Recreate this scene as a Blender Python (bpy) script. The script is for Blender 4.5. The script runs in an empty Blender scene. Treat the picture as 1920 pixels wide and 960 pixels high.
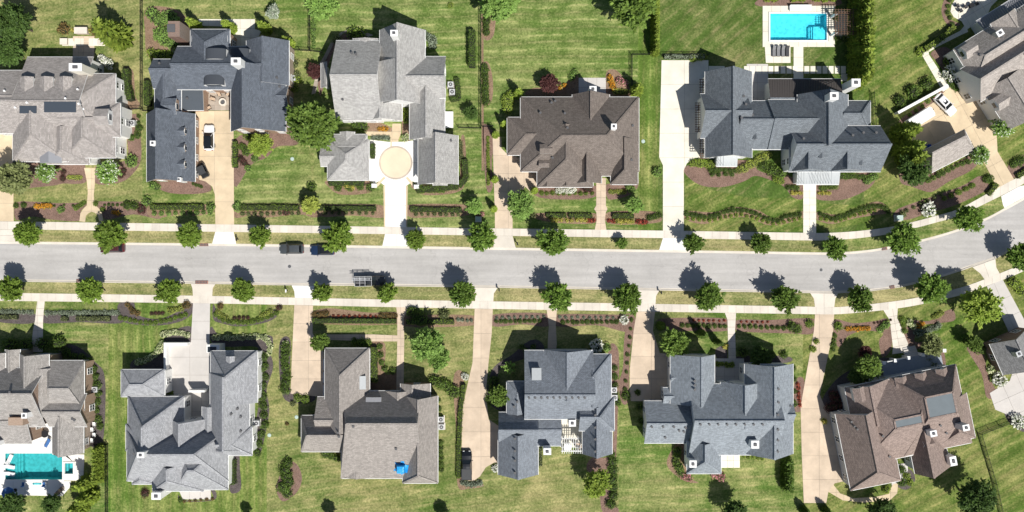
import bpy, bmesh, math, random
from mathutils import Vector, Matrix
# ------------------------------------------------------------------ camera, sky, sun, exposure
CAM_H = 150.0            # flying height in metres, looking straight down; 10 photo pixels = 1 m on the ground
sc = bpy.context.scene
col = sc.collection
cam = bpy.data.cameras.new('camera'); camo = bpy.data.objects.new('camera', cam); col.objects.link(camo)
camo.location = (0, 0, CAM_H); camo.rotation_euler = (0, 0, 0)
cam.sensor_width = 36.0; cam.lens = 36.0 * CAM_H / 192.0; cam.clip_end = 3000; cam.clip_start = 1
sc.camera = camo
SUN_EL = math.radians(53.5); SUN_AZ = (0.56, -0.83)
world = bpy.data.worlds.new('World'); sc.world = world; world.use_nodes = True
wn = world.node_tree
sky = wn.nodes.new('ShaderNodeTexSky'); sky.sky_type = 'NISHITA'; sky.sun_disc = False
sky.sun_elevation = SUN_EL; sky.sun_rotation = math.atan2(SUN_AZ[0], SUN_AZ[1])
bg = wn.nodes['Background']; bg.inputs['Strength'].default_value = 0.062
wn.links.new(sky.outputs[0], bg.inputs['Color'])
sl = bpy.data.lights.new('sun', 'SUN'); sl.energy = 5.0; sl.angle = math.radians(0.5); sl.color = (1.0, 0.965, 0.9)
so = bpy.data.objects.new('sun', sl); col.objects.link(so)
_c = math.cos(SUN_EL)
so.rotation_euler = Vector((-SUN_AZ[0]*_c, -SUN_AZ[1]*_c, -math.sin(SUN_EL))).to_track_quat('-Z', 'Y').to_euler()
so.location = (40, -70, 120)
sc.view_settings.view_transform = 'Standard'; sc.view_settings.look = 'None'
sc.view_settings.exposure = 0.17; sc.view_settings.gamma = 1.0

# ------------------------------------------------------------------ helpers
R = random.Random(7)
def G(px, py, z=0.0):
    """photo pixel -> world point at height z (what a pixel shows depends on how high the thing is)"""
    k = (CAM_H - z) / CAM_H / 10.0
    return Vector(((px - 960) * k, (480 - py) * k, z))
def tag(o, label=None, cat=None, group=None, kind=None):
    if label: o['label'] = label
    if cat: o['category'] = cat
    if group: o['group'] = group
    if kind: o['kind'] = kind
    return o
def link(name, me, mat=None, parent=None):
    if mat is not None and not me.materials:
        for m in (mat if isinstance(mat, (list, tuple)) else [mat]): me.materials.append(m)
    o = bpy.data.objects.new(name, me); col.objects.link(o)
    if parent is not None: o.parent = parent
    return o
def pydata(name, v, f, mat=None, parent=None, smooth=False, fm=None):
    me = bpy.data.meshes.new(name); me.from_pydata([tuple(p) for p in v], [], f)
    if smooth:
        me.polygons.foreach_set('use_smooth', [True]*len(me.polygons))
    if fm is not None: me.polygons.foreach_set('material_index', fm)
    me.update()
    return link(name, me, mat, parent)
def empty(name, loc=(0, 0, 0), rz=0.0):
    o = bpy.data.objects.new(name, None); col.objects.link(o); o.location = loc; o.rotation_euler = (0, 0, rz)
    o.empty_display_size = 0.3
    return o
class MB:
    """collects simple solids into one mesh"""
    def __init__(s): s.v = []; s.f = []; s.m = []
    def add(s, v, f, m=0):
        b = len(s.v); s.v += [tuple(p) for p in v]; s.f += [tuple(i+b for i in q) for q in f]; s.m += [m]*len(f)
    def box(s, x0, y0, z0, x1, y1, z1, m=0):
        s.add([(x0,y0,z0),(x1,y0,z0),(x1,y1,z0),(x0,y1,z0),(x0,y0,z1),(x1,y0,z1),(x1,y1,z1),(x0,y1,z1)],
              [(3,2,1,0),(4,5,6,7),(0,1,5,4),(1,2,6,5),(2,3,7,6),(3,0,4,7)], m)
    def bar(s, a, b, w, h, m=0):
        """box beam from a to b, w wide, h tall"""
        a = Vector(a); b = Vector(b); d = (b-a)
        if d.length < 1e-6: return
        d.normalize(); up = Vector((0,0,1)) if abs(d.z) < 0.95 else Vector((1,0,0))
        sx = d.cross(up).normalized()*w/2; sy = sx.cross(d).normalized()*h/2
        v = [a-sx-sy, a+sx-sy, a+sx+sy, a-sx+sy, b-sx-sy, b+sx-sy, b+sx+sy, b-sx+sy]
        s.add(v, [(0,1,2,3),(7,6,5,4),(0,4,5,1),(1,5,6,2),(2,6,7,3),(3,7,4,0)], m)
    def cyl(s, c, r0, r1, z0, z1, n=12, m=0, cap=True):
        v = []
        for z, r in ((z0,r0),(z1,r1)):
            for i in range(n):
                a = 2*math.pi*i/n; v.append((c[0]+r*math.cos(a), c[1]+r*math.sin(a), z))
        f = [(i,(i+1)%n,n+(i+1)%n,n+i) for i in range(n)]
        if cap: f += [tuple(range(n-1,-1,-1)), tuple(range(n,2*n))]
        s.add(v, f, m)
    def tube(s, pts, rads, n=6, m=0):
        v = []; f = []
        for k, (p, r) in enumerate(zip(pts, rads)):
            p = Vector(p); d = (Vector(pts[min(k+1,len(pts)-1)]) - Vector(pts[max(k-1,0)])).normalized()
            a = d.cross(Vector((0.31,0.95,0.05))).normalized(); b = d.cross(a)
            for i in range(n):
                t = 2*math.pi*i/n; v.append(p + a*(r*math.cos(t)) + b*(r*math.sin(t)))
            if k:
                for i in range(n): f.append(((k-1)*n+i,(k-1)*n+(i+1)%n,k*n+(i+1)%n,k*n+i))
        f.append(tuple(range((len(pts)-1)*n, len(pts)*n)))
        s.add(v, f, m)
    def prism(s, poly, z0, z1, m=0):
        n = len(poly)
        ar = sum(poly[i][0]*poly[(i+1)%n][1]-poly[(i+1)%n][0]*poly[i][1] for i in range(n))
        if ar < 0: poly = poly[::-1]
        v = [(p[0],p[1],z0) for p in poly] + [(p[0],p[1],z1) for p in poly]
        s.add(v, [tuple(range(n-1,-1,-1)), tuple(range(n,2*n))] + [(i,(i+1)%n,n+(i+1)%n,n+i) for i in range(n)], m)
    def build(s, name, mat=None, parent=None, smooth=False):
        return pydata(name, s.v, s.f, mat, parent, smooth, s.m if any(s.m) else None)
def catmull(pts, n=6, closed=True):
    out = []; L = len(pts)
    for i in range(L if closed else L-1):
        if closed: p0,p1,p2,p3 = pts[(i-1)%L],pts[i],pts[(i+1)%L],pts[(i+2)%L]
        else: p0,p1,p2,p3 = pts[max(i-1,0)],pts[i],pts[i+1],pts[min(i+2,L-1)]
        for k in range(n):
            t = k/n
            out.append(tuple(0.5*((2*p1[j])+(-p0[j]+p2[j])*t+(2*p0[j]-5*p1[j]+4*p2[j]-p3[j])*t*t+(-p0[j]+3*p1[j]-3*p2[j]+p3[j])*t**3) for j in (0,1)))
    if not closed: out.append(tuple(pts[-1]))
    return out
def clip_poly(poly, cell):
    """Sutherland-Hodgman, cell convex CCW"""
    out = poly
    for i in range(len(cell)):
        a = cell[i]; b = cell[(i+1)%len(cell)]; inp = out; out = []
        if not inp: break
        def side(p): return (b[0]-a[0])*(p[1]-a[1])-(b[1]-a[1])*(p[0]-a[0])
        for k in range(len(inp)):
            p = inp[k-1]; q = inp[k]; sp = side(p); sq = side(q)
            if (sp >= 0) != (sq >= 0):
                t = sp/(sp-sq); out.append((p[0]+(q[0]-p[0])*t, p[1]+(q[1]-p[1])*t))
            if sq >= 0: out.append(q)
    return out
def area(p): return 0.5*sum(p[i-1][0]*p[i][1]-p[i][0]*p[i-1][1] for i in range(len(p)))
def inside(p, poly):
    c = False; j = len(poly)-1
    for i in range(len(poly)):
        xi, yi = poly[i][0], poly[i][1]; xj, yj = poly[j][0], poly[j][1]
        if (yi > p[1]) != (yj > p[1]) and p[0] < (xj-xi)*(p[1]-yi)/(yj-yi)+xi: c = not c
        j = i
    return c

# ------------------------------------------------------------------ materials (node based)
def newmat(name, rough=0.8, spec=0.3):
    m = bpy.data.materials.new(name); m.use_nodes = True; nt = m.node_tree
    b = nt.nodes['Principled BSDF']; b.inputs['Roughness'].default_value = rough
    b.inputs['Specular IOR Level'].default_value = spec
    return m, nt, b
def nd(nt, typ, **kw):
    n = nt.nodes.new(typ)
    for k, v in kw.items():
        if k in n.inputs: n.inputs[k].default_value = v
        else: setattr(n, k, v)
    return n
def noise(nt, vec, scale, detail=3, rough=0.6):
    n = nd(nt, 'ShaderNodeTexNoise', Scale=scale, Detail=detail, Roughness=rough)
    if vec is not None: nt.links.new(vec, n.inputs['Vector'])
    return n.outputs['Fac']
def math_(nt, op, a, b=None, c=None):
    n = nt.nodes.new('ShaderNodeMath'); n.operation = op
    for i, x in enumerate((a, b, c)):
        if x is None: continue
        if isinstance(x, (int, float)): n.inputs[i].default_value = x
        else: nt.links.new(x, n.inputs[i])
    return n.outputs[0]
def maprange(nt, x, a, b, c, d):
    n = nt.nodes.new('ShaderNodeMapRange'); nt.links.new(x, n.inputs[0])
    for i, v in enumerate((a, b, c, d)): n.inputs[i+1].default_value = v
    return n.outputs[0]
def mixc(nt, fac, a, b, blend='MIX'):
    n = nt.nodes.new('ShaderNodeMix'); n.data_type = 'RGBA'; n.blend_type = blend
    for sock, x in ((n.inputs[0], fac), (n.inputs[6], a), (n.inputs[7], b)):
        if isinstance(x, (int, float)): sock.default_value = x
        elif isinstance(x, tuple): sock.default_value = (x[0], x[1], x[2], 1)
        else: nt.links.new(x, sock)
    return n.outputs[2]
def scalec(nt, colr, fac):
    n = nt.nodes.new('ShaderNodeVectorMath'); n.operation = 'SCALE'
    if isinstance(colr, tuple): n.inputs[0].default_value = colr
    else: nt.links.new(colr, n.inputs[0])
    if isinstance(fac, (int, float)): n.inputs['Scale'].default_value = fac
    else: nt.links.new(fac, n.inputs['Scale'])
    return n.outputs[0]
def bump(nt, b, h, strength=0.3, dist=0.05):
    n = nd(nt, 'ShaderNodeBump', Strength=strength, Distance=dist)
    nt.links.new(h, n.inputs['Height']); nt.links.new(n.outputs[0], b.inputs['Normal'])
def objco(nt): return nt.nodes.new('ShaderNodeTexCoord').outputs['Object']
def position(nt): return nt.nodes.new('ShaderNodeNewGeometry').outputs['Position']
def plain(name, c, rough=0.7, var=0.12, scale=3.0, spec=0.3, metal=0.0, objvar=0.0, bmp=0.0):
    m, nt, b = newmat(name, rough, spec); p = position(nt)
    f = maprange(nt, noise(nt, p, scale, 4), 0.25, 0.75, 1-var, 1+var)
    if objvar:
        oi = nt.nodes.new('ShaderNodeObjectInfo'); f = math_(nt, 'MULTIPLY', f, maprange(nt, oi.outputs['Random'], 0, 1, 1-objvar, 1+objvar))
    nt.links.new(scalec(nt, c, f), b.inputs['Base Color']); b.inputs['Metallic'].default_value = metal
    if bmp: bump(nt, b, noise(nt, p, scale*4, 3), bmp, 0.03)
    return m
def concrete(name, c, var=0.1, stain=0.15, objvar=0.05, rough=0.9):
    m, nt, b = newmat(name, rough, 0.2); p = position(nt)
    f = maprange(nt, noise(nt, p, 14, 3), 0.2, 0.8, 1-var*0.6, 1+var*0.6)
    f = math_(nt, 'MULTIPLY', f, maprange(nt, noise(nt, p, 0.35, 5, 0.65), 0.3, 0.7, 1-stain, 1+stain*0.5))
    oi = nt.nodes.new('ShaderNodeObjectInfo'); f = math_(nt, 'MULTIPLY', f, maprange(nt, oi.outputs['Random'], 0, 1, 1-objvar, 1+objvar))
    nt.links.new(scalec(nt, c, f), b.inputs['Base Color'])
    bump(nt, b, noise(nt, p, 30, 2), 0.15, 0.02)
    return m
def lawn(name, green, straw, amt, ang=0.0, period=1.3, stripe=0.2, line=0.25):
    m, nt, b = newmat(name, 0.95, 0.1); p = position(nt)
    big = noise(nt, p, 0.045, 4, 0.62); mid = noise(nt, p, 0.28, 5, 0.7); fine = noise(nt, p, 2.6, 5, 0.75); tiny = noise(nt, p, 9.0, 3, 0.7)
    mp = nt.nodes.new('ShaderNodeMapping'); nt.links.new(p, mp.inputs['Vector'])
    mp.inputs['Rotation'].default_value = (0, 0, -math.radians(ang))
    sep = nt.nodes.new('ShaderNodeSeparateXYZ'); nt.links.new(mp.outputs[0], sep.inputs[0])
    wob = math_(nt, 'MULTIPLY', math_(nt, 'SUBTRACT', noise(nt, p, 0.06, 2), 0.5), 2.6)
    wob2 = math_(nt, 'MULTIPLY', math_(nt, 'SUBTRACT', noise(nt, p, 0.9, 2), 0.5), 0.25)
    y = math_(nt, 'ADD', math_(nt, 'ADD', sep.outputs[1], wob), wob2)
    w = math_(nt, 'SINE', math_(nt, 'MULTIPLY', y, 2*math.pi/(2*period)))
    lines = math_(nt, 'POWER', math_(nt, 'ABSOLUTE', math_(nt, 'SINE', math_(nt, 'MULTIPLY', y, math.pi/period))), 12)
    # streaky noise stretched along the mowing direction
    mp2 = nt.nodes.new('ShaderNodeMapping'); nt.links.new(mp.outputs[0], mp2.inputs['Vector']); mp2.inputs['Scale'].default_value = (0.12, 1.6, 1)
    streak = noise(nt, mp2.outputs[0], 1.0, 4, 0.6)
    s = math_(nt, 'ADD', math_(nt, 'MULTIPLY', big, 0.9), math_(nt, 'MULTIPLY', mid, 0.75))
    s = math_(nt, 'ADD', s, math_(nt, 'MULTIPLY', fine, 0.5))
    s = math_(nt, 'ADD', s, math_(nt, 'MULTIPLY', streak, 0.5))
    lo = 1.62 - amt*0.7
    st = maprange(nt, s, lo-0.2, lo+0.22, 0, 1)
    lmask = maprange(nt, mid, 0.4, 0.62, 0, 1)
    st = math_(nt, 'ADD', st, math_(nt, 'MULTIPLY', math_(nt, 'MULTIPLY', lines, lmask), line))
    n2 = nt.nodes.new('ShaderNodeClamp'); nt.links.new(st, n2.inputs[0])
    lush = maprange(nt, noise(nt, p, 0.07, 4, 0.6), 0.48, 0.62, 0, 0.7)
    c = mixc(nt, n2.outputs[0], mixc(nt, lush, green, (green[0]*0.72, green[1]*0.92, green[2]*0.7)), straw)
    f = math_(nt, 'ADD', 1.0, math_(nt, 'MULTIPLY', w, stripe*0.5))
    f = math_(nt, 'MULTIPLY', f, maprange(nt, fine, 0.25, 0.75, 0.5, 1.5))
    f = math_(nt, 'MULTIPLY', f, maprange(nt, tiny, 0.2, 0.8, 0.7, 1.3))
    f = math_(nt, 'MULTIPLY', f, maprange(nt, mid, 0.3, 0.7, 0.86, 1.14))
    nt.links.new(scalec(nt, c, f), b.inputs['Base Color'])
    bump(nt, b, math_(nt, 'ADD', fine, tiny), 0.5, 0.06)
    return m
def mulch(name, c, c2):
    m, nt, b = newmat(name, 0.95, 0.1); p = position(nt)
    v = nd(nt, 'ShaderNodeTexVoronoi', Scale=7.0); nt.links.new(p, v.inputs['Vector'])
    col2 = mixc(nt, noise(nt, p, 1.3, 4), c, c2)
    f = math_(nt, 'MULTIPLY', maprange(nt, v.outputs['Distance'], 0, 0.8, 1.25, 0.6), maprange(nt, noise(nt, p, 0.5, 3), 0.3, 0.7, 0.85, 1.15))
    nt.links.new(scalec(nt, col2, f), b.inputs['Base Color']); bump(nt, b, v.outputs['Distance'], 0.6, 0.05)
    return m
def shingle(name, c, var=0.2, tint=0.06, metal=False):
    """asphalt shingles: UV in metres, u along the eave, v up the slope"""
    m, nt, b = newmat(name, 0.9, 0.15)
    uv = nt.nodes.new('ShaderNodeTexCoord').outputs['UV']; p = position(nt)
    br = nt.nodes.new('ShaderNodeTexBrick'); nt.links.new(uv, br.inputs['Vector'])
    br.inputs['Color1'].default_value = (1-var, 1-var, 1-var, 1); br.inputs['Color2'].default_value = (1+var, 1+var, 1+var, 1)
    br.inputs['Mortar'].default_value = (0.45, 0.45, 0.45, 1); br.inputs['Scale'].default_value = 1.0
    br.inputs['Mortar Size'].default_value = 0.018; br.inputs['Brick Width'].default_value = 0.42; br.inputs['Row Height'].default_value = 0.2
    br.offset = 0.37; br.offset_frequency = 2
    mp = nt.nodes.new('ShaderNodeMapping'); nt.links.new(uv, mp.inputs['Vector']); mp.inputs['Scale'].default_value = (1.3, 0.13, 1)
    f = maprange(nt, noise(nt, mp.outputs[0], 1.0, 4), 0.3, 0.7, 0.94, 1.06)       # run-off streaks
    f = math_(nt, 'MULTIPLY', f, maprange(nt, noise(nt, p, 0.25, 4), 0.3, 0.7, 0.96, 1.04))
    f = math_(nt, 'MULTIPLY', f, maprange(nt, noise(nt, uv, 7.0, 2, 0.7), 0.25, 0.75, 1-var*0.5, 1+var*0.5))
    t = mixc(nt, noise(nt, uv, 3.1, 3), tuple(x*(1-tint) for x in c), (c[0]*(1+tint), c[1]*(1+tint*0.7), c[2]*(1+tint*0.5)))
    nt.links.new(scalec(nt, mixc(nt, 1.0, t, br.outputs['Color'], 'MULTIPLY'), f), b.inputs['Base Color'])
    bump(nt, b, br.outputs['Fac'], -0.35, 0.03)
    return m
def brick(name, c1, c2, mortar):
    m, nt, b = newmat(name, 0.9, 0.15); uv = objco(nt)
    br = nt.nodes.new('ShaderNodeTexBrick'); nt.links.new(uv, br.inputs['Vector'])
    for k, v in (('Color1', c1), ('Color2', c2), ('Mortar', mortar)): br.inputs[k].default_value = (*v, 1)
    br.inputs['Scale'].default_value = 1.0; br.inputs['Brick Width'].default_value = 0.23; br.inputs['Row Height'].default_value = 0.11; br.inputs['Mortar Size'].default_value = 0.012
    nt.links.new(br.outputs['Color'], b.inputs['Base Color'])
    return m
def leafmat(name, c, c2, trans=0.3, var=0.35, hv=0.12):
    """leaves: colour by leaf (random per island) and by plant, light passes through them"""
    m, nt, b = newmat(name, 0.6, 0.25)
    g = nt.nodes.new('ShaderNodeNewGeometry'); oi = nt.nodes.new('ShaderNodeObjectInfo')
    cc = mixc(nt, g.outputs['Random Per Island'], c, c2)
    f = math_(nt, 'MULTIPLY', maprange(nt, oi.outputs['Random'], 0, 1, 1-hv, 1+hv), maprange(nt, noise(nt, g.outputs['Position'], 1.2, 3), 0.3, 0.7, 1-var, 1+var))
    cc = scalec(nt, cc, f); nt.links.new(cc, b.inputs['Base Color'])
    tr = nt.nodes.new('ShaderNodeBsdfTranslucent'); nt.links.new(scalec(nt, cc, 1.15), tr.inputs['Color'])
    mx = nt.nodes.new('ShaderNodeMixShader'); mx.inputs[0].default_value = trans
    out = [n for n in nt.nodes if n.type == 'OUTPUT_MATERIAL'][0]
    nt.links.new(b.outputs[0], mx.inputs[1]); nt.links.new(tr.outputs[0], mx.inputs[2]); nt.links.new(mx.outputs[0], out.inputs[0])
    return m
def glassy(name, c, rough=0.08):
    m, nt, b = newmat(name, rough, 0.6); b.inputs['Base Color'].default_value = (*c, 1)
    return m
def paint(name, c, coat=0.6, rough=0.35, metal=0.0):
    m, nt, b = newmat(name, rough, 0.5); b.inputs['Coat Weight'].default_value = coat; b.inputs['Coat Roughness'].default_value = 0.06
    p = objco(nt); f = maprange(nt, noise(nt, p, 1.5, 3), 0.3, 0.7, 0.93, 1.05)
    nt.links.new(scalec(nt, c, f), b.inputs['Base Color']); b.inputs['Metallic'].default_value = metal
    return m
M = {}
g1 = (0.100, 0.160, 0.034); st1 = (0.30, 0.285, 0.12)
M['lawn_a'] = lawn('lawn_mixed', g1, st1, 0.33, 2, 1.5, 0.2, 0.5)
M['lawn_rows'] = lawn('lawn_mown_rows', (0.100, 0.160, 0.034), (0.27, 0.285, 0.11), 0.33, 1.5, 1.35, 0.24, 0.9)
M['lawn_diag'] = lawn('lawn_mown_diagonal', (0.074, 0.125, 0.025), (0.21, 0.20, 0.085), 0.24, 42, 1.6, 0.2, 0.5)
M['lawn_rich'] = lawn('lawn_rich_green', (0.078, 0.135, 0.022), (0.23, 0.225, 0.08), 0.34, 30, 1.5, 0.26, 0.6)
M['lawn_vert'] = lawn('lawn_upright_bands', (0.094, 0.155, 0.028), (0.26, 0.265, 0.095), 0.30, 90, 1.2, 0.26, 0.4)
M['lawn_dry'] = lawn('lawn_dry', (0.105, 0.156, 0.036), (0.30, 0.275, 0.12), 0.44, 8, 1.4, 0.14, 0.35)
M['lawn_verge'] = lawn('lawn_verge', (0.118, 0.160, 0.042), (0.32, 0.285, 0.135), 0.50, 0, 1.0, 0.2, 0.35)
M['mulch'] = mulch('bark_mulch', (0.215, 0.135, 0.105), (0.275, 0.185, 0.15))
M['mulch_dark'] = mulch('dark_mulch', (0.10, 0.085, 0.085), (0.15, 0.125, 0.12))
M['mulch_tan'] = mulch('pine_straw', (0.27, 0.17, 0.11), (0.32, 0.23, 0.16))
M['asphalt'] = None
M['conc'] = concrete('sidewalk_concrete', (0.66, 0.605, 0.53), 0.1, 0.14, 0.07)
M['conc_white'] = concrete('white_concrete', (0.80, 0.78, 0.74), 0.06, 0.06, 0.03)
M['conc_cream'] = concrete('cream_concrete', (0.74, 0.70, 0.60), 0.07, 0.14, 0.05)
M['conc_tan'] = concrete('tan_concrete', (0.62, 0.50, 0.345), 0.1, 0.18, 0.06)
M['conc_pink'] = concrete('pinkish_concrete', (0.60, 0.485, 0.37), 0.1, 0.2, 0.06)
M['conc_grey'] = concrete('grey_concrete', (0.55, 0.52, 0.49), 0.1, 0.10, 0.03)
M['conc_peach'] = concrete('peach_concrete', (0.72, 0.60, 0.45), 0.08, 0.1, 0.02)
M['joint'] = concrete('dark_joint', (0.30, 0.265, 0.225), 0.2, 0.2)
M['flag'] = concrete('flagstone', (0.42, 0.36, 0.30), 0.2, 0.25, 0.2)
M['paver_red'] = concrete('red_brick_paver', (0.33, 0.17, 0.13), 0.2, 0.2, 0.12)
M['white_trim'] = plain('white_trim', (0.78, 0.78, 0.77), 0.5, 0.04)
M['wall_white'] = plain('white_siding', (0.76, 0.76, 0.74), 0.7, 0.05)
M['wall_cream'] = plain('cream_render', (0.70, 0.66, 0.57), 0.8, 0.06)
M['wall_grey'] = plain('pale_grey_siding', (0.45, 0.47, 0.50), 0.7, 0.06)
M['wall_brick'] = brick('tan_brick', (0.36, 0.24, 0.17), (0.28, 0.18, 0.13), (0.42, 0.38, 0.32))
M['wall_redbrick'] = brick('brown_brick', (0.22, 0.13, 0.10), (0.16, 0.10, 0.08), (0.30, 0.27, 0.24))
M['dark_metal'] = plain('dark_metal', (0.03, 0.03, 0.032), 0.5, 0.1, metal=0.3)
M['black'] = plain('black_iron', (0.018, 0.018, 0.02), 0.5, 0.1)
M['wood_brown'] = plain('brown_timber', (0.14, 0.085, 0.055), 0.75, 0.2, 5)
M['wood_grey'] = plain('weathered_timber', (0.30, 0.26, 0.22), 0.8, 0.2, 5)
M['pane'] = glassy('window_glass', (0.025, 0.032, 0.04))
M['steel'] = plain('galvanised_steel', (0.45, 0.46, 0.47), 0.4, 0.1, metal=0.6)
M['plastic_white'] = plain('white_plastic', (0.80, 0.80, 0.80), 0.45, 0.04)
M['plastic_grey'] = plain('grey_plastic', (0.5, 0.51, 0.52), 0.5, 0.08)
M['vent'] = plain('vent_grey', (0.10, 0.10, 0.105), 0.6, 0.1)
# ------------------------------------------------------------------ ground, road, kerbs, sidewalks
def asphalt():
    m, nt, b = newmat('asphalt', 0.92, 0.2); p = position(nt)
    mp = nt.nodes.new('ShaderNodeMapping'); nt.links.new(p, mp.inputs['Vector']); mp.inputs['Scale'].default_value = (0.05, 0.9, 1)
    f = maprange(nt, noise(nt, mp.outputs[0], 1.0, 4), 0.3, 0.7, 0.87, 1.1)
    f = math_(nt, 'MULTIPLY', f, maprange(nt, noise(nt, p, 0.09, 5, 0.65), 0.3, 0.7, 0.89, 1.1))
    f = math_(nt, 'MULTIPLY', f, maprange(nt, noise(nt, p, 22, 3, 0.8), 0.2, 0.8, 0.80, 1.2))
    f = math_(nt, 'MULTIPLY', f, maprange(nt, noise(nt, p, 2.2, 4, 0.7), 0.25, 0.75, 0.94, 1.06))
    f = math_(nt, 'MULTIPLY', f, maprange(nt, noise(nt, p, 0.55, 5, 0.7), 0.66, 0.74, 1.0, 0.87))   # oil and tar stains
    v = nd(nt, 'ShaderNodeTexVoronoi', Scale=0.11, feature='DISTANCE_TO_EDGE')
    wob = nt.nodes.new('ShaderNodeVectorMath'); wob.operation = 'ADD'
    nz = nd(nt, 'ShaderNodeTexNoise', Scale=0.5, Detail=4.0); nt.links.new(p, nz.inputs['Vector'])
    sc_ = nt.nodes.new('ShaderNodeVectorMath'); sc_.operation = 'SCALE'; sc_.inputs['Scale'].default_value = 2.2
    nt.links.new(nz.outputs['Color'], sc_.inputs[0]); nt.links.new(p, wob.inputs[0]); nt.links.new(sc_.outputs[0], wob.inputs[1])
    nt.links.new(wob.outputs[0], v.inputs['Vector'])
    f = math_(nt, 'MULTIPLY', f, maprange(nt, v.outputs['Distance'], 0.0, 0.006, 0.86, 1.0))   # hairline cracks
    nt.links.new(scalec(nt, (0.42, 0.405, 0.39), f), b.inputs['Base Color']); bump(nt, b, noise(nt, p, 25, 2), 0.2, 0.02)
    return m
M['asphalt'] = asphalt()
KERB_N = catmull([(-900,443),(-300,449),(0,452.5),(400,456.5),(560,458.5),(800,462),(1200,468),(1400,471),(1520,473),(1565,473),(1610,470.5),(1660,463.5),(1740,446),(1800,428),(1850,408),(1882,391),(1920,370),(2000,324),(2200,208),(2700,-90)], 8, False)
KERB_S = catmull([(-900,520),(-300,525),(0,528),(400,532.5),(500,534.5),(760,537),(1200,544),(1400,547.5),(1520,549.5),(1570,550),(1640,545.5),(1700,536.5),(1770,519),(1820,501.5),(1865,486),(1890,474),(1920,458),(2000,412),(2200,296),(2700,-5)], 8, False)
WALK_N0 = catmull([(-300,412),(0,415),(400,420.5),(800,426.5),(1180,431.5),(1500,436.5),(1540,437),(1600,434),(1660,427),(1700,419),(1750,406),(1800,390.5),(1867,354),(1920,326),(2000,281),(2200,165)], 8, False)
WALK_N1 = catmull([(-300,427),(0,430),(400,434.5),(800,440),(1180,445.5),(1500,450.5),(1540,451),(1600,447.5),(1660,440),(1700,431.5),(1750,418.5),(1800,403.5),(1875,368),(1920,344),(2000,299),(2200,183)], 8, False)
WALK_S0 = catmull([(-300,546),(0,549),(400,555),(800,563),(1180,569),(1520,575),(1560,576),(1600,573.5),(1660,567),(1720,558),(1800,539.5),(1850,522),(1920,493),(2000,450),(2200,338)], 8, False)
WALK_S1 = catmull([(-300,561),(0,564),(400,569),(800,577),(1180,583.5),(1520,589),(1560,589.5),(1600,587),(1660,581),(1720,572),(1800,553.5),(1850,536),(1920,508),(2000,465),(2200,353)], 8, False)
def y_at(line, x):
    for a, b in zip(line, line[1:]):
        if a[0] <= x <= b[0]: return a[1] + (b[1]-a[1])*(x-a[0])/(b[0]-a[0])
    return line[0][1] if x < line[0][0] else line[-1][1]
# ground: one sheet to the horizon with the road bed sunk into it
v = []; f = []
kn = [G(*p) for p in KERB_N]; ks = [G(x, y_at(KERB_S, x)) for x, _ in KERB_N]
far = 1200.0
for i, (a, b) in enumerate(zip(kn, ks)):
    xx = a.x if 0 < i < len(kn)-1 else (-far if i == 0 else far)
    v += [(xx, far, 0), (xx, a.y, 0), (xx, a.y, -0.2), (xx, b.y, -0.2), (xx, b.y, 0), (xx, -far, 0)]
    if i:
        o = (i-1)*6; n = i*6
        f += [(o+k, o+k+1, n+k+1, n+k) for k in range(5)]
tag(pydata('ground', v, f, M['lawn_a']), kind='structure')
def offset(line, d):
    """shift a ground polyline sideways by d metres (positive = to the right of travel, i.e. south when going east)"""
    out = []
    for i, p in enumerate(line):
        a = line[max(i-1,0)]; b = line[min(i+1,len(line)-1)]
        t = (b-a).normalized(); out.append(p + Vector((t.y, -t.x, 0))*d)
    return out
kn = [G(*p) for p in KERB_N]; ks = [G(*p) for p in KERB_S]
rn = offset(kn, 0.42); rs = offset(ks, -0.42)
def strip(name, A, B, za, zb, mat, parent=None):
    vv = [(p.x,p.y,za) for p in A] + [(p.x,p.y,zb) for p in B]; n = len(A)
    return pydata(name, vv, [(i, n+i, n+i+1, i+1) for i in range(n-1)], mat, parent)
m_ = min(len(rn), len(rs))
rd = MB(); vv = []
for p in rn: vv.append((p.x,p.y,-0.125))
for p in reversed(rs): vv.append((p.x,p.y,-0.125))
# resample both edges to the same count so that the road is a quad strip
def resample(L, n):
    d = [0]
    for a, b in zip(L, L[1:]): d.append(d[-1]+(b-a).length)
    out = []; k = 0
    for i in range(n):
        t = d[-1]*i/(n-1)
        while k < len(L)-2 and d[k+1] < t: k += 1
        s = (t-d[k])/max(d[k+1]-d[k],1e-9); out.append(L[k].lerp(L[k+1], s))
    return out
tag(strip('road', resample(rn, 200), resample(rs, 200), -0.125, -0.125, M['asphalt']), kind='structure')
# driveway crossings (x ranges in photo pixels) where the kerb drops
CROSS_N = [(-45,30),(398,443),(717,771),(924,967),(1236,1290),(1882,1935)]
CROSS_S = [(358,404),(548,593),(888,933),(1192,1236),(1519,1571),(1823,1867)]
def kerb(name, line, sgn, cross):
    L = []
    dense = resample(line, 520)
    for d, zf in ((0.0, 0.0), (0.16, 0.0), (0.18, -0.105), (0.46, -0.122)): L.append((offset(dense, sgn*d), zf))
    v = []; f = []
    for i in range(520):
        px = L[0][0][i].x*10+960
        k = 1.0
        for a, b in cross:
            if a-4 < px < b+4: k = min(k, max(0.0, max(a-px, px-b)/4.0 if (px < a or px > b) else 0.0))
        for j, (ln, z) in enumerate(L):
            zz = (z*k + (1-k)*(0.0, -0.045, -0.05, -0.122)[j]) + 0.004
            v.append((ln[i].x, ln[i].y, zz))
        if i:
            for j in range(3): f.append(((i-1)*4+j, (i-1)*4+j+1, i*4+j+1, i*4+j))
    return tag(pydata(name, v, f, M['conc']), kind='structure')
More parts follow.
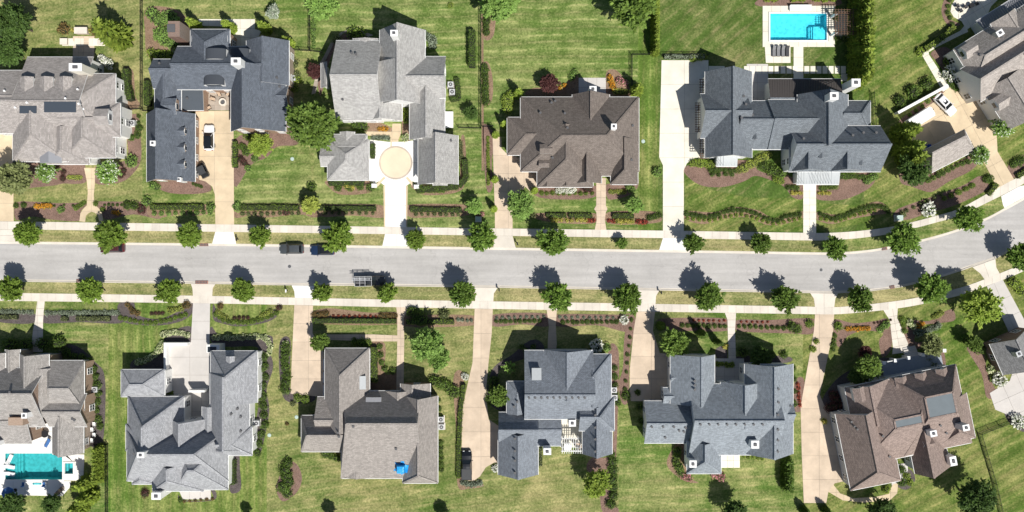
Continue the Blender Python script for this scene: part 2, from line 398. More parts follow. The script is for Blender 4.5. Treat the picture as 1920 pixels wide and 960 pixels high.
kerb('north_kerb', kn, 1, CROSS_N); kerb('south_kerb', ks, -1, CROSS_S)
def px_poly(pts, z=0.0): return [tuple(G(p[0], p[1], z)[:2]) for p in pts]
def sheet(name, pts, z, mat, smooth=0, kind='structure', parent=None):
    if smooth: pts = catmull(pts, smooth)
    P = px_poly(pts)
    if area(P) < 0: P = P[::-1]
    o = pydata(name, [(x,y,z) for x,y in P], [tuple(range(len(P)))], mat, parent)
    if parent is None: tag(o, kind=kind)
    return o
def slab_obj(name, P, z0, z1, mat, parent):
    b = MB(); b.prism(P, z0, z1); return b.build(name, mat, parent)
def walk(name, A, B, step=15.0, x0=-60, x1=2000):
    xs = []; x = x0
    while x < x1: xs.append(x); x += step
    base = []
    for x in xs: base.append((x, y_at(A, x)))
    for x in reversed(xs): base.append((x, y_at(B, x)))
    o = sheet(name, base, 0.018, M['joint'])
    g = 0.15
    for a, b in zip(xs, xs[1:]):
        # joints run square to the walk
        def q(x, L, O):
            return (x, y_at(L, x))
        P = px_poly([(a+g, y_at(A, a+g)), (b-g, y_at(A, b-g)), (b-g, y_at(B, b-g)), (a+g, y_at(B, a+g))])
        slab_obj('slab', P, 0.0, 0.05 + R.uniform(-0.004, 0.004), M['conc'], o)
    return o
walk('north_sidewalk', WALK_N0, WALK_N1); walk('south_sidewalk', WALK_S0, WALK_S1)
# verges between sidewalk and kerb
def verge(name, A, B, x0, x1):
    xs = [x0 + (x1-x0)*i/40 for i in range(41)]
    pts = [(x, y_at(A, x)) for x in xs] + [(x, y_at(B, x)) for x in reversed(xs)]
    sheet(name, pts, 0.008, M['lawn_verge'])
verge('north_verge', WALK_N1, KERB_N, -250, 1540); verge('south_verge', KERB_S, WALK_S0, -250, 2100)
# lawns of the plots, each mown its own way
def plot(name, x0, x1, north, mat, skew0=0, skew1=0, mid=None):
    L = WALK_N0 if north else WALK_S1
    far_ = -160 if north else 1120
    xs = [x0 + (x1-x0)*i/16 for i in range(17)]
    pts = [(x, y_at(L, x)+(3 if north else -3)) for x in xs] + [(x1+skew1, far_), (x0+skew0, far_)]
    sheet(name, pts, 0.004, M[mat])
plot('lawn', -250, 267, True, 'lawn_dry'); plot('lawn', 267.3, 588, True, 'lawn_a'); plot('lawn', 588.3, 905, True, 'lawn_rows')
plot('lawn', 905.3, 1196, True, 'lawn_rows'); plot('lawn', 1196.3, 1234, True, 'lawn_vert'); plot('lawn', 1234.3, 1620, True, 'lawn_diag'); plot('lawn', 1620.3, 2120, True, 'lawn_rich')
plot('lawn', -250, 203, False, 'lawn_a'); plot('lawn', 203.3, 500, False, 'lawn_vert'); plot('lawn', 500.3, 872, False, 'lawn_dry')
plot('lawn', 872.3, 1160, False, 'lawn_dry'); plot('lawn', 1160.3, 1505, False, 'lawn_a'); plot('lawn', 1505.3, 2120, False, 'lawn_rich')
sheet('lawn', [(1284,322),(1330,355),(1400,370),(1504,372),(1504,434),(1284,431)], 0.0045, M['lawn_rich'])
sheet('lawn', [(1530,380),(1600,385),(1700,365),(1840,305),(1852,330),(1700,395),(1640,415),(1530,435)], 0.0045, M['lawn_rich'])
sheet('lawn', [(440,280),(580,290),(590,380),(440,380)], 0.0045, M['lawn_rows'])
# ------------------------------------------------------------------ driveways and paths, in slabs
def paved(name, pts, mat, cell=(3.4,3.4), ang=0.0, smooth=0, z=0.05, gap=0.02, base='joint', piece='slab', org=None):
    if smooth: pts = catmull(pts, smooth)
    P = px_poly(pts)
    if area(P) < 0: P = P[::-1]
    o = pydata(name, [(x,y,z-0.03) for x,y in P], [tuple(range(len(P)))], M[base]); tag(o, kind='structure')
    ca, sa = math.cos(math.radians(ang)), math.sin(math.radians(ang))
    L = [(x*ca+y*sa, -x*sa+y*ca) for x,y in P]
    x0 = min(p[0] for p in L); x1 = max(p[0] for p in L); y0 = min(p[1] for p in L); y1 = max(p[1] for p in L)
    nx = max(1, round((x1-x0)/cell[0])); ny = max(1, round((y1-y0)/cell[1]))
    dx = (x1-x0)/nx; dy = (y1-y0)/ny
    for i in range(nx):
        for j in range(ny):
            a, b, c, d = x0+i*dx+gap*(i>0), x0+(i+1)*dx-gap*(i<nx-1), y0+j*dy+gap*(j>0), y0+(j+1)*dy-gap*(j<ny-1)
            q = clip_poly(L, [(a,c),(b,c),(b,d),(a,d)])
            if len(q) < 3 or abs(area(q)) < 0.05: continue
            r = []
            for p in q:
                if not r or (abs(p[0]-r[-1][0])+abs(p[1]-r[-1][1])) > 1e-4: r.append(p)
            if len(r) < 3: continue
            slab_obj(piece, [(x*ca-y*sa, x*sa+y*ca) for x,y in r], z-0.03, z+R.uniform(-0.003,0.003), M[mat] if isinstance(mat,str) else mat, o)
    return o
# north side
paved('driveway', [(-60,246),(24,250),(26,415),(-60,414)], 'conc_tan')
paved('driveway_apron', [(-45,430),(24,430.5),(29,452.6),(-50,452)], 'conc', (3.4,1.2))
paved('driveway', [(366,208),(434,208),(438,240),(439,421),(404,420.5),(403,365),(398,350),(385,340),(366,335)], 'conc_tan', (3.6,4.0))
paved('driveway_apron', [(404,434.7),(438,435),(443,457),(398,456.5)], 'conc_white', (3.4,2.4))
paved('driveway', [(721,345),(763,345),(763,426),(722,425)], 'conc_white', (4.5,4.2))
paved('driveway_apron', [(722,439),(763,439.5),(771,461.6),(717,461)], 'conc_white', (3.2,2.4))
paved('motor_court', [(694,262),(728,266),(756,266),(784,262),(786,330),(783,345),(774,340),(764,347),(720,347),(710,340),(702,344),(688,336),(688,300),(694,298)], 'conc_white', (4.0,4.0))
_c = [(742+31.5*math.cos(t*math.pi/24), 305+31.5*math.sin(t*math.pi/24)) for t in range(48)]; sheet('court_border', _c, 0.058, M['flag'])
_c = [(742+28.5*math.cos(t*math.pi/24), 305+28.5*math.sin(t*math.pi/24)) for t in range(48)]; sheet('court_circle', _c, 0.062, M['conc_peach'])
for _p in ([(720,331),(723,334),(708,350),(705,346)], [(764,331),(761,334),(774,350),(777,346)], [(719,348),(722.5,348),(722.5,425),(720,425)], [(761,348),(764.5,348),(763.5,425.5),(761,425)]): sheet('court_border', _p, 0.058, M['conc_tan'])
paved('driveway', [(923.6,257),(940,257),(940,278),(950,288),(1012,291),(1012,335),(1000,365),(985,350),(968,372),(961,405),(961,428.5),(928,428),(928,405),(926,340)], 'conc_pink', (3.4,3.8))
paved('driveway_apron', [(928,442),(961,442.5),(967,464.5),(925,463.8)], 'conc', (3.6,2.4))
paved('driveway', [(1240.5,113),(1328,113),(1330,297),(1303,296),(1288,306),(1282,319),(1282,432.8),(1243,432.4),(1243,310),(1236,295)], 'conc_cream', (4.2,4.6))
paved('driveway_apron', [(1243,446.4),(1282,447),(1290,469.3),(1236,468.5)], 'conc_white', (3.4,2.4))
paved('driveway', [(1697,227),(1750,192),(1775,168),(1800,150),(1836,182),(1868,240),(1870,284),(1901,336),(1870,353),(1846,307),(1822,268),(1790,262),(1735,290),(1712,268)], 'conc_tan', (4.0,4.0), 28)
paved('driveway_apron', [(1877,368),(1912,349),(1935,345),(1935,361),(1920,369.5),(1883,390),(1880,383)], 'conc_white', (2.6,2.4), 28)
# south side
paved('driveway', [(362,568.5),(394,569),(393,642),(396,737),(330,737),(318,727),(316,645),(358,642)], 'conc_grey', (3.5,3.7))
paved('driveway_apron', [(358,532.2),(404,532.8),(399,540),(398,555),(362,554.4),(361,541)], 'conc', (3.2,2.4))
paved('driveway', [(552,572),(587,573),(586,625),(607,660),(612,745),(545,738),(547,680)], 'conc_pink', (3.2,3.6))
paved('driveway_apron', [(547,535.2),(593,535.7),(588,546),(588,558.8),(553,558),(552,546)], 'conc_white', (3.2,2.4))
paved('driveway', [(890,579),(924,579.5),(922,625),(916,680),(911,737),(916,786),(937,800),(938,866),(925,868),(911,876),(900,893),(888,902),(870,900),(865.5,847),(866.5,769),(878,715),(886,680)], 'conc_pink', (3.4,4.4))
paved('driveway_apron', [(888,539),(933,539.8),(926,550),(925,564.9),(891,564.5),(890,550)], 'conc', (3.2,2.4))
paved('driveway', [(1194,584),(1228,584.5),(1224,620),(1237,662),(1262,664),(1262,752),(1183,752),(1180.5,737),(1181,691),(1188,620)], 'conc_pink', (3.4,4.0))
paved('driveway_apron', [(1191,543.9),(1236,544.6),(1230,555),(1229,569.8),(1195,569.2),(1194,555)], 'conc', (3.2,2.4))
paved('driveway', [(1528,589.5),(1564,589.2),(1562,620),(1554,659),(1537,740),(1545,760),(1575,776),(1606,905),(1583,902),(1565,906),(1553,922),(1549,943),(1507,943),(1503,847),(1501,762),(1526,620)], 'conc_pink', (3.5,4.2))
paved('driveway_apron', [(1519,549.6),(1571,550.2),(1566,560),(1564,575.8),(1528,575.4),(1526,560)], 'conc', (3.4,2.4))
paved('driveway', [(1850,536.5),(1880,524.5),(1925,608),(1960,670),(1960,790),(1920,790),(1866,768),(1855.5,737),(1893,714),(1905,680),(1889,617)], 'conc_grey', (3.4,3.6), 24)
paved('driveway_apron', [(1823,501),(1866,485.5),(1868,502),(1874,512.5),(1846,524),(1838,513)], 'conc', (3.0,2.4), 20)
# front paths
paved('front_path', [(158,315),(179,315),(178,345),(176,365),(177,384),(185,390),(191,398),(194,415),(186,415),(184,404),(178,399),(172,397),(166,400),(161,405),(160,416),(149,415),(151,400),(156,392),(163,385),(165,360),(163,340)], 'conc_tan', (2.2,2.2))
paved('front_path', [(684,246),(734,247),(736,232),(752,232),(752,250),(747,262),(747,276),(732,276),(732,262),(728,256),(684,254)], 'conc_tan', (1.6,1.6))
paved('front_path', [(1118,334),(1136,334),(1136,385),(1139,392),(1136,398),(1134,412),(1137,431),(1115,431),(1119,412),(1118,398),(1114,392),(1118,385)], 'conc_pink', (1.2,1.2))
paved('front_path', [(1506,345),(1530,345),(1530,437),(1506,436.6)], 'conc_cream', (1.3,1.3))
paved('front_path', [(70,564.8),(84,565),(81,600),(80,660),(58,660),(62,620),(66,600)], 'conc', (1.4,1.4))
paved('front_path', [(743,576),(767,576.4),(757,596),(758,640),(757,700),(757,738),(743,738),(745,640),(700,640),(612,637),(612,627),(700,627),(745,629),(745,592)], 'conc_pink', (1.5,1.5))
paved('front_path', [(1025,581),(1044,581.3),(1042,610),(1044,645),(1041,668),(1027,668),(1027,645),(1029,610)], 'conc_pink', (1.5,1.5))
paved('front_path', [(1359,586.6),(1380,587),(1378,620),(1380,680),(1366,680),(1364,600)], 'conc', (1.4,1.4))
paved('front_path', [(1656,581.5),(1683,578),(1682,596),(1702,643),(1704,660),(1673,664),(1674,650),(1668,600)], 'conc', (1.5,1.5), 10)
paved('garden_path', [(1553,922),(1562,908),(1575,925),(1600,934),(1640,932),(1665,926),(1674,908),(1684,905),(1682,925),(1668,938),(1620,942),(1580,938)], 'conc_tan', (1.5,1.5))
paved('garden_path', [(1811,45),(1800,58),(1733,92),(1728,97),(1730,106),(1768,172),(1782,164),(1742,103),(1741,98),(1757,88),(1803,65),(1815,60)], 'conc_cream', (1.5,1.5), 30)
paved('garden_path', [(597,122),(606,108),(620,80),(640,60),(665,52),(690,62),(700,66),(690,69),(664,55.5),(643,63),(625,83),(612,110),(602,130),(592,175),(584,177),(590,150)], 'flag', (1.2,1.2))
# patios and terraces
paved('patio', [(372,36),(478,36),(478,55),(490,58),(476,88),(430,88),(430,50),(372,48)], 'conc_cream', (2.0,2.0))
paved('patio', [(137,68),(177,68),(177,108),(137,108)], 'conc_pink', (1.1,1.1))
paved('patio', [(117,72),(197,72),(197,86),(117,86)], 'conc_cream', (1.2,1.2))
paved('patio', [(1085,146),(1136,146),(1136,182),(1085,182)], 'conc_grey', (1.7,1.7))
paved('courtyard_patio', [(382,168),(434,168),(434,207),(382,207)], 'flag', (0.95,0.95))
paved('patio', [(1050,785),(1092,785),(1092,838),(1050,838)], 'conc_cream', (1.4,1.4))
paved('patio', [(1352,850),(1387,850),(1387,877),(1352,877)], 'conc_cream', (1.2,1.2))
paved('patio', [(1340,672),(1395,672),(1395,722),(1340,722)], 'conc_grey', (1.8,1.8))
paved('patio', [(335,918),(395,918),(396,936),(343,936)], 'conc_grey', (2.0,2.0))
paved('patio', [(1668,872),(1702,868),(1702,905),(1672,910)], 'conc_grey', (1.7,1.7))
paved('patio', [(1782,22),(1784,10),(1790,0),(1800,-12),(1850,-40),(1890,-20),(1858,12),(1850,30),(1812,56),(1803,40),(1788,32)], 'conc_cream', (2.0,2.0), 30)
paved('patio', [(1400,120),(1440,120),(1440,190),(1408,190)], 'conc_grey', (2.0,2.0))
paved('courtyard_patio', [(325,735),(396,735),(396,790),(345,790)], 'conc_grey', (1.9,1.9))
# stepping stones behind the grey farmhouse and along the pool
st = sheet('stepping_stone_path', [(1328,123.5),(1595,123.5),(1595,139),(1328,139)], 0.0062, M['lawn_diag'])
for x in [1329, 1337] + [1395+11.4*i for i in range(9)] + [1508+11.4*i for i in range(7)]:
    w = 7.6 if x > 1390 else 28
    slab_obj('stone', px_poly([(x,124),(x+w+1.6,124),(x+w+1.6,138),(x,138)]), 0.0, 0.06, M['conc_cream'], st) if x != 1337 else None
slab_obj('stone', px_poly([(1577,138.8),(1589,138.8),(1589,152),(1577,152)]), 0.0, 0.06, M['conc_cream'], st)
paved('garden_path', [(1488,88),(1506,88),(1506,147),(1488,147)], 'conc_cream', (1.9,1.9))
paved('lounger_terrace', [(1434,88),(1482,88),(1482,118),(1436,118)], 'conc_cream', (1.6,1.5))
# garden beds
_bn = [0]
def bed(pts, mat='mulch', z=0.010, smooth=5):
    _bn[0] += 1
    return sheet('garden_bed', pts, z + 0.0001*_bn[0], M[mat], smooth)
bed([(30,381),(60,378),(110,381),(160,380),(163,384),(152,396),(149,414),(100,412),(60,406),(30,412)])
bed([(180,378),(220,378),(262,378),(300,386),(300,410),(250,402),(200,412),(190,396),(180,386)])
bed([(28,300),(60,300),(150,304),(160,312),(162,340),(140,345),(120,344),(100,348),(60,352),(30,355)])
bed([(180,312),(236,300),(238,260),(236,225),(258,215),(264,260),(264,300),(250,325),(225,342),(180,344)])
bed([(232,130),(248,131),(252,150),(254,180),(262,195),(255,204),(232,202)], 'mulch_tan')
bed([(285,335),(300,341),(366,336),(385,340),(397,352),(390,360),(360,364),(320,362),(295,352)], 'mulch')
bed([(278,378),(300,383),(402,384),(403,396),(370,405),(340,402),(300,408),(278,404)], 'mulch_tan')
bed([(440,382),(470,384),(600,384),(610,400),(590,408),(560,402),(500,408),(470,404),(440,408)], 'mulch_tan')
bed([(440,262),(500,250),(536,240),(560,258),(555,272),(520,275),(500,295),(470,310),(440,350)], 'mulch')
bed([(275,15),(330,18),(360,50),(357,90),(330,100),(280,110),(272,60)], 'mulch_tan')
bed([(614,338),(690,338),(705,348),(690,362),(640,365),(618,352)], 'mulch_tan'); bed([(602,385),(640,383),(716,385),(720,408),(660,404),(604,406)], 'mulch_tan')
bed([(766,384),(880,384),(890,395),(870,405),(800,408),(766,406)], 'mulch_tan'); bed([(775,346),(850,346),(862,330),(864,260),(872,262),(873,335),(858,360),(800,366),(778,356)], 'mulch_tan')
bed([(680,240),(700,255),(735,262),(735,240),(690,225)], 'mulch_tan'); bed([(755,262),(770,262),(772,200),(755,200)], 'mulch_tan')
bed([(595,135),(610,100),(625,80),(645,64),(665,60),(690,70),(690,78),(640,80),(620,110),(610,150),(600,180)], 'mulch')
bed([(910,115),(918,122),(924,150),(923,185),(912,200),(905,190),(904,130)], 'mulch_tan'); bed([(906,0),(928,0),(926,65),(906,70)], 'mulch_tan')
bed([(905,240),(921,242),(930,262),(922,300),(924,350),(912,352)], 'mulch')
bed([(990,180),(1000,165),(1050,165),(1065,150),(1080,130),(1085,150),(1085,182)], 'mulch_tan'); bed([(1136,180),(1136,140),(1145,130),(1160,135),(1178,160),(1182,180)], 'mulch_tan')
bed([(1000,350),(1040,352),(1115,348),(1117,368),(1080,374),(1020,372),(998,362)], 'mulch'); bed([(1138,345),(1190,345),(1196,330),(1196,350),(1180,366),(1150,374),(1138,370)], 'mulch')
bed([(1005,400),(1115,400),(1115,418),(1060,419),(1010,412)], 'mulch_tan'); bed([(1140,398),(1220,396),(1240,405),(1230,418),(1145,420)], 'mulch_tan')
bed([(1282,320),(1300,308),(1400,300),(1420,318),(1440,325),(1458,318),(1480,330),(1506,345),(1505,372),(1486,370),(1470,350),(1440,336),(1415,330),(1395,340),(1360,350),(1325,350),(1300,340)], 'mulch')
bed([(1530,345),(1580,330),(1640,322),(1640,340),(1625,356),(1590,372),(1560,376),(1530,372)], 'mulch')
bed([(1285,396),(1340,398),(1375,388),(1420,394),(1455,410),(1504,396),(1504,410),(1470,420),(1440,422),(1400,408),(1360,410),(1320,420),(1286,412)], 'mulch_tan')
bed([(1532,398),(1580,402),(1640,378),(1665,388),(1672,400),(1650,402),(1600,410),(1560,420),(1532,412)], 'mulch_tan')
bed([(1680,395),(1700,385),(1800,350),(1838,330),(1855,350),(1840,362),(1790,385),(1740,400),(1700,412),(1675,408)], 'mulch')
bed([(1688,340),(1690,300),(1730,290),(1758,322),(1820,290),(1838,298),(1820,320),(1780,340),(1755,356),(1740,360),(1710,350)], 'mulch')
bed([(1690,222),(1770,168),(1776,176),(1700,232)], 'mulch'); bed([(1788,100),(1800,130),(1840,195),(1826,200),(1790,165),(1760,120),(1745,100),(1770,88)], 'mulch')
bed([(1772,25),(1785,0),(1775,-10),(1765,20),(1775,45),(1790,50),(1800,45),(1785,38)], 'mulch')
bed([(1890,310),(1920,290),(1960,268),(1960,300),(1920,322),(1895,336)], 'mulch'); bed([(1425,12),(1440,-5),(1560,-5),(1565,12)], 'mulch')
# south
bed([(0,588),(64,588),(62,606),(0,604)], 'mulch_dark'); bed([(84,590),(150,586),(222,588),(226,606),(150,604),(84,606)], 'mulch_dark')
bed([(222,570),(250,566),(258,590),(300,598),(340,580),(360,566),(362,585),(340,602),(300,610),(250,608),(225,598)], 'mulch_dark')
bed([(400,570),(412,590),(440,600),(490,598),(515,580),(522,590),(500,604),(450,612),(415,606),(400,598)], 'mulch_dark')
bed([(250,675),(290,665),(305,640),(320,622),(358,612),(358,645),(314,648),(312,690),(250,695)], 'mulch_dark')
bed([(396,612),(420,632),(500,628),(512,640),(508,660),(488,668),(480,650),(422,650),(396,640)], 'mulch_dark')
bed([(482,658),(505,662),(512,690),(500,730),(505,770),(494,830),(484,855),(480,800),(486,740)], 'mulch_dark')
bed([(430,850),(447,845),(450,880),(452,915),(440,925),(430,915)], 'mulch_dark'); bed([(335,928),(345,940),(400,938),(405,922),(395,918),(397,937),(340,937)], 'mulch_dark')
bed([(122,645),(150,652),(180,680),(195,700),(198,750),(192,830),(170,835),(160,780),(170,700),(150,680),(110,660)], 'mulch_dark')
bed([(525,640),(545,640),(545,735),(590,742),(580,755),(535,750),(524,700)], 'mulch_dark'); bed([(588,585),(620,578),(690,586),(745,586),(744,608),(588,606)], 'mulch_tan')
bed([(760,592),(820,590),(888,592),(888,610),(760,612)], 'mulch_tan'); bed([(695,645),(722,645),(722,700),(745,700),(745,735),(695,735)], 'mulch_tan')
bed([(925,590),(1026,588),(1026,612),(980,608),(926,612)], 'mulch'); bed([(1044,590),(1160,590),(1180,590),(1178,622),(1120,610),(1044,612)], 'mulch')
bed([(1178,590),(1192,600),(1185,640),(1180,680),(1178,750),(1166,755),(1160,720),(1168,690),(1170,640)], 'mulch')
bed([(990,640),(1010,638),(1020,655),(990,670),(940,690),(935,720),(950,770),(920,760),(912,735),(925,690),(960,665)], 'mulch_dark')
bed([(1140,655),(1160,660),(1158,780),(1155,860),(1150,930),(1160,960),(1130,960),(1122,910),(1100,880),(1110,858),(1145,850),(1150,760)], 'mulch')
bed([(850,710),(868,700),(870,770),(866,840),(866,900),(900,905),(906,912),(880,916),(858,910),(856,820)], 'mulch_tan')
bed([(1232,600),(1270,596),(1364,598),(1364,620),(1280,620),(1236,616)], 'mulch'); bed([(1382,600),(1440,600),(1526,598),(1524,625),(1480,625),(1382,620)], 'mulch')
bed([(1342,655),(1360,648),(1363,672),(1345,672)], 'mulch_dark'); bed([(1384,668),(1475,668),(1475,680),(1384,680)], 'mulch_dark')
bed([(1490,715),(1508,712),(1506,765),(1488,768)], 'mulch'); bed([(1250,870),(1270,830),(1290,835),(1288,890),(1310,905),(1280,900)], 'mulch_tan')
bed([(1564,600),(1600,606),(1640,602),(1665,600),(1672,650),(1655,670),(1648,640),(1655,625),(1620,620),(1590,630),(1575,650),(1566,640)], 'mulch')
bed([(1684,600),(1740,602),(1760,590),(1785,580),(1790,600),(1760,606),(1725,612),(1715,640),(1740,640),(1766,650),(1772,690),(1745,690),(1735,655),(1710,655),(1700,640)], 'mulch')
bed([(1560,720),(1600,690),(1660,670),(1690,690),(1640,720),(1580,735),(1575,770),(1540,760)], 'mulch_dark')
bed([(1812,650),(1838,640),(1852,700),(1870,740),(1850,745),(1840,700)], 'mulch'); bed([(1670,890),(1705,880),(1716,900),(1700,918),(1680,910)], 'mulch_dark')
bed([(545,865),(560,875),(566,900),(555,925),(530,940),(518,915),(530,880)], 'mulch'); bed([(1885,768),(1920,790),(1920,810),(1890,790)], 'mulch_dark')
# ------------------------------------------------------------------ houses
FR = [0.0, 0.0, 0.0]                       # current plan frame: angle (deg, counter-clockwise), pivot in photo pixels
def frame(a=0.0, ox=0.0, oy=0.0): FR[0], FR[1], FR[2] = math.radians(a), ox, oy
def loc(u, v):
    c, s = math.cos(FR[0]), math.sin(FR[0])
    return (FR[1]+u*c+v*s, FR[2]-u*s+v*c) if FR[0] or FR[1] or FR[2] else (u, v)
def LG(u, v, z): return G(*loc(u, v), z)
class House:
    def __init__(s, name, label, cat, px, py, roof, wall, trim='white_trim', cap=None):
        s.root = empty(name, LG(px, py, 0)); tag(s.root, label, cat, 'houses and garages along the street')
        s.roof = roof; s.wall = wall; s.trim = M[trim]; s.wings = []; s.n = 0; s.cap = cap or roof
        s.off = s.root.location.copy(); s.win = 0
    def put(s, o): return o
    # ---- a wing: eave rectangle at ze, ridge (or flat deck) at zr, both as pixels of the photo
    def wing(s, e, top, ze, zr, zb=-0.1, roof=None, wall=None, over=0.4, names=('wall', 'roof'), gut=True, parent=None, windows=True, thick=0.16):
        """e: 4 world corners TL,TR,BR,BL at eave; top: 4 world corners in the same order"""
        s.n += 1; j = s.n*0.006
        zE = ze + j; zT = zr + j
        base = s.off; par = parent or s.root
        E = [Vector((p.x, p.y, zE)) for p in e]; T = [Vector((p.x, p.y, zT)) for p in top]
        if isinstance(ze, tuple): pass
        s.wings.append((E, T, zE, zT, windows))
        def rel(p): return (p.x-base.x, p.y-base.y, p.z-base.z)
        v = []; f = []; uvs = []; mi = []
        rows = []
        for k in range(4):
            a, b = E[k], E[(k+1)%4]; c, d = T[(k+1)%4], T[k]
            ed = (b-a); ed.z = 0
            if ed.length < 1e-4: continue
            t = ed.normalized(); n = Vector((t.y, -t.x, 0))
            run = max(abs((c-a).dot(n)), abs((d-a).dot(n)))
            rows.append((a, b, c, d, t, run))
        def addf(pts, mat, flip=False, uvp=None):
            q = []
            for p in pts:
                if not q or (p-q[-1]).length > 1e-3: q.append(p)
            if len(q) > 1 and (q[0]-q[-1]).length < 1e-3: q.pop()
            if len(q) < 3: return
            if flip: q = q[::-1]
            i = len(v); v.extend(rel(p) for p in q); f.append(tuple(range(i, i+len(q)))); mi.append(mat)
            for p in q: uvs.append(uvp(p) if uvp else (p.x, p.y))
        dz = Vector((0, 0, -thick))
        gm = []; cap = MB()
        for a, b, c, d, t, run in rows:
            if run > 0.12:
                sl_ = math.hypot(run, zT-zE)/run; nn = Vector((t.y, -t.x, 0))
                uvp = lambda p, a=a, t=t, nn=nn, sl_=sl_: ((p-a).dot(t)+a.x*0.37, abs((p-a).dot(nn))*sl_)
                addf([a, d, c, b], 0, True, uvp); addf([a+dz, d+dz, c+dz, b+dz], 1, False)
                addf([a, b, b+dz, a+dz], 1, False)
                if gut:
                    out = Vector((t.y, -t.x, 0))
                    cen = (E[0]+E[1]+E[2]+E[3])/4
                    if (a-cen).dot(out) < 0: out = -out
                    o_ = out*0.037 - Vector((0,0,0.08))
                    g_ = MB(); g_.bar(rel(a+o_), rel(b+o_), 0.075, 0.1); gm.append(g_)
            else:
                # open gable: close the slab edge along the rakes
                for p, q in ((a, d), (d, c), (c, b)):
                    if (p-q).length > 1e-3: addf([p, q, q+dz, p+dz], 1, False)
        if (T[0]-T[2]).length > 0.3 and abs((T[1]-T[0]).cross(T[3]-T[0]).z) > 0.3:
            addf([T[0], T[1], T[2], T[3]], 2)
        me = bpy.data.meshes.new(names[1]); me.from_pydata(v, [], f); ul = me.uv_layers.new(name='UVMap')
        li = 0
        for pi, poly in enumerate(me.polygons):
            for l in poly.loop_indices: ul.data[l].uv = uvs[me.loops[l].vertex_index]
        me.polygons.foreach_set('material_index', mi)
        bm = bmesh.new(); bm.from_mesh(me); bmesh.ops.recalc_face_normals(bm, faces=bm.faces); bm.to_mesh(me); bm.free()
        for m in (roof or s.roof, s.trim, M['deck']): me.materials.append(m)
        ro = link(names[1], me, None, par)
        # ridge and hip caps
        if names[1] == 'roof':
            up = Vector((0, 0, 0.03))
            segs = []
            if (T[0]-T[1]).length > 0.3: segs.append((T[0], T[1]))
            if (T[1]-T[2]).length > 0.3: segs.append((T[1], T[2]))
            if (T[2]-T[3]).length > 0.3 and (T[0]-T[3]).length > 0.3: segs.append((T[2], T[3]))
            if (T[3]-T[0]).length > 0.3 and (T[0]-T[1]).length > 0.3: segs.append((T[3], T[0]))
            for k in range(4):
                d1 = min(abs((T[k]-E[k]).dot((E[(k+1)%4]-E[k]).normalized())), abs((T[k]-E[k]).dot((E[k-1]-E[k]).normalized())))
                if d1 > 0.3: segs.append((E[k], T[k]))
            for a, b in segs: cap.bar(rel(a+up), rel(b+up), 0.30, 0.05)
            if cap.v:
                co = cap.build('ridge_cap', s.cap, ro)
                uvl = co.data.uv_layers.new(name='UVMap')
                for l in co.data.loops: p = co.data.vertices[l.vertex_index].co; uvl.data[l.index].uv = (p.x+p.y, p.x*0.3-p.y)
        for g_ in gm: g_.build('gutter', s.trim, ro)
        # walls: the same solid pulled in under the overhang
        cen = (E[0]+E[1]+E[2]+E[3])/4
        ux = (E[1]-E[0]); ux.z = 0; ux.normalize(); uy = (E[0]-E[3]); uy.z = 0; uy.normalize()
        if (E[1]-E[0]).length < 1e-3: ux = (E[2]-E[3]).normalized()
        jj = over + (s.n % 7)*0.004
        def ins(p, z, drop):
            q = Vector(p); dx = (q-cen).dot(ux); dy = (q-cen).dot(uy)
            wx = max(abs((E[i]-cen).dot(ux)) for i in range(4)); wy = max(abs((E[i]-cen).dot(uy)) for i in range(4))
            dx2 = max(-wx+jj, min(wx-jj, dx)); dy2 = max(-wy+jj, min(wy-jj, dy))
            r = cen + ux*dx2 + uy*dy2; r.z = z-drop; return r
        pitch = (zT-zE)/max(0.5, min([r[5] for r in rows if r[5] > 0.12] or [1.0]))
        B = [ins(p, zb, 0) for p in E]; C = [ins(p, zE, thick+0.02-min(pitch*jj, 0.6)*0.0) for p in E]; D = [ins(p, zT, thick+0.04+0.0) for p in T]
        wv = [rel(p) for p in B+C+D]
        wf = [(3,2,1,0)] + [(k,(k+1)%4,4+(k+1)%4,4+k) for k in range(4)] + [(4+k,4+(k+1)%4,8+(k+1)%4,8+k) for k in range(4)] + [(8,9,10,11)]
        me = bpy.data.meshes.new(names[0]); me.from_pydata(wv, [], wf)
        bm = bmesh.new(); bm.from_mesh(me); bmesh.ops.remove_doubles(bm, verts=bm.verts, dist=0.002); bmesh.ops.dissolve_degenerate(bm, edges=bm.edges, dist=0.001)
        bmesh.ops.recalc_face_normals(bm, faces=bm.faces); bm.to_mesh(me); bm.free()
        wo = link(names[0], me, wall or s.wall, par)
        return ro, wo, B
    def h(s, x0, y0, x1, y1, ze, pitch=0.85, aL=0, aR=0, r=None, zr=None, **kw):
        """ridge runs left-right; aL, aR = hip insets in pixels (0 = gable); r = ridge row in the photo when the slopes differ"""
        e = [LG(x0,y0,ze), LG(x1,y0,ze), LG(x1,y1,ze), LG(x0,y1,ze)]
        ux = (e[1]-e[0]).normalized(); uy = (e[3]-e[0]).normalized(); wy = (e[3]-e[0]).length; wx = (e[1]-e[0]).length
        if zr is None: zr = ze + pitch*wy/2
        else: zr = ze + (zr-ze)*1.3
        t = wy/2
        if r is not None: t = max(0.05, min(wy-0.05, (LG((x0+x1)/2, r, zr)-e[0]).dot(uy)))
        if r == 'top': t = 0
        a = min(aL/10, wx*0.49); b = min(aR/10, wx*0.49)
        tl = e[0]+uy*t+ux*a; tr = e[0]+uy*t+ux*(wx-b)
        return s.wing(e, [tl, tr, tr, tl], ze, zr, **kw)
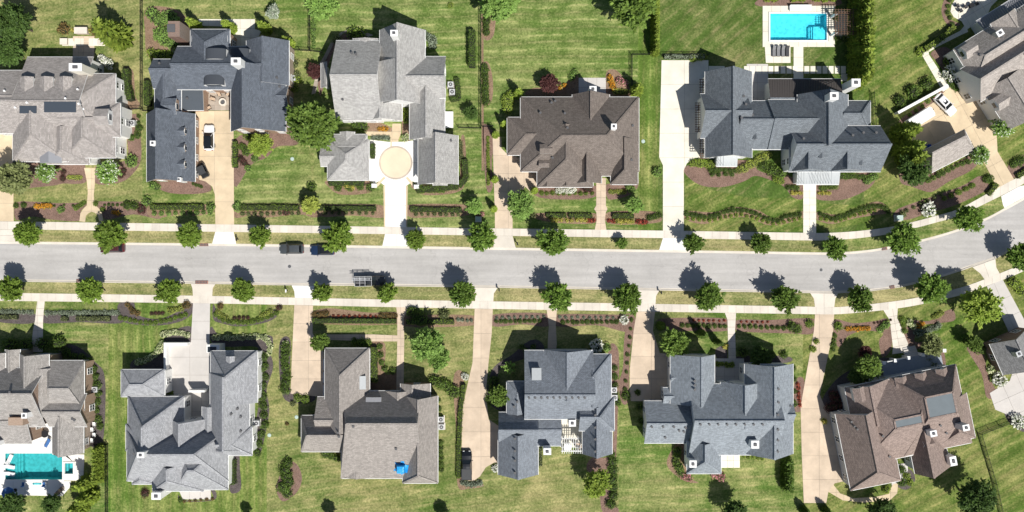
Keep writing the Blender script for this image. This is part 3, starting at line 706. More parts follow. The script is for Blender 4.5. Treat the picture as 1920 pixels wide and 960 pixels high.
    def v(s, x0, y0, x1, y1, ze, pitch=0.85, aT=0, aB=0, r=None, zr=None, **kw):
        e = [LG(x0,y0,ze), LG(x1,y0,ze), LG(x1,y1,ze), LG(x0,y1,ze)]
        ux = (e[1]-e[0]).normalized(); uy = (e[3]-e[0]).normalized(); wy = (e[3]-e[0]).length; wx = (e[1]-e[0]).length
        if zr is None: zr = ze + pitch*wx/2
        else: zr = ze + (zr-ze)*1.3
        t = wx/2
        if r is not None: t = max(0.05, min(wx-0.05, (LG(r, (y0+y1)/2, zr)-e[0]).dot(ux)))
        a = min(aT/10, wy*0.49); b = min(aB/10, wy*0.49)
        tt = e[0]+ux*t+uy*a; tb = e[0]+ux*t+uy*(wy-b)
        return s.wing(e, [tt, tt, tb, tb], ze, zr, **kw)
    def deck(s, x0, y0, x1, y1, a0, b0, a1, b1, ze, zr, **kw):
        """hipped roof cut off by a flat deck (a0,b0,a1,b1)"""
        e = [LG(x0,y0,ze), LG(x1,y0,ze), LG(x1,y1,ze), LG(x0,y1,ze)]
        t = [LG(a0,b0,zr), LG(a1,b0,zr), LG(a1,b1,zr), LG(a0,b1,zr)]
        return s.wing(e, t, ze, zr, **kw)
    def shed(s, x0, y0, x1, y1, ze, zr, high='top', **kw):
        """single slope, high along one side"""
        e = [LG(x0,y0,ze), LG(x1,y0,ze), LG(x1,y1,ze), LG(x0,y1,ze)]
        i = {'top': (0,1,1,0), 'bottom': (3,2,2,3), 'left': (0,0,3,3), 'right': (1,1,2,2)}[high]
        t = [Vector(e[k]) for k in i]
        return s.wing(e, t, ze, zr, **kw)
    # ---- where is the roof surface under a pixel
    def height(s, x, y):
        best = None
        for E, T, zE, zT, _ in s.wings:
            if not inside((x, y), E): continue
            z = zT
            for k in range(4):
                a, b, c, d = E[k], E[(k+1)%4], T[(k+1)%4], T[k]
                t = (b-a); t.z = 0
                if t.length < 1e-4: continue
                t.normalize(); n = Vector((t.y, -t.x, 0)); run = (c-a).dot(n)
                if abs(run) < 0.12: continue
                q = (Vector((x, y, 0))-Vector((a.x, a.y, 0))).dot(n)/run
                z = min(z, zE + (zT-zE)*max(0, q))
            best = z if best is None else max(best, z)
        return best
    def at(s, px, py):
        z = 4.0
        for _ in range(8):
            p = LG(px, py, z); h = s.height(p.x, p.y)
            if h is None: break
            z = h
        return LG(px, py, z)
    def rel(s, p): return (p.x-s.off.x, p.y-s.off.y, p.z-s.off.z)
    def chimney(s, px, py, w=1.1, d=0.9, h=1.6, mat='white_trim', cap='white_trim', name='chimney', rot=None):
        p = s.at(px, py); c = s.rel(p); ang = FR[0] if rot is None else rot
        b = MB(); b.box(-w/2, -d/2, -2.5, w/2, d/2, h)
        b.box(-w/2-0.04, -d/2-0.04, h, w/2+0.04, d/2+0.04, h+0.12, 1)
        b.box(-w/5, -d/5, h+0.12, w/5, d/5, h+0.3, 2)
        o = b.build(name, [M[mat], M[cap], M['vent']], s.root); o.location = c; o.rotation_euler[2] = ang
        return o
    def vents(s, pts, mat='vent', size=0.16, h=0.3):
        for px, py in pts:
            p = s.at(px, py); b = MB(); b.cyl((0,0), size, size, -0.4, h, 8); b.cyl((0,0), size*1.5, size*1.5, h, h+0.06, 8)
            o = b.build('roof_vent', M[mat], s.root); o.location = s.rel(p)
    def dormer(s, x0, y0, x1, y1, face, rise=1.1, pitch=0.8, roof=None, hipped=False, wall=None, flat=False):
        """gabled dormer; face = side it looks to"""
        fx = {'top': ((x0+x1)/2, y0), 'bottom': ((x0+x1)/2, y1), 'left': (x0, (y0+y1)/2), 'right': (x1, (y0+y1)/2)}[face]
        zb = s.at(*fx).z; ze = zb + rise; s.wings_backup = len(s.wings)
        kw = dict(zb=zb-0.6, names=('dormer', 'dormer_roof'), gut=False, over=0.15, roof=roof, wall=wall, windows=False, thick=0.12)
        if flat:
            ro, wo, B = s.shed(x0, y0, x1, y1, ze, ze+0.45, {'top':'bottom','bottom':'top','left':'right','right':'left'}[face], **kw)
        elif face in ('top', 'bottom'): ro, wo, B = s.v(x0, y0, x1, y1, ze, pitch, **kw)
        else: ro, wo, B = s.h(x0, y0, x1, y1, ze, pitch, **kw)
        del s.wings[s.wings_backup:]
        ro.parent = wo
        k = {'top': 0, 'right': 1, 'bottom': 2, 'left': 3}[face]
        a, b = B[k], B[(k+1)%4]; m = (a+b)/2; t = (b-a); t.z = 0; L = t.length; t.normalize(); n = Vector((t.y, -t.x, 0))
        cen = (B[0]+B[1]+B[2]+B[3])/4
        if (m-cen).dot(n) < 0: n = -n
        w = min(1.0, L*0.55); zz = ze-0.55
        fr = MB(); pm = Vector((m.x, m.y, zz)); fr.bar(s.rel(pm+n*0.03-t*(w/2+0.08)), s.rel(pm+n*0.03+t*(w/2+0.08)), 0.08, 1.05); o = fr.build('window', M['white_trim'], wo)
        pn = MB(); pn.bar(s.rel(pm+n*0.08-t*w/2), s.rel(pm+n*0.08+t*w/2), 0.03, 0.85); pn.build('pane', M['pane'], wo)
        return wo
    def panel(s, x0, y0, x1, y1, mat, name='roof_panel', lift=0.07):
        """flat rectangle lying on the roof slope (skylight, solar panel, tarpaulin)"""
        P = [s.at(x0,y0), s.at(x1,y0), s.at(x1,y1), s.at(x0,y1)]
        n = (P[1]-P[0]).cross(P[3]-P[0]).normalized(); n = n if n.z > 0 else -n
        v = [s.rel(p+n*0.005) for p in P]+[s.rel(p+n*lift) for p in P]
        return pydata(name, v, [(4,5,6,7),(0,1,5,4),(1,2,6,5),(2,3,7,6),(3,0,4,7)], mat, s.root)
    def seams(s, x0, y0, x1, y1, dirn, step=4.5, mat=None, w=0.05):
        """standing seams of a metal roof, joined: far too fine to pick apart"""
        b = MB(); q = x0 if dirn == 'v' else y0
        while q <= (x1 if dirn == 'v' else y1)+0.01:
            A, B_ = (s.at(q, y0+0.6), s.at(q, y1-0.6)) if dirn == 'v' else (s.at(x0+0.6, q), s.at(x1-0.6, q))
            b.bar(s.rel(A+Vector((0,0,0.03))), s.rel(B_+Vector((0,0,0.03))), w, 0.07); q += step
        o = b.build('standing_seams', mat, s.root); o['kind'] = 'stuff'
    def windows(s):
        E_all = [(E, zE) for E, T, zE, zT, w in s.wings]
        for wi, (E, T, zE, zT, w) in enumerate(s.wings):
            if not w: continue
            cen = (E[0]+E[1]+E[2]+E[3])/4
            for k in range(4):
                a, b = E[k], E[(k+1)%4]; t = b-a; t.z = 0; L = t.length
                if L < 2.4: continue
                t.normalize(); n = Vector((t.y, -t.x, 0))
                if (a-cen).dot(n) < 0: n = -n
                cnt = max(1, int((L-0.8)/2.9))
                for i in range(cnt):
                    q = a + t*(L*(i+0.5)/cnt)
                    for zc in ([1.7, 4.4] if zE > 4.9 else [1.7]):
                        out = q + n*0.7
                        if any(inside((out.x, out.y), E2) for j, (E2, z2) in enumerate(E_all) if j != wi): continue
                        wallp = q - n*(0.4 + ((wi+1) % 7)*0.004)
                        if any(inside((wallp.x+n.x*.2, wallp.y+n.y*.2), E2) and z2 > zc for j, (E2, z2) in enumerate(E_all) if j != wi): continue
                        o = bpy.data.objects.new('window', WIN[0]); col.objects.link(o); o.parent = s.root
                        o.location = s.rel(Vector((wallp.x, wallp.y, zc))); o.rotation_euler[2] = math.atan2(n.y, n.x)+math.pi/2
                        g = bpy.data.objects.new('pane', WIN[1]); col.objects.link(g); g.parent = o
        return s
    def wallbox(s, name, x0, y0, x1, y1, z0, z1, mat, parent=None):
        """free rectangular solid of this house, corners as ground pixels"""
        P = [LG(x0,y0,0), LG(x1,y0,0), LG(x1,y1,0), LG(x0,y1,0)]
        b = MB(); b.prism([s.rel(p)[:2] for p in P], z0, z1); return b.build(name, M[mat] if isinstance(mat, str) else mat, parent or s.root)
    def doors(s, x0, y0, x1, y1, n, mat='white_trim', name='garage_door', hgt=2.3):
        """row of panelled doors along a wall line (ground pixels)"""
        A = LG(x0,y0,0); B_ = LG(x1,y1,0); t = (B_-A); L = t.length; t.normalize()
        for i in range(n):
            c = A + t*(L*(i+0.5)/n); w = L/n*0.82; b = MB()
            b.bar(s.rel(c-t*w/2+Vector((0,0,hgt/2))), s.rel(c+t*w/2+Vector((0,0,hgt/2))), 0.16, hgt)
            for k in range(4): b.bar(s.rel(c-t*w/2+Vector((0,0,0.28+k*0.58))), s.rel(c+t*w/2+Vector((0,0,0.28+k*0.58))), 0.2, 0.48)
            b.build(name, M[mat], s.root)
M['porch_floor'] = plain('slate_porch_floor', (0.30, 0.33, 0.37), 0.8, 0.1)
M['deck'] = plain('roof_membrane', (0.135, 0.16, 0.175), 0.7, 0.06, 1.0)
def _win():
    b = MB()
    for x0, z0, x1, z1 in ((-0.6,-0.85,-0.5,0.85),(0.5,-0.85,0.6,0.85),(-0.6,0.75,0.6,0.85),(-0.68,-0.93,0.68,-0.83),(-0.03,-0.83,0.03,0.75),(-0.5,-0.05,0.5,0.03)):
        b.box(x0, -0.09, z0, x1, 0.05, z1)
    o = b.build('window', M['white_trim']); p = MB(); p.box(-0.5, -0.05, -0.83, 0.5, 0.03, 0.75); q = p.build('pane', M['pane'])
    a, c = o.data, q.data; bpy.data.objects.remove(o); bpy.data.objects.remove(q); return a, c
WIN = _win()
S = {}
for k, c in dict(warm=(0.35,0.325,0.31), navy=(0.125,0.143,0.172), pale=(0.40,0.395,0.385), brown=(0.195,0.167,0.149), slate=(0.175,0.197,0.22),
                 taupe=(0.375,0.343,0.318), grey=(0.35,0.36,0.38), drab=(0.32,0.295,0.275), blue=(0.225,0.25,0.285), sky=(0.26,0.292,0.325), russet=(0.285,0.225,0.20), stone=(0.335,0.318,0.302), ash=(0.27,0.27,0.27)).items():
    S[k] = shingle('shingles_'+k, c)
S['metal_white'] = plain('white_metal_roof', (0.43,0.45,0.46), 0.75, 0.05, spec=0.15)
S['metal_dark'] = plain('dark_metal_roof', (0.085,0.075,0.07), 0.5, 0.08, metal=0.2)
S['metal_grey'] = plain('grey_metal_roof', (0.25,0.255,0.275), 0.6, 0.06)
S['membrane'] = plain('dark_membrane_roof', (0.075,0.088,0.105), 0.7, 0.06)
M['solar'] = glassy('solar_glass', (0.045, 0.055, 0.07), 0.25)
# ---- north side, from the left
frame()
H = House('house', 'large warm grey shingled house with three rear dormers at the left edge, north side', 'house', 110, 200, S['warm'], M['wall_white'])
H.h(-30,138,217,250, 5.4, 0.62, 0, 60, r=188); H.h(51,107,175,262, 4.6, zr=8.3, r=189); H.h(-70,132,42,247, 5.2, 0.55, r=180)
H.h(118,193,226,257, 5.3, 0.7, 0, 28); H.v(24,200,128,303, 5.2, 0.62, 0, 44); H.v(122,225,217,296, 5.0, 0.6, 0, 34); H.v(88,240,168,308, 4.6, 0.6, 0, 24)
for x in (38, 75, 110): H.dormer(x, 144, x+25, 180, 'top', 1.0, 0.5)
H.dormer(178, 204, 205, 234, 'right', 1.2, 0.5); H.dormer(75, 280, 116, 306, 'bottom', 0.9, 0.35, S['metal_grey'])
H.chimney(160, 134, 2.2, 1.3, 3.2, 'wall_cream'); H.panel(37, 198, 69, 212, M['solar'], 'solar_panel', 0.12); H.panel(83, 189.5, 143, 210, M['solar'], 'solar_panel', 0.12)
H.vents([(52,193),(124,185),(147,168),(149,195),(158,205),(10,171),(30,202)], 'plastic_white', 0.13); H.windows()

H = House('house', 'dark navy shingled house around a courtyard patio with arched dormers and a brick chimney', 'house', 420, 150, S['navy'], M['wall_brick'])
H.v(357,55,431,128, 5.0, 0.7, 30, 0); H.h(332,87,500,168, 5.2, 0.8, 0, 0, r=120); H.h(287,111,345,166, 4.6, 0.7, 0, 0, r=129); H.v(290,140,340,215, 4.4, 0.75, 0, 0)
H.v(462,76,542,160, 5.2, 0.8); H.v(433,128,536,247, 5.0, zr=8.8, r=455); H.h(470,160,541,205, 4.8, 0.7)
H.shed(340,163,382,207, 3.4, 3.9, 'top', roof=S['membrane'], windows=False); H.dormer(303,184,331,214,'right',1.2,0.4)
def barrel(H, x0, y0, x1, y1, face):
    """arch-topped dormer"""
    fx = ((x0+x1)/2, y0 if face == 'top' else y1); zb = H.at(*fx).z; ze = zb+0.7
    a = LG(x0,y0,ze); b = LG(x1,y1,ze); w = abs(b.x-a.x); d = abs(a.y-b.y); n = 10
    bm = MB(); v = []
    for y in (-d/2, d/2):
        for i in range(n+1):
            t = math.pi*i/n; v.append((-w/2*math.cos(t), y, 0.75*math.sin(t)))
        v += [(w/2,y,-1.6),(-w/2,y,-1.6)]
    m = n+3; f = [tuple(range(m))[::-1], tuple(range(m,2*m))] + [(i,i+1,m+i+1,m+i) for i in range(m-1)] + [(m-1,0,m,2*m-1)]
    bm.add(v, f); bm.m = [1,1]+[0]*n+[1]*(len(f)-2-n)
    o = bm.build('dormer', [H.roof, M['white_trim']], H.root); o.location = H.rel((a+b)/2)
    p = MB(); yy = (d/2+0.02)*(1 if face == 'top' else -1); p.box(-w*0.35, yy-0.03, -0.7, w*0.35, yy+0.03, 0.45); p.build('pane', M['pane'], o)
barrel(H, 385, 92, 424, 112, 'top'); barrel(H, 432, 92, 468, 110, 'top'); barrel(H, 382, 142, 421, 160, 'bottom')
H.wallbox('chimney', 345, 60, 366, 88, 0, 7.0, 'wall_redbrick'); H.wallbox('chimney_cap', 344, 66, 358, 80, 7.0, 7.15, 'vent')
H.chimney(452, 122, 1.6, 1.2, 2.6); H.vents([(300,119),(520,146),(525,163),(352,185)]); H.windows()

H = House('garage', 'dark navy shingled garage with three small gabled dormers beside the black cart', 'garage', 320, 280, S['navy'], M['wall_brick'])
H.v(275,213,366,341, 3.0, zr=7.4, r=293)
for y in (246, 277, 308): H.dormer(325, y-8, 347, y+8, 'right', 0.7, 0.8)
H.chimney(291, 270, 0.9, 0.8, 0.9, name='cupola'); H.chimney(337, 337, 0.7, 0.7, 0.2, name='roof_hatch'); H.doors(363,225,363,332,3,'wood_brown'); H.windows()

H = House('house', 'pale grey shingled house with white gables behind the round paved court', 'house', 720, 150, S['pale'], M['wall_white'])
H.h(630,76,716,226, 5.0, zr=9.0, r=140); H.v(688,120,797,195.5, 5.0, zr=8.7, r=744.5); H.v(712,56,797,196, 5.4, zr=9.0, r=745); H.h(745,106,836,184, 5.0, zr=8.0, r=143); H.v(768,165,834,262, 4.0, zr=6.6, r=799)
H.v(686,190,754,226, 3.6, zr=5.9, r=712); H.v(768,217,800,262, 3.6, 0.8)
H.v(662,72,709,120, 4.6, 0.25); H.v(634,87,664,122, 4.4, 0.25); H.shed(602,118,615,165, 3.0, 4.2, 'right', windows=False)
H.chimney(743, 70, 1.2, 1.0, 2.6, 'wall_white'); H.vents([(660,100),(668,102),(643,187)]); H.wallbox('side_door_step', 833, 210, 850, 240, 0, 0.5, 'white_trim'); H.windows()
H = House('garage', 'pale grey hipped pavilion on the left of the round paved court', 'garage', 650, 300, S['pale'], M['wall_white'])
H.v(614,262,692,338, 3.0, 0.62, 30, 34); H.h(601,277,645,312, 2.9, 0.6); H.v(638,247,665,290, 2.9, 0.5); H.h(622,252,688,300, 3.0, 0.45, 12, 12); H.windows(); H.doors(690,302,690,334,1)
H = House('garage', 'pale grey gabled garage on the right of the round paved court', 'garage', 820, 300, S['pale'], M['wall_white'])
H.v(784,254,859,346, 3.0, zr=6.2, r=817); H.v(812,330,838,348, 2.6, 0.4); H.doors(788,262,788,338,2,'plastic_grey'); H.vents([(846,264)]); H.windows()

H = House('house', 'brown shingled hip roofed house with white gutters beside the pinkish driveway', 'house', 1075, 265, S['brown'], M['wall_brick'])
H.h(976,182,1198,322, 3.6, zr=8.0, aL=72, aR=66, r=254); H.h(951,220,1085,291, 3.4, 0.7, 34, 0); H.v(1007,240,1112,351, 3.5, zr=7.2, aT=0, aB=46, r=1062)
H.v(1073,177,1143,250, 3.5, zr=6.2, r=1108); H.v(1145,262,1196,346, 3.5, zr=6.0, aB=24, r=1172); H.v(1076,268,1128,344, 3.5, zr=6.0, r=1101); H.h(1080,300,1190,330, 3.5, 0.5)
H.v(1016,330,1036,350, 3.6, 0.9); H.v(1052,330,1072,349, 3.6, 0.9)
H.dormer(1012, 270, 1036, 288, 'left', 0.8, 0.6); H.dormer(1010, 300, 1030, 314, 'left', 0.6, 0.6)
H.chimney(1110, 171, 1.2, 1.0, 1.8); H.chimney(1149, 240, 0.9, 0.9, 1.6); H.vents([(1034,193),(1041,190),(1059,213),(1013,212),(1064,240),(1036,296),(1184,300),(1186,236)])
H.shed(1091,331,1105,346, 3.7, 4.2, 'top', roof=S['metal_white'], windows=False); H.doors(1010,298,1010,330,2); H.windows()

H = House('house', 'slate grey farmhouse with white porch roofs and pergolas over its garage doors', 'house', 1480, 230, S['slate'], M['wall_white'])
H.v(1322,134,1410,296, 4.6, zr=7.9, r=1375.5); H.h(1313,176,1400,259, 4.6, zr=7.6, r=208); H.h(1378,189,1446,280, 4.4, zr=7.4, r=224); H.h(1440,187,1545,280, 4.7, zr=7.7, r=223)
H.v(1495,177,1590,280, 5.2, zr=9.0, r=1555); H.h(1478,236,1651,322, 5.2, zr=8.6, r=271); H.h(1570,189,1632,248, 4.0, zr=6.2, aR=28)
H.v(1480,268,1552,321, 5.0, zr=7.7, r=1517); H.v(1553,268,1628,321, 5.0, zr=7.7, r=1590)
H.shed(1440,148,1576,187, 3.4, 4.6, 'bottom', roof=S['metal_dark'], windows=False); H.seams(1444,149,1572,186,'v',4.6,S['metal_dark'])
H.shed(1493,318,1573,346, 3.0, 3.7, 'top', roof=S['metal_white'], windows=False); H.seams(1497,319,1570,345,'v',5.2,S['metal_white'])
H.shed(1343,291,1382,312, 3.0, 3.5, 'top', roof=S['metal_white'], windows=False); H.seams(1346,292,1380,311,'v',5.2,S['metal_white'])
for x, y in ((1417,262),(1540,297),(1615,310)):
    H.dormer(x-4, y-20, x+4, y, 'bottom', 0.5, 0.9)
H.chimney(1556, 184, 1.4, 1.2, 1.8); H.chimney(1587, 164, 1.5, 1.3, 4.0); H.vents([(1394,181),(1398,196),(1390,221),(1506,260),(1598,254),(1618,249),(1642,249),(1410,216)]); H.doors(1325,150,1325,172,1); H.doors(1317,195,1317,245,2); H.doors(1325,262,1325,292,1); H.windows()
for y0, y1 in ((149,174),(193,247),(260,297)):
    pg = MB(); xo = 1311 if y0 != 193 else 1303
    p0 = G(xo, y0, 2.8); p1 = G(xo+12, y1, 2.8)
    y = p0.y
    n = max(3, int((p0.y-p1.y)/0.42))
    for i in range(n+1):
        yy = p0.y + (p1.y-p0.y)*i/n; pg.bar(H.rel(Vector((p0.x, yy, 2.85))), H.rel(Vector((p1.x+0.6, yy, 2.85))), 0.09, 0.16)
    for k in range(3):
        xx = p0.x + 0.15 + k*0.45; pg.bar(H.rel(Vector((xx, p0.y, 2.98))), H.rel(Vector((xx, p1.y, 2.98))), 0.08, 0.08)
    pg.build('garage_pergola', M['wood_brown'], H.root)

frame(32, 1776, 97)
H = House('house', 'taupe shingled house set at an angle with a grey metal porch roof, upper right corner', 'house', 100, 80, S['taupe'], M['wall_white'])
H.h(12,2,210,80, 4.6, zr=7.0, aL=24); H.h(3,41,140,113, 4.8, zr=7.6, r=77); H.v(18,96,125,185, 4.2, zr=7.2, r=72); H.v(96,-2,150,100, 4.8, 0.75); H.h(110,60,240,150, 4.8, 0.7)
H.shed(76,-20,250,10, 2.9, 3.8, 'bottom', roof=S['metal_grey'], windows=False); H.seams(82,-18,200,10,'v',5.0,S['metal_grey'])
H.dormer(24, 6, 50, 32, 'left', 0.9, 0.7); H.dormer(24, 120, 52, 146, 'left', 0.9, 0.7); H.chimney(96, 22, 1.2, 1.0, 0.9, 'wall_cream'); H.vents([(48,38),(120,80),(100,30)])
H.doors(22,118,22,178,2,'black'); H.windows()
frame(27, 1722, 287)
H = House('garage', 'small taupe detached garage with a dark shaded court behind it, right edge', 'garage', 50, 25, S['taupe'], M['wall_grey'])
H.h(6,0,97,44, 2.9, zr=5.4, aR=22, r=12); H.windows()
# ---- south side, from the left
frame()
H = House('house', 'stone grey house with brick walls and pool terrace at the lower left corner', 'house', 60, 740, S['stone'], M['wall_brick'])
H.h(-70,690,86,800, 5.0, zr=8.4, r=739); H.v(37,664,92,745, 5.0, zr=7.6, r=46); H.v(-30,662,10,720, 5.0, 0.8); H.h(90,676,158,770, 4.3, 0.75, 20, 10); H.h(92,738,163,800, 4.2, 0.8, r=773)
H.v(98,775,157,850, 3.1, zr=5.4, r=110); H.h(-60,775,60,832, 4.4, 0.6, 0, 0, r=790); H.v(10,655,38,700, 4.6, 0.8); H.v(60,690,105,780, 4.8, 0.8)
H.wallbox('chimney', 62, 768, 88, 782, 0, 7.4, 'wall_brick'); H.chimney(56, 776, 0.9, 0.9, 1.6); H.chimney(4, 828, 0.8, 0.8, 1.4); H.vents([(137,785),(141,787),(20,735)]); H.windows()

H = House('house', 'light grey hip roofed house around a paved front court with white walls', 'house', 355, 790, S['grey'], M['wall_white'])
H.h(227,693,309,744, 4.2, 0.75, 24, 32); H.v(240,744,345,850, 4.4, zr=8.6, aT=44, r=266); H.v(236,795,300,845, 4.2, zr=6.6, aB=16, aT=16, r=256); H.h(238,806,428,902, 4.4, zr=8.8, aL=46, aR=40, r=853)
H.v(395,658,483,755, 4.3, zr=7.8, aT=42, r=421); H.v(394,700,468,845, 4.4, zr=8.0, aB=10, r=418); H.h(415,800,473,854, 4.3, zr=6.9, aR=30)
H.h(330,822,428,918, 4.3, zr=8.0, aR=44, aL=40); H.v(286,860,382,921, 4.3, zr=7.4, aT=10, aB=42, r=313); H.v(248,886,290,908, 4.2, 0.6, 0, 16); H.v(318,786,386,848, 4.5, zr=7.6, r=336)
H.v(379,762,410,812, 4.2, 0.7, 0, 0); H.chimney(270, 850, 1.2, 0.9, 1.2); H.chimney(305, 922, 1.6, 1.2, 2.6, 'wall_white'); H.vents([(446,766),(434,776),(452,781),(423,845),(452,808),(252,850)]); H.dormer(424,668,440,690,'top',0.8,0.5)
H.wallbox('court_wall', 313, 641, 318, 700, 0, 1.4, 'wall_white'); H.wallbox('court_wall', 318.3, 641, 357, 646, 0, 1.4, 'wall_white'); H.wallbox('entry_portico', 398, 643, 422, 658, 0, 2.8, 'wall_white'); H.wallbox('portico_roof', 400, 647, 416, 657, 2.8, 2.85, 'pane'); H.wallbox('court_gate', 362, 728, 392, 732, 0, 2.2, 'wall_white')
H.windows()

H = House('house', 'drab brown shingled house with a bright blue tarpaulin on its rear slope', 'house', 700, 790, S['drab'], M['wall_brick'])
H.v(609,653,693,805, 4.0, zr=7.2, aT=44, r=637); H.h(595,744,660,822, 3.7, 0.7, 0, 0); H.h(565,779,670,847, 3.4, zr=6.4, aL=20, r=817); H.h(640,733,790,897, 3.8, zr=8.6, aL=22, aR=0, r=795)
H.v(755,742,821,906, 3.9, zr=7.0, aB=24, r=784); H.v(751,719,807,800, 3.9, 0.6, 0, 0, r=773); H.v(722,733,775,800, 3.8, 0.7, 0, 0); H.v(640,830,700,896, 3.7, 0.3)
H.dormer(651, 705, 686, 730, 'right', 0.7, 0.2, S['metal_white'], flat=True); H.dormer(686, 745, 715, 772, 'top', 0.7, 0.2, S['metal_grey'], flat=True)
H.vents([(634,811),(663,799),(743,841),(636,818)]); H.doors(612,668,612,740,3); H.windows()
TARP_HOUSE = H

H = House('house', 'blue grey slate look house with rows of roof vents and a rear pergola patio', 'house', 1060, 750, S['blue'], M['wall_grey'])
H.h(983,657,1112,786, 5.2, zr=8.8, r=741); H.v(1020,656,1109,745, 5.3, zr=8.4, r=1064); H.v(1102,664,1146,760, 5.0, zr=7.4, aT=36, aB=0, r=1112); H.h(1085,745,1152,808, 4.8, zr=7.2, aR=30)
H.v(1092,758,1148,851, 4.2, zr=6.8, r=1120); H.v(950,715,990,776, 3.8, 0.7, 20, 0); H.h(935,773,1009,830, 3.6, zr=6.3, r=807); H.v(934,810,1009,890, 3.6, zr=6.2, r=972); H.h(985,768,1052,836, 3.8, 0.6)
H.chimney(1072, 790, 1.2, 1.1, 1.6); H.chimney(1025, 840, 1.3, 1.1, 2.6); H.dormer(997,690,1015,712,'top',0.8,0.2,S['metal_white'],flat=True)
H.vents([(992+11.6*i,745.5) for i in range(10)], 'vent', 0.14); H.vents([(965.5,822),(965.5,845),(965.5,863),(965.5,886),(1116,778),(1116,801),(1116,823),(1116,846),(964,762),(970,753)], 'vent', 0.15)
H.wallbox('balcony_wall', 989, 661, 1017, 664, 0, 4.6, 'wall_grey'); H.wallbox('balcony_wall', 989, 664.2, 992, 680, 0, 4.6, 'wall_grey'); H.doors(939,785,939,860,3); H.windows()

H = House('house', 'blue grey house with a long right gable and pink flowering shrubs behind it', 'house', 1350, 770, S['sky'], M['wall_white'])
H.h(1208,752,1292,831, 4.0, zr=6.2, r=795); H.v(1257,665,1340,757, 4.8, zr=7.6, r=1316); H.h(1257,692,1300,724, 4.4, 0.6); H.h(1243,727,1300,757, 4.2, 0.7); H.h(1291,720,1455,853, 5.0, zr=8.8, r=790)
H.v(1396,682,1487,851, 5.0, zr=8.4, r=1453); H.h(1425,683,1475,722, 4.6, 0.8, 0, 0); H.v(1351,716,1437,795, 5.0, zr=8.2, r=1398); H.v(1288,826,1352,888, 4.4, zr=7.0, aB=30, r=1323); H.h(1453,752,1486,797, 4.7, 0.8)
H.chimney(1295, 865, 1.2, 1.2, 1.8); H.chimney(1410, 829, 1.3, 1.3, 1.8); H.vents([(1313+16.6*i,795.5) for i in range(8)], 'vent', 0.14); H.vents([(1459,729),(1459,754),(1458,777),(1458,805),(1458,825),(1458,846),(1222,800),(1243,800),(1263,800),(1285,802),(1273,807),(1282,809),(1247,820),(1302,714),(1302,722),(1302,730),(1482,761)], 'vent', 0.15)
H.doors(1261,670,1261,690,1); H.doors(1262,695,1262,720,1); H.doors(1248,730,1248,752,1); H.windows()

frame(11.5, 1566, 776)
H = House('house', 'russet brown shingled house with flat grey roof decks and a white balustraded porch', 'house', 120, 50, S['russet'], M['wall_grey'])
H.v(0,0,96,147, 4.2, zr=8.0, aB=40, aT=0, r=57); H.deck(27,-45,190,105, 106,34,158,50, 4.6, 9.0); H.deck(112,-46,240,104, 171,4,224,44, 4.8, 9.4)
H.v(124,50,192,140, 4.2, zr=7.4, aB=0, r=158); H.v(184,10,249,96, 4.6, zr=7.2, aB=26, r=222); H.v(27,-45,112,30, 4.6, zr=7.0, r=74)
H.dormer(40,-40,62,-14,'top',0.7,0.8)
for u in (122, 160, 200): H.dormer(u,-44,u+22,-16,'top',0.7,0.8)
H.chimney(163,66,1.1,1.0,2.0); H.chimney(222,66,1.1,1.0,2.4,'plastic_grey'); H.chimney(190,124,1.1,1.6,1.8); H.dormer(148,78,168,98,'left',0.5,0.9); H.vents([(26,20),(30,30),(34,36),(83,98),(78,58),(196,76),(188,60)],'vent',0.14)
H.wallbox('porch_floor', 100, -78, 212, -46, 0, 0.9, 'porch_floor'); H.doors(3,10,3,140,3,'wood_brown')
for k in range(5): H.wallbox('step', 148, -96+k*4, 172, -92+k*4, 0, 0.15+k*0.17, 'conc_grey')
for a, b in ((100,146),(174,214)):
    rl = MB(); A = LG(a,-80,0); B_ = LG(b,-80,0)
    for z in (1.0, 1.75): rl.bar(H.rel(A+Vector((0,0,z))), H.rel(B_+Vector((0,0,z))), 0.12, 0.1)
    n = int((b-a)/1.6)
    for i in range(n+1):
        q = A.lerp(B_, i/n); rl.bar(H.rel(q+Vector((0,0,0.95))), H.rel(q+Vector((0,0,1.75))), 0.06, 0.06)
    rl.build('balustrade', M['white_trim'], H.root)
for u in (100, 122, 146, 174, 194, 214):
    pl_ = MB(); c = H.rel(LG(u,-80,0)); pl_.box(c[0]-0.25,c[1]-0.25,0,c[0]+0.25,c[1]+0.25,2.0); pl_.box(c[0]-0.32,c[1]-0.32,2.0,c[0]+0.32,c[1]+0.32,2.1); pl_.build('balustrade_pier', M['white_trim'], H.root)
H.windows()
frame(24, 1855, 645)
H = House('garage', 'plain grey gabled garage with a metal cupola at the lower right edge', 'garage', 50, 30, S['ash'], M['wall_redbrick'])
H.v(0,0,84,64, 3.2, zr=6.0, r=50); H.chimney(38,36,0.9,0.9,0.9,'steel','steel',name='cupola'); H.windows()
frame()
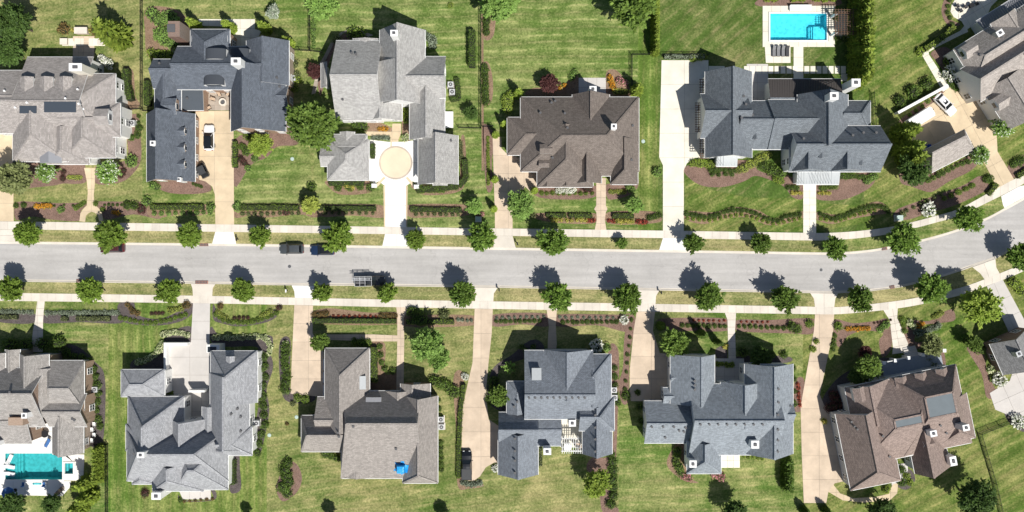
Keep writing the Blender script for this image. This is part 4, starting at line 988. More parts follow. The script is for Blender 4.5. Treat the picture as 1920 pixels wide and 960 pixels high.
# ------------------------------------------------------------------ vegetation
L_ = {}
def leafset(k, c, c2, g=1.5, **kw): L_[k] = leafmat('leaves_'+k, tuple(x*g for x in c), tuple(x*g for x in c2), **kw)
leafset('street', (0.075,0.125,0.016), (0.150,0.215,0.034)); leafset('streetdark', (0.058,0.106,0.016), (0.120,0.185,0.032), hv=0.22); leafset('dark', (0.036,0.070,0.016), (0.075,0.125,0.028)); leafset('mid', (0.065,0.110,0.020), (0.130,0.190,0.036))
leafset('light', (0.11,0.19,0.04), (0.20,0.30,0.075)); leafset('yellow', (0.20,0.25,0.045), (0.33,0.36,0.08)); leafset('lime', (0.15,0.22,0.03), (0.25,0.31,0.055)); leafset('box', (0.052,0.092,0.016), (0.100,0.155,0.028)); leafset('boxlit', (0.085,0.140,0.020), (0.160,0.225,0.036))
leafset('purple', (0.055,0.022,0.022), (0.11,0.045,0.04)); leafset('bronze', (0.13,0.085,0.03), (0.20,0.13,0.05)); leafset('olive', (0.10,0.12,0.045), (0.18,0.20,0.08)); leafset('silver', (0.17,0.21,0.15), (0.28,0.32,0.24))
leafset('conifer', (0.10,0.145,0.022), (0.20,0.25,0.040)); leafset('whitefl', (0.60,0.60,0.52), (0.80,0.80,0.74), g=1.1, trans=0.15, var=0.1); leafset('creamfl', (0.50,0.52,0.30), (0.68,0.68,0.45), g=1.1, trans=0.2, var=0.15)
leafset('orange', (0.52,0.22,0.02), (0.70,0.36,0.04), g=1.1, trans=0.2, var=0.15); leafset('red', (0.28,0.05,0.03), (0.42,0.10,0.06), g=1.1, trans=0.2, var=0.2); leafset('pink', (0.50,0.20,0.22), (0.65,0.34,0.34), g=1.1, trans=0.2, var=0.15); leafset('gold', (0.42,0.36,0.06), (0.58,0.52,0.14), g=1.1, trans=0.2, var=0.15)
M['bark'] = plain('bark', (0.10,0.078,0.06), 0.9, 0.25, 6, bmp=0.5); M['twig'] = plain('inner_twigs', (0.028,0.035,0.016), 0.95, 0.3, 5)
def rdir(r):
    z = r.uniform(-1,1); a = r.uniform(0,2*math.pi); q = math.sqrt(1-z*z); return Vector((q*math.cos(a), q*math.sin(a), z))
class Leaves:
    def __init__(s): s.v = []; s.f = []; s.m = []
    def leaf(s, p, d, n, L, W, m=0):
        """one leaf: a folded diamond pointing along d"""
        t = d.cross(n)
        if t.length < 1e-4: t = d.cross(Vector((0.3,0.7,0.2)))
        t.normalize(); b = len(s.v)
        s.v += [p, p+d*(L*0.45)+t*W*0.5-n*W*0.1, p+d*L, p+d*(L*0.45)-t*W*0.5-n*W*0.1]; s.f.append((b,b+1,b+2,b+3)); s.m.append(m)
    def mesh(s, name, mats):
        me = bpy.data.meshes.new(name); me.from_pydata([tuple(p) for p in s.v], [], s.f); me.polygons.foreach_set('material_index', s.m)
        for m in mats: me.materials.append(m)
        me.update(); return me
def ico(name_, rad, seed, jag=0.18, zs=1.0, sub=2):
    bm = bmesh.new(); bmesh.ops.create_icosphere(bm, subdivisions=sub, radius=1.0); r = random.Random(seed)
    vs = []
    for v in bm.verts:
        k = rad*(1+r.uniform(-jag,jag)); vs.append(Vector((v.co.x*k, v.co.y*k, v.co.z*k*zs)))
    fs = [tuple(v.index for v in f.verts) for f in bm.faces]; bm.free(); return vs, fs
def tree_mesh(seed, sprays, per, leaf, flat=0.85, flower=0.0, droop=0.35, open_=0.0, lw=0.55):
    """crown of unit radius around the origin: leafy sprays that reach outward from inner limbs; returns crown mesh and the limb ends"""
    r = random.Random(seed); lv = Leaves(); ends = []
    lobes = [(rdir(r), r.uniform(0.75, 1.12)) for _ in range(9)]
    for i in range(sprays):
        d = rdir(r)
        if d.z < -0.45: d.z = -d.z*0.3; d.normalize()
        reach = 0.80
        for ld, lr in lobes:
            reach = max(reach, lr*max(0, d.dot(ld))**3*1.04)
        reach *= r.uniform(0.84, 1.1)
        inner = r.choice((0.15, 0.35, 0.5, 0.62))
        L0 = reach*inner; L1 = reach
        if r.random() < 0.35: L1 *= r.uniform(0.55, 0.85)
        side = rdir(r)*0.25
        ends.append(Vector((d.x*L1*0.8, d.y*L1*0.8, d.z*L1*0.8*flat)))
        for k in range(per):
            t = (k+r.random())/per; q = L0+(L1-L0)*t
            p = d*q + side*math.sin(t*2.0)*0.35 + rdir(r)*0.12*(1.15-t)*reach
            p = Vector((p.x, p.y, p.z*flat - droop*0.22*t*t))
            if open_ and (math.sin(p.x*9+seed)+math.sin(p.y*8)+math.sin(p.z*9)) > 1.6-open_*2: continue
            dd = (d*0.8 + rdir(r)*0.75 + Vector((0,0,-droop))).normalized(); n = (Vector((0,0,1))*0.8 + d*0.6 + rdir(r)*0.6).normalized()
            m = 1 if flower and r.random() < flower and p.z > -0.1 and t > 0.6 else 0
            s_ = leaf*r.uniform(0.7,1.3)
            lv.leaf(p, dd, n, s_, s_*lw, m)
    return lv, ends
TRUNKS = {}
def trunk_mesh(seed, ends, zc, base_r):
    """tapered trunk with limbs, crown centre at height zc (units of crown radius)"""
    r = random.Random(seed); b = MB(); lean = Vector((r.uniform(-.08,.08), r.uniform(-.08,.08), 0))
    b.tube([(0,0,-0.1),(0,0,0.06),(lean.x*0.5,lean.y*0.5,zc*0.55),(lean.x,lean.y,zc*0.95),(lean.x,lean.y,zc+0.35)], [base_r*1.5,base_r*1.1,base_r*0.85,base_r*0.55,base_r*0.2], 8)
    for e in ends[::max(1,len(ends)//14)]:
        s0 = Vector((lean.x*0.8, lean.y*0.8, zc*r.uniform(0.6,0.95))); e2 = e+Vector((0,0,zc)); m = s0.lerp(e2,0.5)+Vector((0,0,0.06))
        b.tube([s0, m, e2], [base_r*0.4, base_r*0.25, base_r*0.08], 5)
    o = b.build('trunk', M['bark']); me = o.data; bpy.data.objects.remove(o); return me
TREES = {}
def tree_proto(kind, mats, variants, sprays, per, leaf, zc=1.5, base_r=0.05, **kw):
    out = []
    for i in range(variants):
        lv, ends = tree_mesh(hash(kind) % 1000 if False else sum(map(ord, kind))+i*17, sprays, per, leaf, **kw)
        out.append((lv.mesh('crown', [L_[m] for m in mats]), trunk_mesh(i+3, ends, zc, base_r), zc))
    TREES[kind] = out
tree_proto('street', ['street'], 3, 210, 22, 0.20); TREES['street'] += (tree_proto('street_b', ['street'], 2, 165, 21, 0.22, flat=1.0, open_=0.12) or TREES['street_b']); tree_proto('streetdark', ['streetdark'], 3, 190, 22, 0.20, open_=0.08); TREES['streetdark'] += (tree_proto('streetdark_b', ['streetdark'], 2, 150, 21, 0.22, flat=1.0, open_=0.15) or TREES['streetdark_b']); tree_proto('big', ['mid'], 2, 420, 30, 0.115, zc=1.5, lw=0.7); tree_proto('bigdark', ['dark'], 2, 420, 30, 0.12, zc=1.6)
tree_proto('yellow', ['yellow'], 1, 200, 22, 0.17, zc=1.6); tree_proto('light', ['light'], 2, 260, 24, 0.17, zc=1.6, open_=0.1); tree_proto('lime', ['lime'], 1, 260, 24, 0.16, zc=1.6)
tree_proto('myrtle', ['light','whitefl'], 2, 170, 24, 0.15, zc=1.5, flower=0.22); tree_proto('purple', ['purple'], 1, 220, 22, 0.16, zc=1.3); tree_proto('darkround', ['dark'], 1, 260, 24, 0.15, zc=1.4); tree_proto('silver', ['silver','whitefl'], 1, 160, 20, 0.17, zc=1.4, flower=0.2)
tree_proto('green', ['mid'], 2, 230, 22, 0.17, zc=1.6); tree_proto('olive', ['olive'], 1, 200, 20, 0.2, zc=1.5, open_=0.1); tree_proto('sparse', ['light'], 1, 30, 26, 0.22, zc=1.2, open_=0.2)
_tc = [0]
def tree(px, py, rp, kind, label, group=None, squash=1.0, cat='tree', name='tree'):
    """crown centre and radius in photo pixels; the tree stands straight below its crown"""
    protos = TREES[kind]; cm, tm, zc = protos[_tc[0] % len(protos)]; _tc[0] += 1
    rr = rp/10.0; z = zc*rr
    rr *= (CAM_H-z)/CAM_H; z = zc*rr
    p = G(px, py, z)
    e = empty(name, (p.x, p.y, 0), R.uniform(0, 6.28)); tag(e, label, cat, group); e.scale = (rr*R.uniform(0.88,1.08), rr*R.uniform(0.88,1.08), rr*R.uniform(0.92,1.05))
    t = bpy.data.objects.new('trunk', tm); col.objects.link(t); t.parent = e
    c = bpy.data.objects.new('crown', cm); col.objects.link(c); c.parent = e; c.location = (0,0,zc)
    return e
ORD = ['first','second','third','fourth','fifth','sixth','seventh','eighth','ninth','tenth','eleventh','twelfth','thirteenth','fourteenth','fifteenth']
BIG = ORD + ['sixteenth','seventeenth','eighteenth','nineteenth','twentieth','twenty-first','twenty-second','twenty-third','twenty-fourth','twenty-fifth','twenty-sixth']
def nth(label, i, n, horiz):
    if n == 1: return label
    w = (('left','right') if horiz else ('upper','lower')) if n == 2 else None
    t = '%s one' % w[i] if w else '%s from %s' % (BIG[i], 'left' if horiz else 'top')
    out = label + ', ' + t
    if len(out.split()) > 16: print('LONG', len(out.split()), out)
    return out
for i, (x, y, r) in enumerate([(52,437,28),(203,440,29),(354,441,24),(486,441,23),(632,444,31),(779,449,21),(903,445,30),(1038,454,29),(1166,455,11),(1301,455,21),(1427,456,22),(1567,465,25),(1695,447,30),(1815,411,29)]):
    sz = 'tiny young' if r < 15 else ('small' if r < 24 else ('large' if r > 29 else 'leafy'))
    tree(x, y, r, 'street' if x < 850 else 'streetdark', '%s street tree on the north verge, %s from the left' % (sz, ORD[i]), 'street trees on the north verge', name='street_tree')
for i, (x, y, r) in enumerate([(20,541,26),(168,545,25),(315,545,25),(455,545,24),(603,549,20),(727,549,20),(867,551,26),(1046,556,29),(1176,557,32),(1328,558,27),(1474,559,27),(1613,560,27),(1748,541,34),(1915,482,28)]):
    sz = 'small' if r < 23 else ('broad' if r > 32 else 'leafy')
    tree(x, y, r, 'street' if x < 850 else 'streetdark', '%s street tree on the south verge, %s from the left' % (sz, ORD[i]), 'street trees on the south verge', name='street_tree')
T = tree
T(584,234,53,'big','very large round green tree between the dark navy house and the pale grey house')
T(22,40,40,'bigdark','large dark green tree at the top left corner of the photo'); T(12,95,34,'bigdark','large dark tree at the left edge just above the warm grey house')
T(22,332,38,'olive','dark olive tree beside the driveway at the left edge, north side')
T(86,323,23,'myrtle','white flowering tree left of the front path of the warm grey house'); T(202,322,27,'myrtle','white flowering tree right of the front path of the warm grey house')
T(486,272,22,'lime','bright green small tree in the bed right of the tan driveway'); T(511,22,15,'silver','small silvery tree on the lawn above the dark navy house')
T(582,384,19,'yellow','yellow green small tree between the clipped hedges near the road'); T(889,386,18,'light','pale green small tree left of the pinkish driveway by the road'); T(978,384,28,'light','feathery green tree beside the pinkish driveway of the brown house')
T(590,134,17,'purple','round purple leaved small tree behind the pale grey house'); T(1029,156,20,'purple','dark purple brown round tree behind the brown house'); T(884,212,14,'darkround','small dark green tree right of the pale grey house')
T(600,6,32,'light','pale green tree cut by the top edge above the pale grey house'); T(935,6,36,'light','green tree cut by the top edge at the fence corner'); T(1190,10,46,'green','broad green tree cut by the top edge left of the arborvitae row')
T(1190,384,17,'light','light green small tree in front of the brown house'); T(1265,645,31,'mid' if 'mid' in TREES else 'green','round dark green tree at the driveway mouth of the blue grey house')
T(800,645,36,'light','loose green tree beside the front path of the drab brown house'); T(823,672,24,'light','smaller loose green tree behind the front path tree of the drab brown house'); T(600,642,20,'green','green tree overhanging the driveway of the drab brown house')
T(957,689,14,'sparse','small palm like plant on the lawn left of the blue grey slate house'); T(936,742,22,'green','bushy tree at the bend of the long driveway'); T(1118,908,30,'lime','bright leafy tree behind the blue grey slate house')
T(1838,574,37,'lime','yellow green tree beside the driveway at the lower right'); T(1836,938,42,'bigdark','large dark tree behind the russet house at the lower right'); T(1655,962,32,'bigdark','dark tree cut by the bottom edge below the russet house')
T(1880,238,24,'myrtle','white flowering tree beside the upper right driveway, at the angled house'); T(1838,290,22,'myrtle','pale flowering tree at the corner of the small taupe garage'); T(1712,322,30,'darkround','broad dark round tree left of the small taupe garage')
T(1630,690,26,'green','green tree in front of the russet house porch'); T(1622,660,14,'purple','reddish small tree in front of the russet house'); T(1610,705,20,'darkround','dark tree at the left corner of the russet house')
T(1827,645,17,'green','small green tree left of the lower right garage'); T(1750,648,22,'olive','round olive small tree inside the circular bed by the porch'); T(1425,668,24,'darkround','dark tree in front of the blue grey house beside its path')
T(95,945,22,'bigdark','dark spreading tree below the swimming pool terrace'); T(20,950,26,'bigdark','dark tree in the lower left corner below the blue umbrella'); T(620,972,15,'bigdark','dark tree cut by the bottom edge below the drab brown house',None); T(833,972,15,'bigdark','dark tree cut by the bottom edge near the long driveway')
T(1378,962,26,'bigdark','dark tree cut by the bottom edge below the blue grey house'); T(462,968,12,'bigdark','dark tree cut by the bottom edge below the light grey house')
# ---- conifers
def cone_proto(seed, mat, asp):
    """cone of unit base radius and height asp, sprays point up and outward"""
    r = random.Random(seed); lv = Leaves(); rows = int(15*asp); leaf = 0.26
    for i in range(rows):
        t = i/rows; rad = ((1-t)**0.72)*(0.88+0.24*r.random()) if t > 0.1 else 0.75+t*1.5
        n = max(4, int(22*rad))
        for k in range(n):
            a = 2*math.pi*(k+r.random())/n; rr = rad*r.uniform(0.45,0.95)
            d = Vector((math.cos(a), math.sin(a), r.uniform(0.0,0.9))).normalized()
            p = Vector((math.cos(a)*rr*0.85, math.sin(a)*rr*0.85, t*asp*0.97+r.uniform(0,0.1)))
            s = leaf*r.uniform(0.7,1.4); lv.leaf(p, d, (Vector((math.cos(a)*0.6,math.sin(a)*0.6,1))+rdir(r)*0.5).normalized(), s*1.5, s*0.8)
    b0 = len(lv.v); n = 10
    for z, q in ((0.0,0.5),(0.35,0.45),(0.93,0.02)):
        for k in range(n): lv.v.append(Vector((math.cos(k*2*math.pi/n)*q, math.sin(k*2*math.pi/n)*q, z*asp)))
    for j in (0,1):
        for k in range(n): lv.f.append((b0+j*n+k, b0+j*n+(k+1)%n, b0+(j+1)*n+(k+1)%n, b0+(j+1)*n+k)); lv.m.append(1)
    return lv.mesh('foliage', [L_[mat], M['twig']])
CONE = {}
CM = {'conifer': 'conifer', 'dark': 'box', 'lime': 'lime'}
_trunk1 = None
def conifer(px, py, rp, h, label, group=None, kind='conifer', name='conifer'):
    """px,py = middle of the base on the ground"""
    global _trunk1
    if _trunk1 is None:
        b = MB(); b.cyl((0,0), 0.12, 0.05, -0.02, 0.5, 8); o = b.build('trunk', M['bark']); _trunk1 = o.data; bpy.data.objects.remove(o)
    p = G(px, py); e = empty(name, p, R.uniform(0,6.28)); tag(e, label, 'tree', group); asp = max(2, min(7, round(h/(rp/10)))); e.scale = (rp/10, rp/10, h/asp)
    key = (kind, asp, _tc[0] % 2); _tc[0] += 1
    if key not in CONE: CONE[key] = cone_proto(asp*13+key[2], CM[kind], asp)
    me = CONE[key]
    c = bpy.data.objects.new('foliage', me); col.objects.link(c); c.parent = e
    t = bpy.data.objects.new('trunk', _trunk1); col.objects.link(t); t.parent = e
    return e
conifer(230,74,27,10.0,'tall leaning looking conical evergreen on the lawn behind the warm grey house', kind='conifer')
for x, y, w in ((372,52,'leftmost of three'),(437,56,'middle of three'),(502,58,'rightmost of three')): conifer(x, y, 11, 5.5, 'conical evergreen on the terrace behind the dark navy house, %s' % w, 'evergreens behind the navy house', 'lime')
conifer(545,85,11,5.0,'conical evergreen at the right rear corner of the dark navy house', None, 'lime')
for i in range(13): conifer(1226, 2+i*8.2, 8.5, 4.2, nth('narrow arborvitae in the row left of the pool lawn', i, 13, False), 'arborvitae row left of the pool lawn', 'conifer', 'arborvitae')
for i in range(15): conifer(1600+ (i%2)*3, -6+i*11.5, 17, 7.5, nth('tall arborvitae in the row between pool and angled house', i, 15, False), 'arborvitae row right of the pool', 'conifer', 'arborvitae')
for x, y, w in ((1682,252,'uppermost of three'),(1686,284,'middle of three'),(1692,302,'lowest of three')): conifer(x, y, 19, 8.5, 'big conical evergreen right of the slate farmhouse, %s' % w, 'evergreens right of the farmhouse', 'conifer')
for x, y, w in ((930,262,'uppermost'),(929,345,'middle'),(927,400,'lowest')): conifer(x-1, y-8, 7, 3.6, 'dwarf cone shaped evergreen left of the pinkish driveway, %s of three' % w, 'cone evergreens by the pinkish driveway', 'lime')
conifer(945,235,7,4.0,'slim cone evergreen at the left corner of the brown house', None, 'lime'); conifer(1002,358,7,3.6,'slim cone evergreen at the front corner of the brown house', None, 'lime'); conifer(1192,172,12,5.5,'evergreen at the right rear corner of the brown house'); conifer(972,178,10,4.5,'evergreen at the left rear corner of the brown house', None, 'lime')
conifer(1312,625,9,5.0,'slim dark evergreen left of the blue grey house path', None, 'dark'); conifer(1342,640,7,5.0,'second slim dark evergreen left of the blue grey house path', None, 'dark'); conifer(1237,610,9,3.5,'dark cone evergreen at the mouth of the pinkish driveway, blue grey house', None, 'dark')
for i in range(6): conifer(1472, 862+i*9.5, 12, 3.6, nth('bushy evergreen below the right gable of the blue grey house', i, 6, False), 'evergreens below the right gable', 'dark')
for i in range(8): conifer(193, 838+i*8, 9, 3.8, nth('narrow arborvitae in the row beside the pool terrace fence', i, 8, False), 'arborvitae beside the pool fence', 'conifer', 'arborvitae')
for x, y, w in ((172,900,'upper'),(176,925,'middle'),(160,945,'lower')): conifer(x, y, 16, 6.0, 'spreading evergreen below the pool terrace, %s of three' % w, 'evergreens below the pool terrace', 'conifer')
for x, w in ((1505,'left'),(1545,'right')): conifer(x, 955, 9, 3.5, 'dark cone evergreen at the %s end of the long pinkish driveway' % w, 'evergreens at the driveway end', 'dark')
for i, x in enumerate((1436,1450,1488,1502,1530,1545,1560)): conifer(x, -4, 10, 2.5, nth('light green evergreen in the bed above the pool', i, 7, True), 'evergreens above the pool', 'lime')
# ---- shrubs
def shrub_mesh(seed, mats, n=300, leaf=0.26, flower=0.0, zs=0.85, fine=0.5):
    r = random.Random(seed); lv = Leaves()
    for i in range(n):
        d = rdir(r); d.z = abs(d.z) if r.random() < 0.85 else d.z; d.normalize()
        bumpy = 1+0.1*math.sin(d.x*5+seed)+0.1*math.sin(d.y*6+seed*2)
        p = Vector((d.x, d.y, d.z*zs))*bumpy*r.uniform(0.72,0.95)
        dd = (d*0.6+rdir(r)).normalized(); s = leaf*r.uniform(0.7,1.4)
        m = 1 if flower and d.z > 0.15 and r.random() < flower else 0
        lv.leaf(p, dd, (d+rdir(r)*0.5).normalized(), s*(1.2 if m else 1), s*(1.0 if m else fine), m)
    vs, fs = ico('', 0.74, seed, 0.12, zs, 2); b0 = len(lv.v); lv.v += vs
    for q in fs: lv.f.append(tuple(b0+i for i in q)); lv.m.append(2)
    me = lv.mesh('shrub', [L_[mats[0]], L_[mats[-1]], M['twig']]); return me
SH = {}
for k, mats, fl, n in (('box',['box'],0,260),('boxlit',['boxlit'],0,260),('lime',['lime'],0,240),('green',['mid'],0,260),('light',['light'],0,240),('hydrangea',['mid','whitefl'],0.7,240),('cream',['light','creamfl'],0.6,220),('bronze',['bronze'],0,200),('purple',['purple'],0,220),
                       ('orange',['light','orange'],0.75,160),('red',['purple','red'],0.75,160),('pink',['mid','pink'],0.6,200),('gold',['lime','gold'],0.7,160),('silver',['silver'],0,180),('olive',['olive'],0,200),('yellow',['yellow'],0,200)):
    SH[k] = [shrub_mesh(sum(map(ord,k))+i*31, mats, n, 0.27, fl) for i in range(2)]
def shrub(px, py, rp, kind, label, group=None, zs=0.9, name=None, cat='shrub'):
    me = SH[kind][_tc[0] % 2]; _tc[0] += 1
    rr = rp/10.0; h = rr*zs*0.45; p = G(px, py, h)
    o = bpy.data.objects.new(name or {'hydrangea':'hydrangea','cream':'hydrangea','orange':'flower_clump','red':'flower_clump','pink':'flowering_shrub','gold':'flower_clump','box':'boxwood','boxlit':'clipped_shrub','silver':'perennial','olive':'low_plant','lime':'leafy_shrub','light':'leafy_shrub','purple':'purple_shrub','bronze':'bronze_shrub','yellow':'yellow_shrub'}.get(kind,'shrub'), me); col.objects.link(o)
    o.location = (p.x, p.y, h*0.9); o.scale = (rr*R.uniform(0.92,1.12), rr*R.uniform(0.92,1.12), rr*zs*R.uniform(0.85,1.1)); o.rotation_euler[2] = R.uniform(0,6.28)
    tag(o, label, cat, group); return o
def path_pts(pts, n):
    P = [Vector((p[0],p[1],0)) for p in pts]
    if n == 1: return [P[0]]
    return resample(P, n)
def row(pts, n, rp, kind, label, group, jit=0.6, zs=0.9, cat='shrub', name=None):
    PP = path_pts(pts, n); xs = [p.x for p in PP]; ys = [p.y for p in PP]
    horiz = max(xs)-min(xs) >= max(ys)-min(ys); key = xs if horiz else ys
    rank = {k: i for i, k in enumerate(sorted(range(len(PP)), key=lambda i: key[i]))}
    for i, p in enumerate(PP):
        shrub(p.x+R.uniform(-jit,jit), p.y+R.uniform(-jit,jit), rp*R.uniform(0.88,1.12), kind, nth(label, rank[i], len(PP), horiz), group, zs, name, cat)
# ---- clipped hedges: leafy skin over a dark inside
def hedge(pts, wpx, h, mat, label, group=None, name='hedge'):
    P = [G(x,y) for x,y in pts]; base = P[0].copy(); lv = Leaves(); r = random.Random(int(pts[0][0]*7+pts[0][1]))
    w = wpx/20.0; tot = sum((b-a).length for a,b in zip(P,P[1:])); n = max(60, int(tot*(w*2+h*1.4)*40))
    def at(t):
        d = t*tot
        for a,b in zip(P,P[1:]):
            L = (b-a).length
            if d <= L+1e-6: u = (b-a)/L; return a+u*d-base, u
            d -= L
        u = (P[-1]-P[-2]).normalized(); return P[-1]-base, u
    for i in range(n):
        c, u = at(r.random()); s = Vector((u.y,-u.x,0)); q = r.random()
        wob = 1+0.12*math.sin((c.x+c.y)*2.3+base.x)
        if q < 0.6: p = c+s*r.uniform(-w,w)*wob+Vector((0,0,h*r.uniform(0.9,1.05))); nn = Vector((0,0,1))
        else: sg = r.choice((-1,1)); p = c+s*sg*w*wob*r.uniform(0.9,1.05)+Vector((0,0,h*r.uniform(0.05,1))); nn = s*sg
        L = r.uniform(0.14,0.26); lv.leaf(p, (nn*0.5+rdir(r)).normalized(), (nn+rdir(r)*0.6).normalized(), L, L*0.55)
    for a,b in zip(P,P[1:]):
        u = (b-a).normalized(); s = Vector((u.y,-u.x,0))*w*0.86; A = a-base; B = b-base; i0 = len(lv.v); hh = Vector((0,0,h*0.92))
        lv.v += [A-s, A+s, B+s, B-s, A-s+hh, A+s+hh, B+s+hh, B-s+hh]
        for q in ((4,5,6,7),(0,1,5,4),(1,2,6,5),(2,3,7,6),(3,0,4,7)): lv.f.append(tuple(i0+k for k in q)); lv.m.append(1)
    me = lv.mesh('hedge', [L_[mat], M['twig']]); o = bpy.data.objects.new(name, me); col.objects.link(o); o.location = base
    tag(o, label, 'hedge', group); return o
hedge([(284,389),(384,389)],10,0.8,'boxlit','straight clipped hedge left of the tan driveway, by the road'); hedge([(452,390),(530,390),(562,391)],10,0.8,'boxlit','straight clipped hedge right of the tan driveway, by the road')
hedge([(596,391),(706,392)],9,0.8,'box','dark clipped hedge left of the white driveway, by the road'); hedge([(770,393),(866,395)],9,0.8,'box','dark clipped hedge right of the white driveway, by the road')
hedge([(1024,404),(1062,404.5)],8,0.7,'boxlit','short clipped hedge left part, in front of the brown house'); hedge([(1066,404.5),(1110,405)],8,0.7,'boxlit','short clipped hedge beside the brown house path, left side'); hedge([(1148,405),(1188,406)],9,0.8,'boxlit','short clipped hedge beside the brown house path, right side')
hedge([(587,601),(744,602)],9,0.9,'box','long clipped hedge in front of the drab brown house'); hedge([(762,603),(852,603)],9,0.8,'boxlit','clipped hedge right of the drab brown house path')
hedge([(0,594),(36,594)],8,0.7,'olive','low olive hedge at the left edge, south side'); hedge([(146,597),(209,597)],9,0.8,'olive','low olive hedge left of the curved bed, south side'); hedge([(118,597),(130,597)],9,0.8,'olive','short cube of clipped hedge in the lavender bed')
hedge([(242,132),(242,160),(250,190)],12,1.6,'box','dark tall hedge against the right wall of the warm grey house'); hedge([(281,155),(281,200)],11,1.6,'box','dark tall hedge against the left wall of the dark navy house')
hedge([(886,60),(886,128)],13,1.8,'box','dark free standing hedge on the lawn left of the fence'); hedge([(443,266),(443,315)],9,1.0,'boxlit','green hedge strip along the tan driveway beside the bright tree')
hedge([(700,270),(700,298)],8,1.0,'box','small dark hedge on the edge of the white court'); hedge([(618,344),(684,344)],10,0.9,'box','dark hedge below the hipped pavilion'); hedge([(782,357),(860,350)],12,1.0,'box','dark hedge below the gabled garage of the white court')
hedge([(857,148),(861,185),(845,188)],9,1.0,'box','dark hedge around the air conditioner of the pale grey house'); hedge([(872,300),(874,335),(860,350)],11,1.2,'box','dark hedge round the right corner of the gabled garage')
hedge([(703,650),(703,715)],12,1.2,'boxlit','hedge along the right wall of the drab brown house front wing'); hedge([(870,720),(864,770),(861,830),(860,895)],8,0.9,'boxlit','long narrow hedge left of the driveway with the black pickup')
hedge([(1730,95),(1760,75),(1785,52)],10,1.1,'lime','yellow green hedge along the angled garden path'); hedge([(1245,108),(1320,108)],7,0.8,'silver','pale hedge behind the cream driveway'); hedge([(1850,365),(1866,345)],9,0.8,'lime','low yellow green hedge left of the upper right driveway, by the road')
hedge([(1904,332),(1935,312)],9,0.8,'lime','low yellow green hedge right of the upper right driveway, by the road'); hedge([(438,860),(438,905)],13,1.3,'box','dark hedge along the right rear wall of the light grey house'); hedge([(1013,838),(1013,872)],7,0.8,'olive','yellow olive hedge strip beside the blue grey slate garage')
hedge([(1476,745),(1490,760)],8,0.9,'box','short dark hedge by the right gable of the blue grey house'); hedge([(1000,290),(968,292)],6,0.6,'box','short low hedge below the left wing of the brown house')
# clipped balls in rows
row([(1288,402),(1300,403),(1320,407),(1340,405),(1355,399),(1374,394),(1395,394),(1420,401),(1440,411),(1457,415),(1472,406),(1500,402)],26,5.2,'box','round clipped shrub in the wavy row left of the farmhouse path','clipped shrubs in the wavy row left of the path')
row([(1538,401),(1560,410),(1580,407),(1600,397),(1620,390),(1640,386),(1658,388),(1666,397)],18,5.2,'box','round clipped shrub in the wavy row right of the farmhouse path','clipped shrubs in the wavy row right of the path')
row([(1290,410),(1330,414),(1360,407),(1390,402),(1425,412),(1450,420),(1500,410)],22,4.0,'lime','low yellow green shrub below the wavy row, left of the farmhouse path','low shrubs below the wavy row, left')
row([(1540,410),(1570,415),(1600,404),(1640,394)],12,4.0,'lime','low yellow green shrub below the wavy row, right of the farmhouse path','low shrubs below the wavy row, right')
row([(930,602),(1012,602)],10,4.6,'box','clipped ball in the row left of the slate house front path','clipped balls left of the slate house path'); row([(1056,604),(1156,604)],12,4.6,'box','clipped ball in the row right of the slate house front path','clipped balls right of the slate house path')
row([(932,596),(1020,594)],9,3.6,'silver','grey green perennial behind the clipped balls, left of the slate house path','perennials left of the slate house path'); row([(1050,595),(1150,596)],10,3.6,'silver','grey green perennial behind the clipped balls, right of the slate house path','perennials right of the slate house path')
row([(1280,610),(1360,612)],9,4.8,'green','round shrub in the row left of the blue grey house path','shrubs left of the blue grey house path'); row([(1386,612),(1470,615)],9,4.8,'green','round shrub in the row right of the blue grey house path','shrubs right of the blue grey house path')
row([(1300,601),(1358,601)],7,2.6,'red','small red flower clump left of the blue grey house path','red flowers left of the path'); row([(1390,603),(1440,604)],6,2.6,'red','small red flower clump right of the blue grey house path','red flowers right of the path')
row([(1184,600),(1182,630),(1177,665),(1174,700),(1172,730)],9,4.0,'box','small ball in the mulch strip left of the blue grey house driveway','balls in the mulch strip'); shrub(1174,742,9,'box','larger round shrub at the lower end of the mulch strip by the driveway')
row([(226,596),(240,599),(262,604),(290,605),(320,599),(348,590)],14,5.0,'boxlit','clipped ball in the arc left of the grey court driveway','clipped balls, left arc'); row([(404,590),(418,600),(440,605),(470,604),(500,596),(518,587)],14,5.0,'boxlit','clipped ball in the arc right of the grey court driveway','clipped balls, right arc')
row([(240,572),(250,585),(258,588)],4,6.0,'bronze','bronze shrub at the left end of the left arc bed','bronze shrubs, left arc'); shrub(350,572,8,'bronze','bronze round shrub beside the grey court driveway, left side'); shrub(413,574,7,'bronze','bronze round shrub beside the grey court driveway, right side'); shrub(524,577,6,'purple','reddish shrub at the right end of the right arc bed')
row([(320,582),(340,578)],4,6.0,'yellow','yellow green low plant in the left arc bed','yellow plants, left arc'); row([(408,586),(425,596)],4,5.0,'yellow','yellow green low plant at the left of the right arc bed','yellow plants, right arc, left'); row([(490,592),(508,584)],4,5.0,'yellow','yellow green low plant at the right of the right arc bed','yellow plants, right arc, right')
row([(285,588),(305,588)],4,4.0,'purple','dark purple low plant in the left arc bed','purple plants, left arc'); row([(440,596),(465,596)],4,4.0,'purple','dark purple low plant in the right arc bed','purple plants, right arc')
row([(5,584),(60,586)],8,5.0,'silver','silvery lavender clump left of the lower left front path','lavender left of the path'); row([(88,587),(220,586)],18,5.5,'silver','silvery lavender clump right of the lower left front path','lavender right of the path')
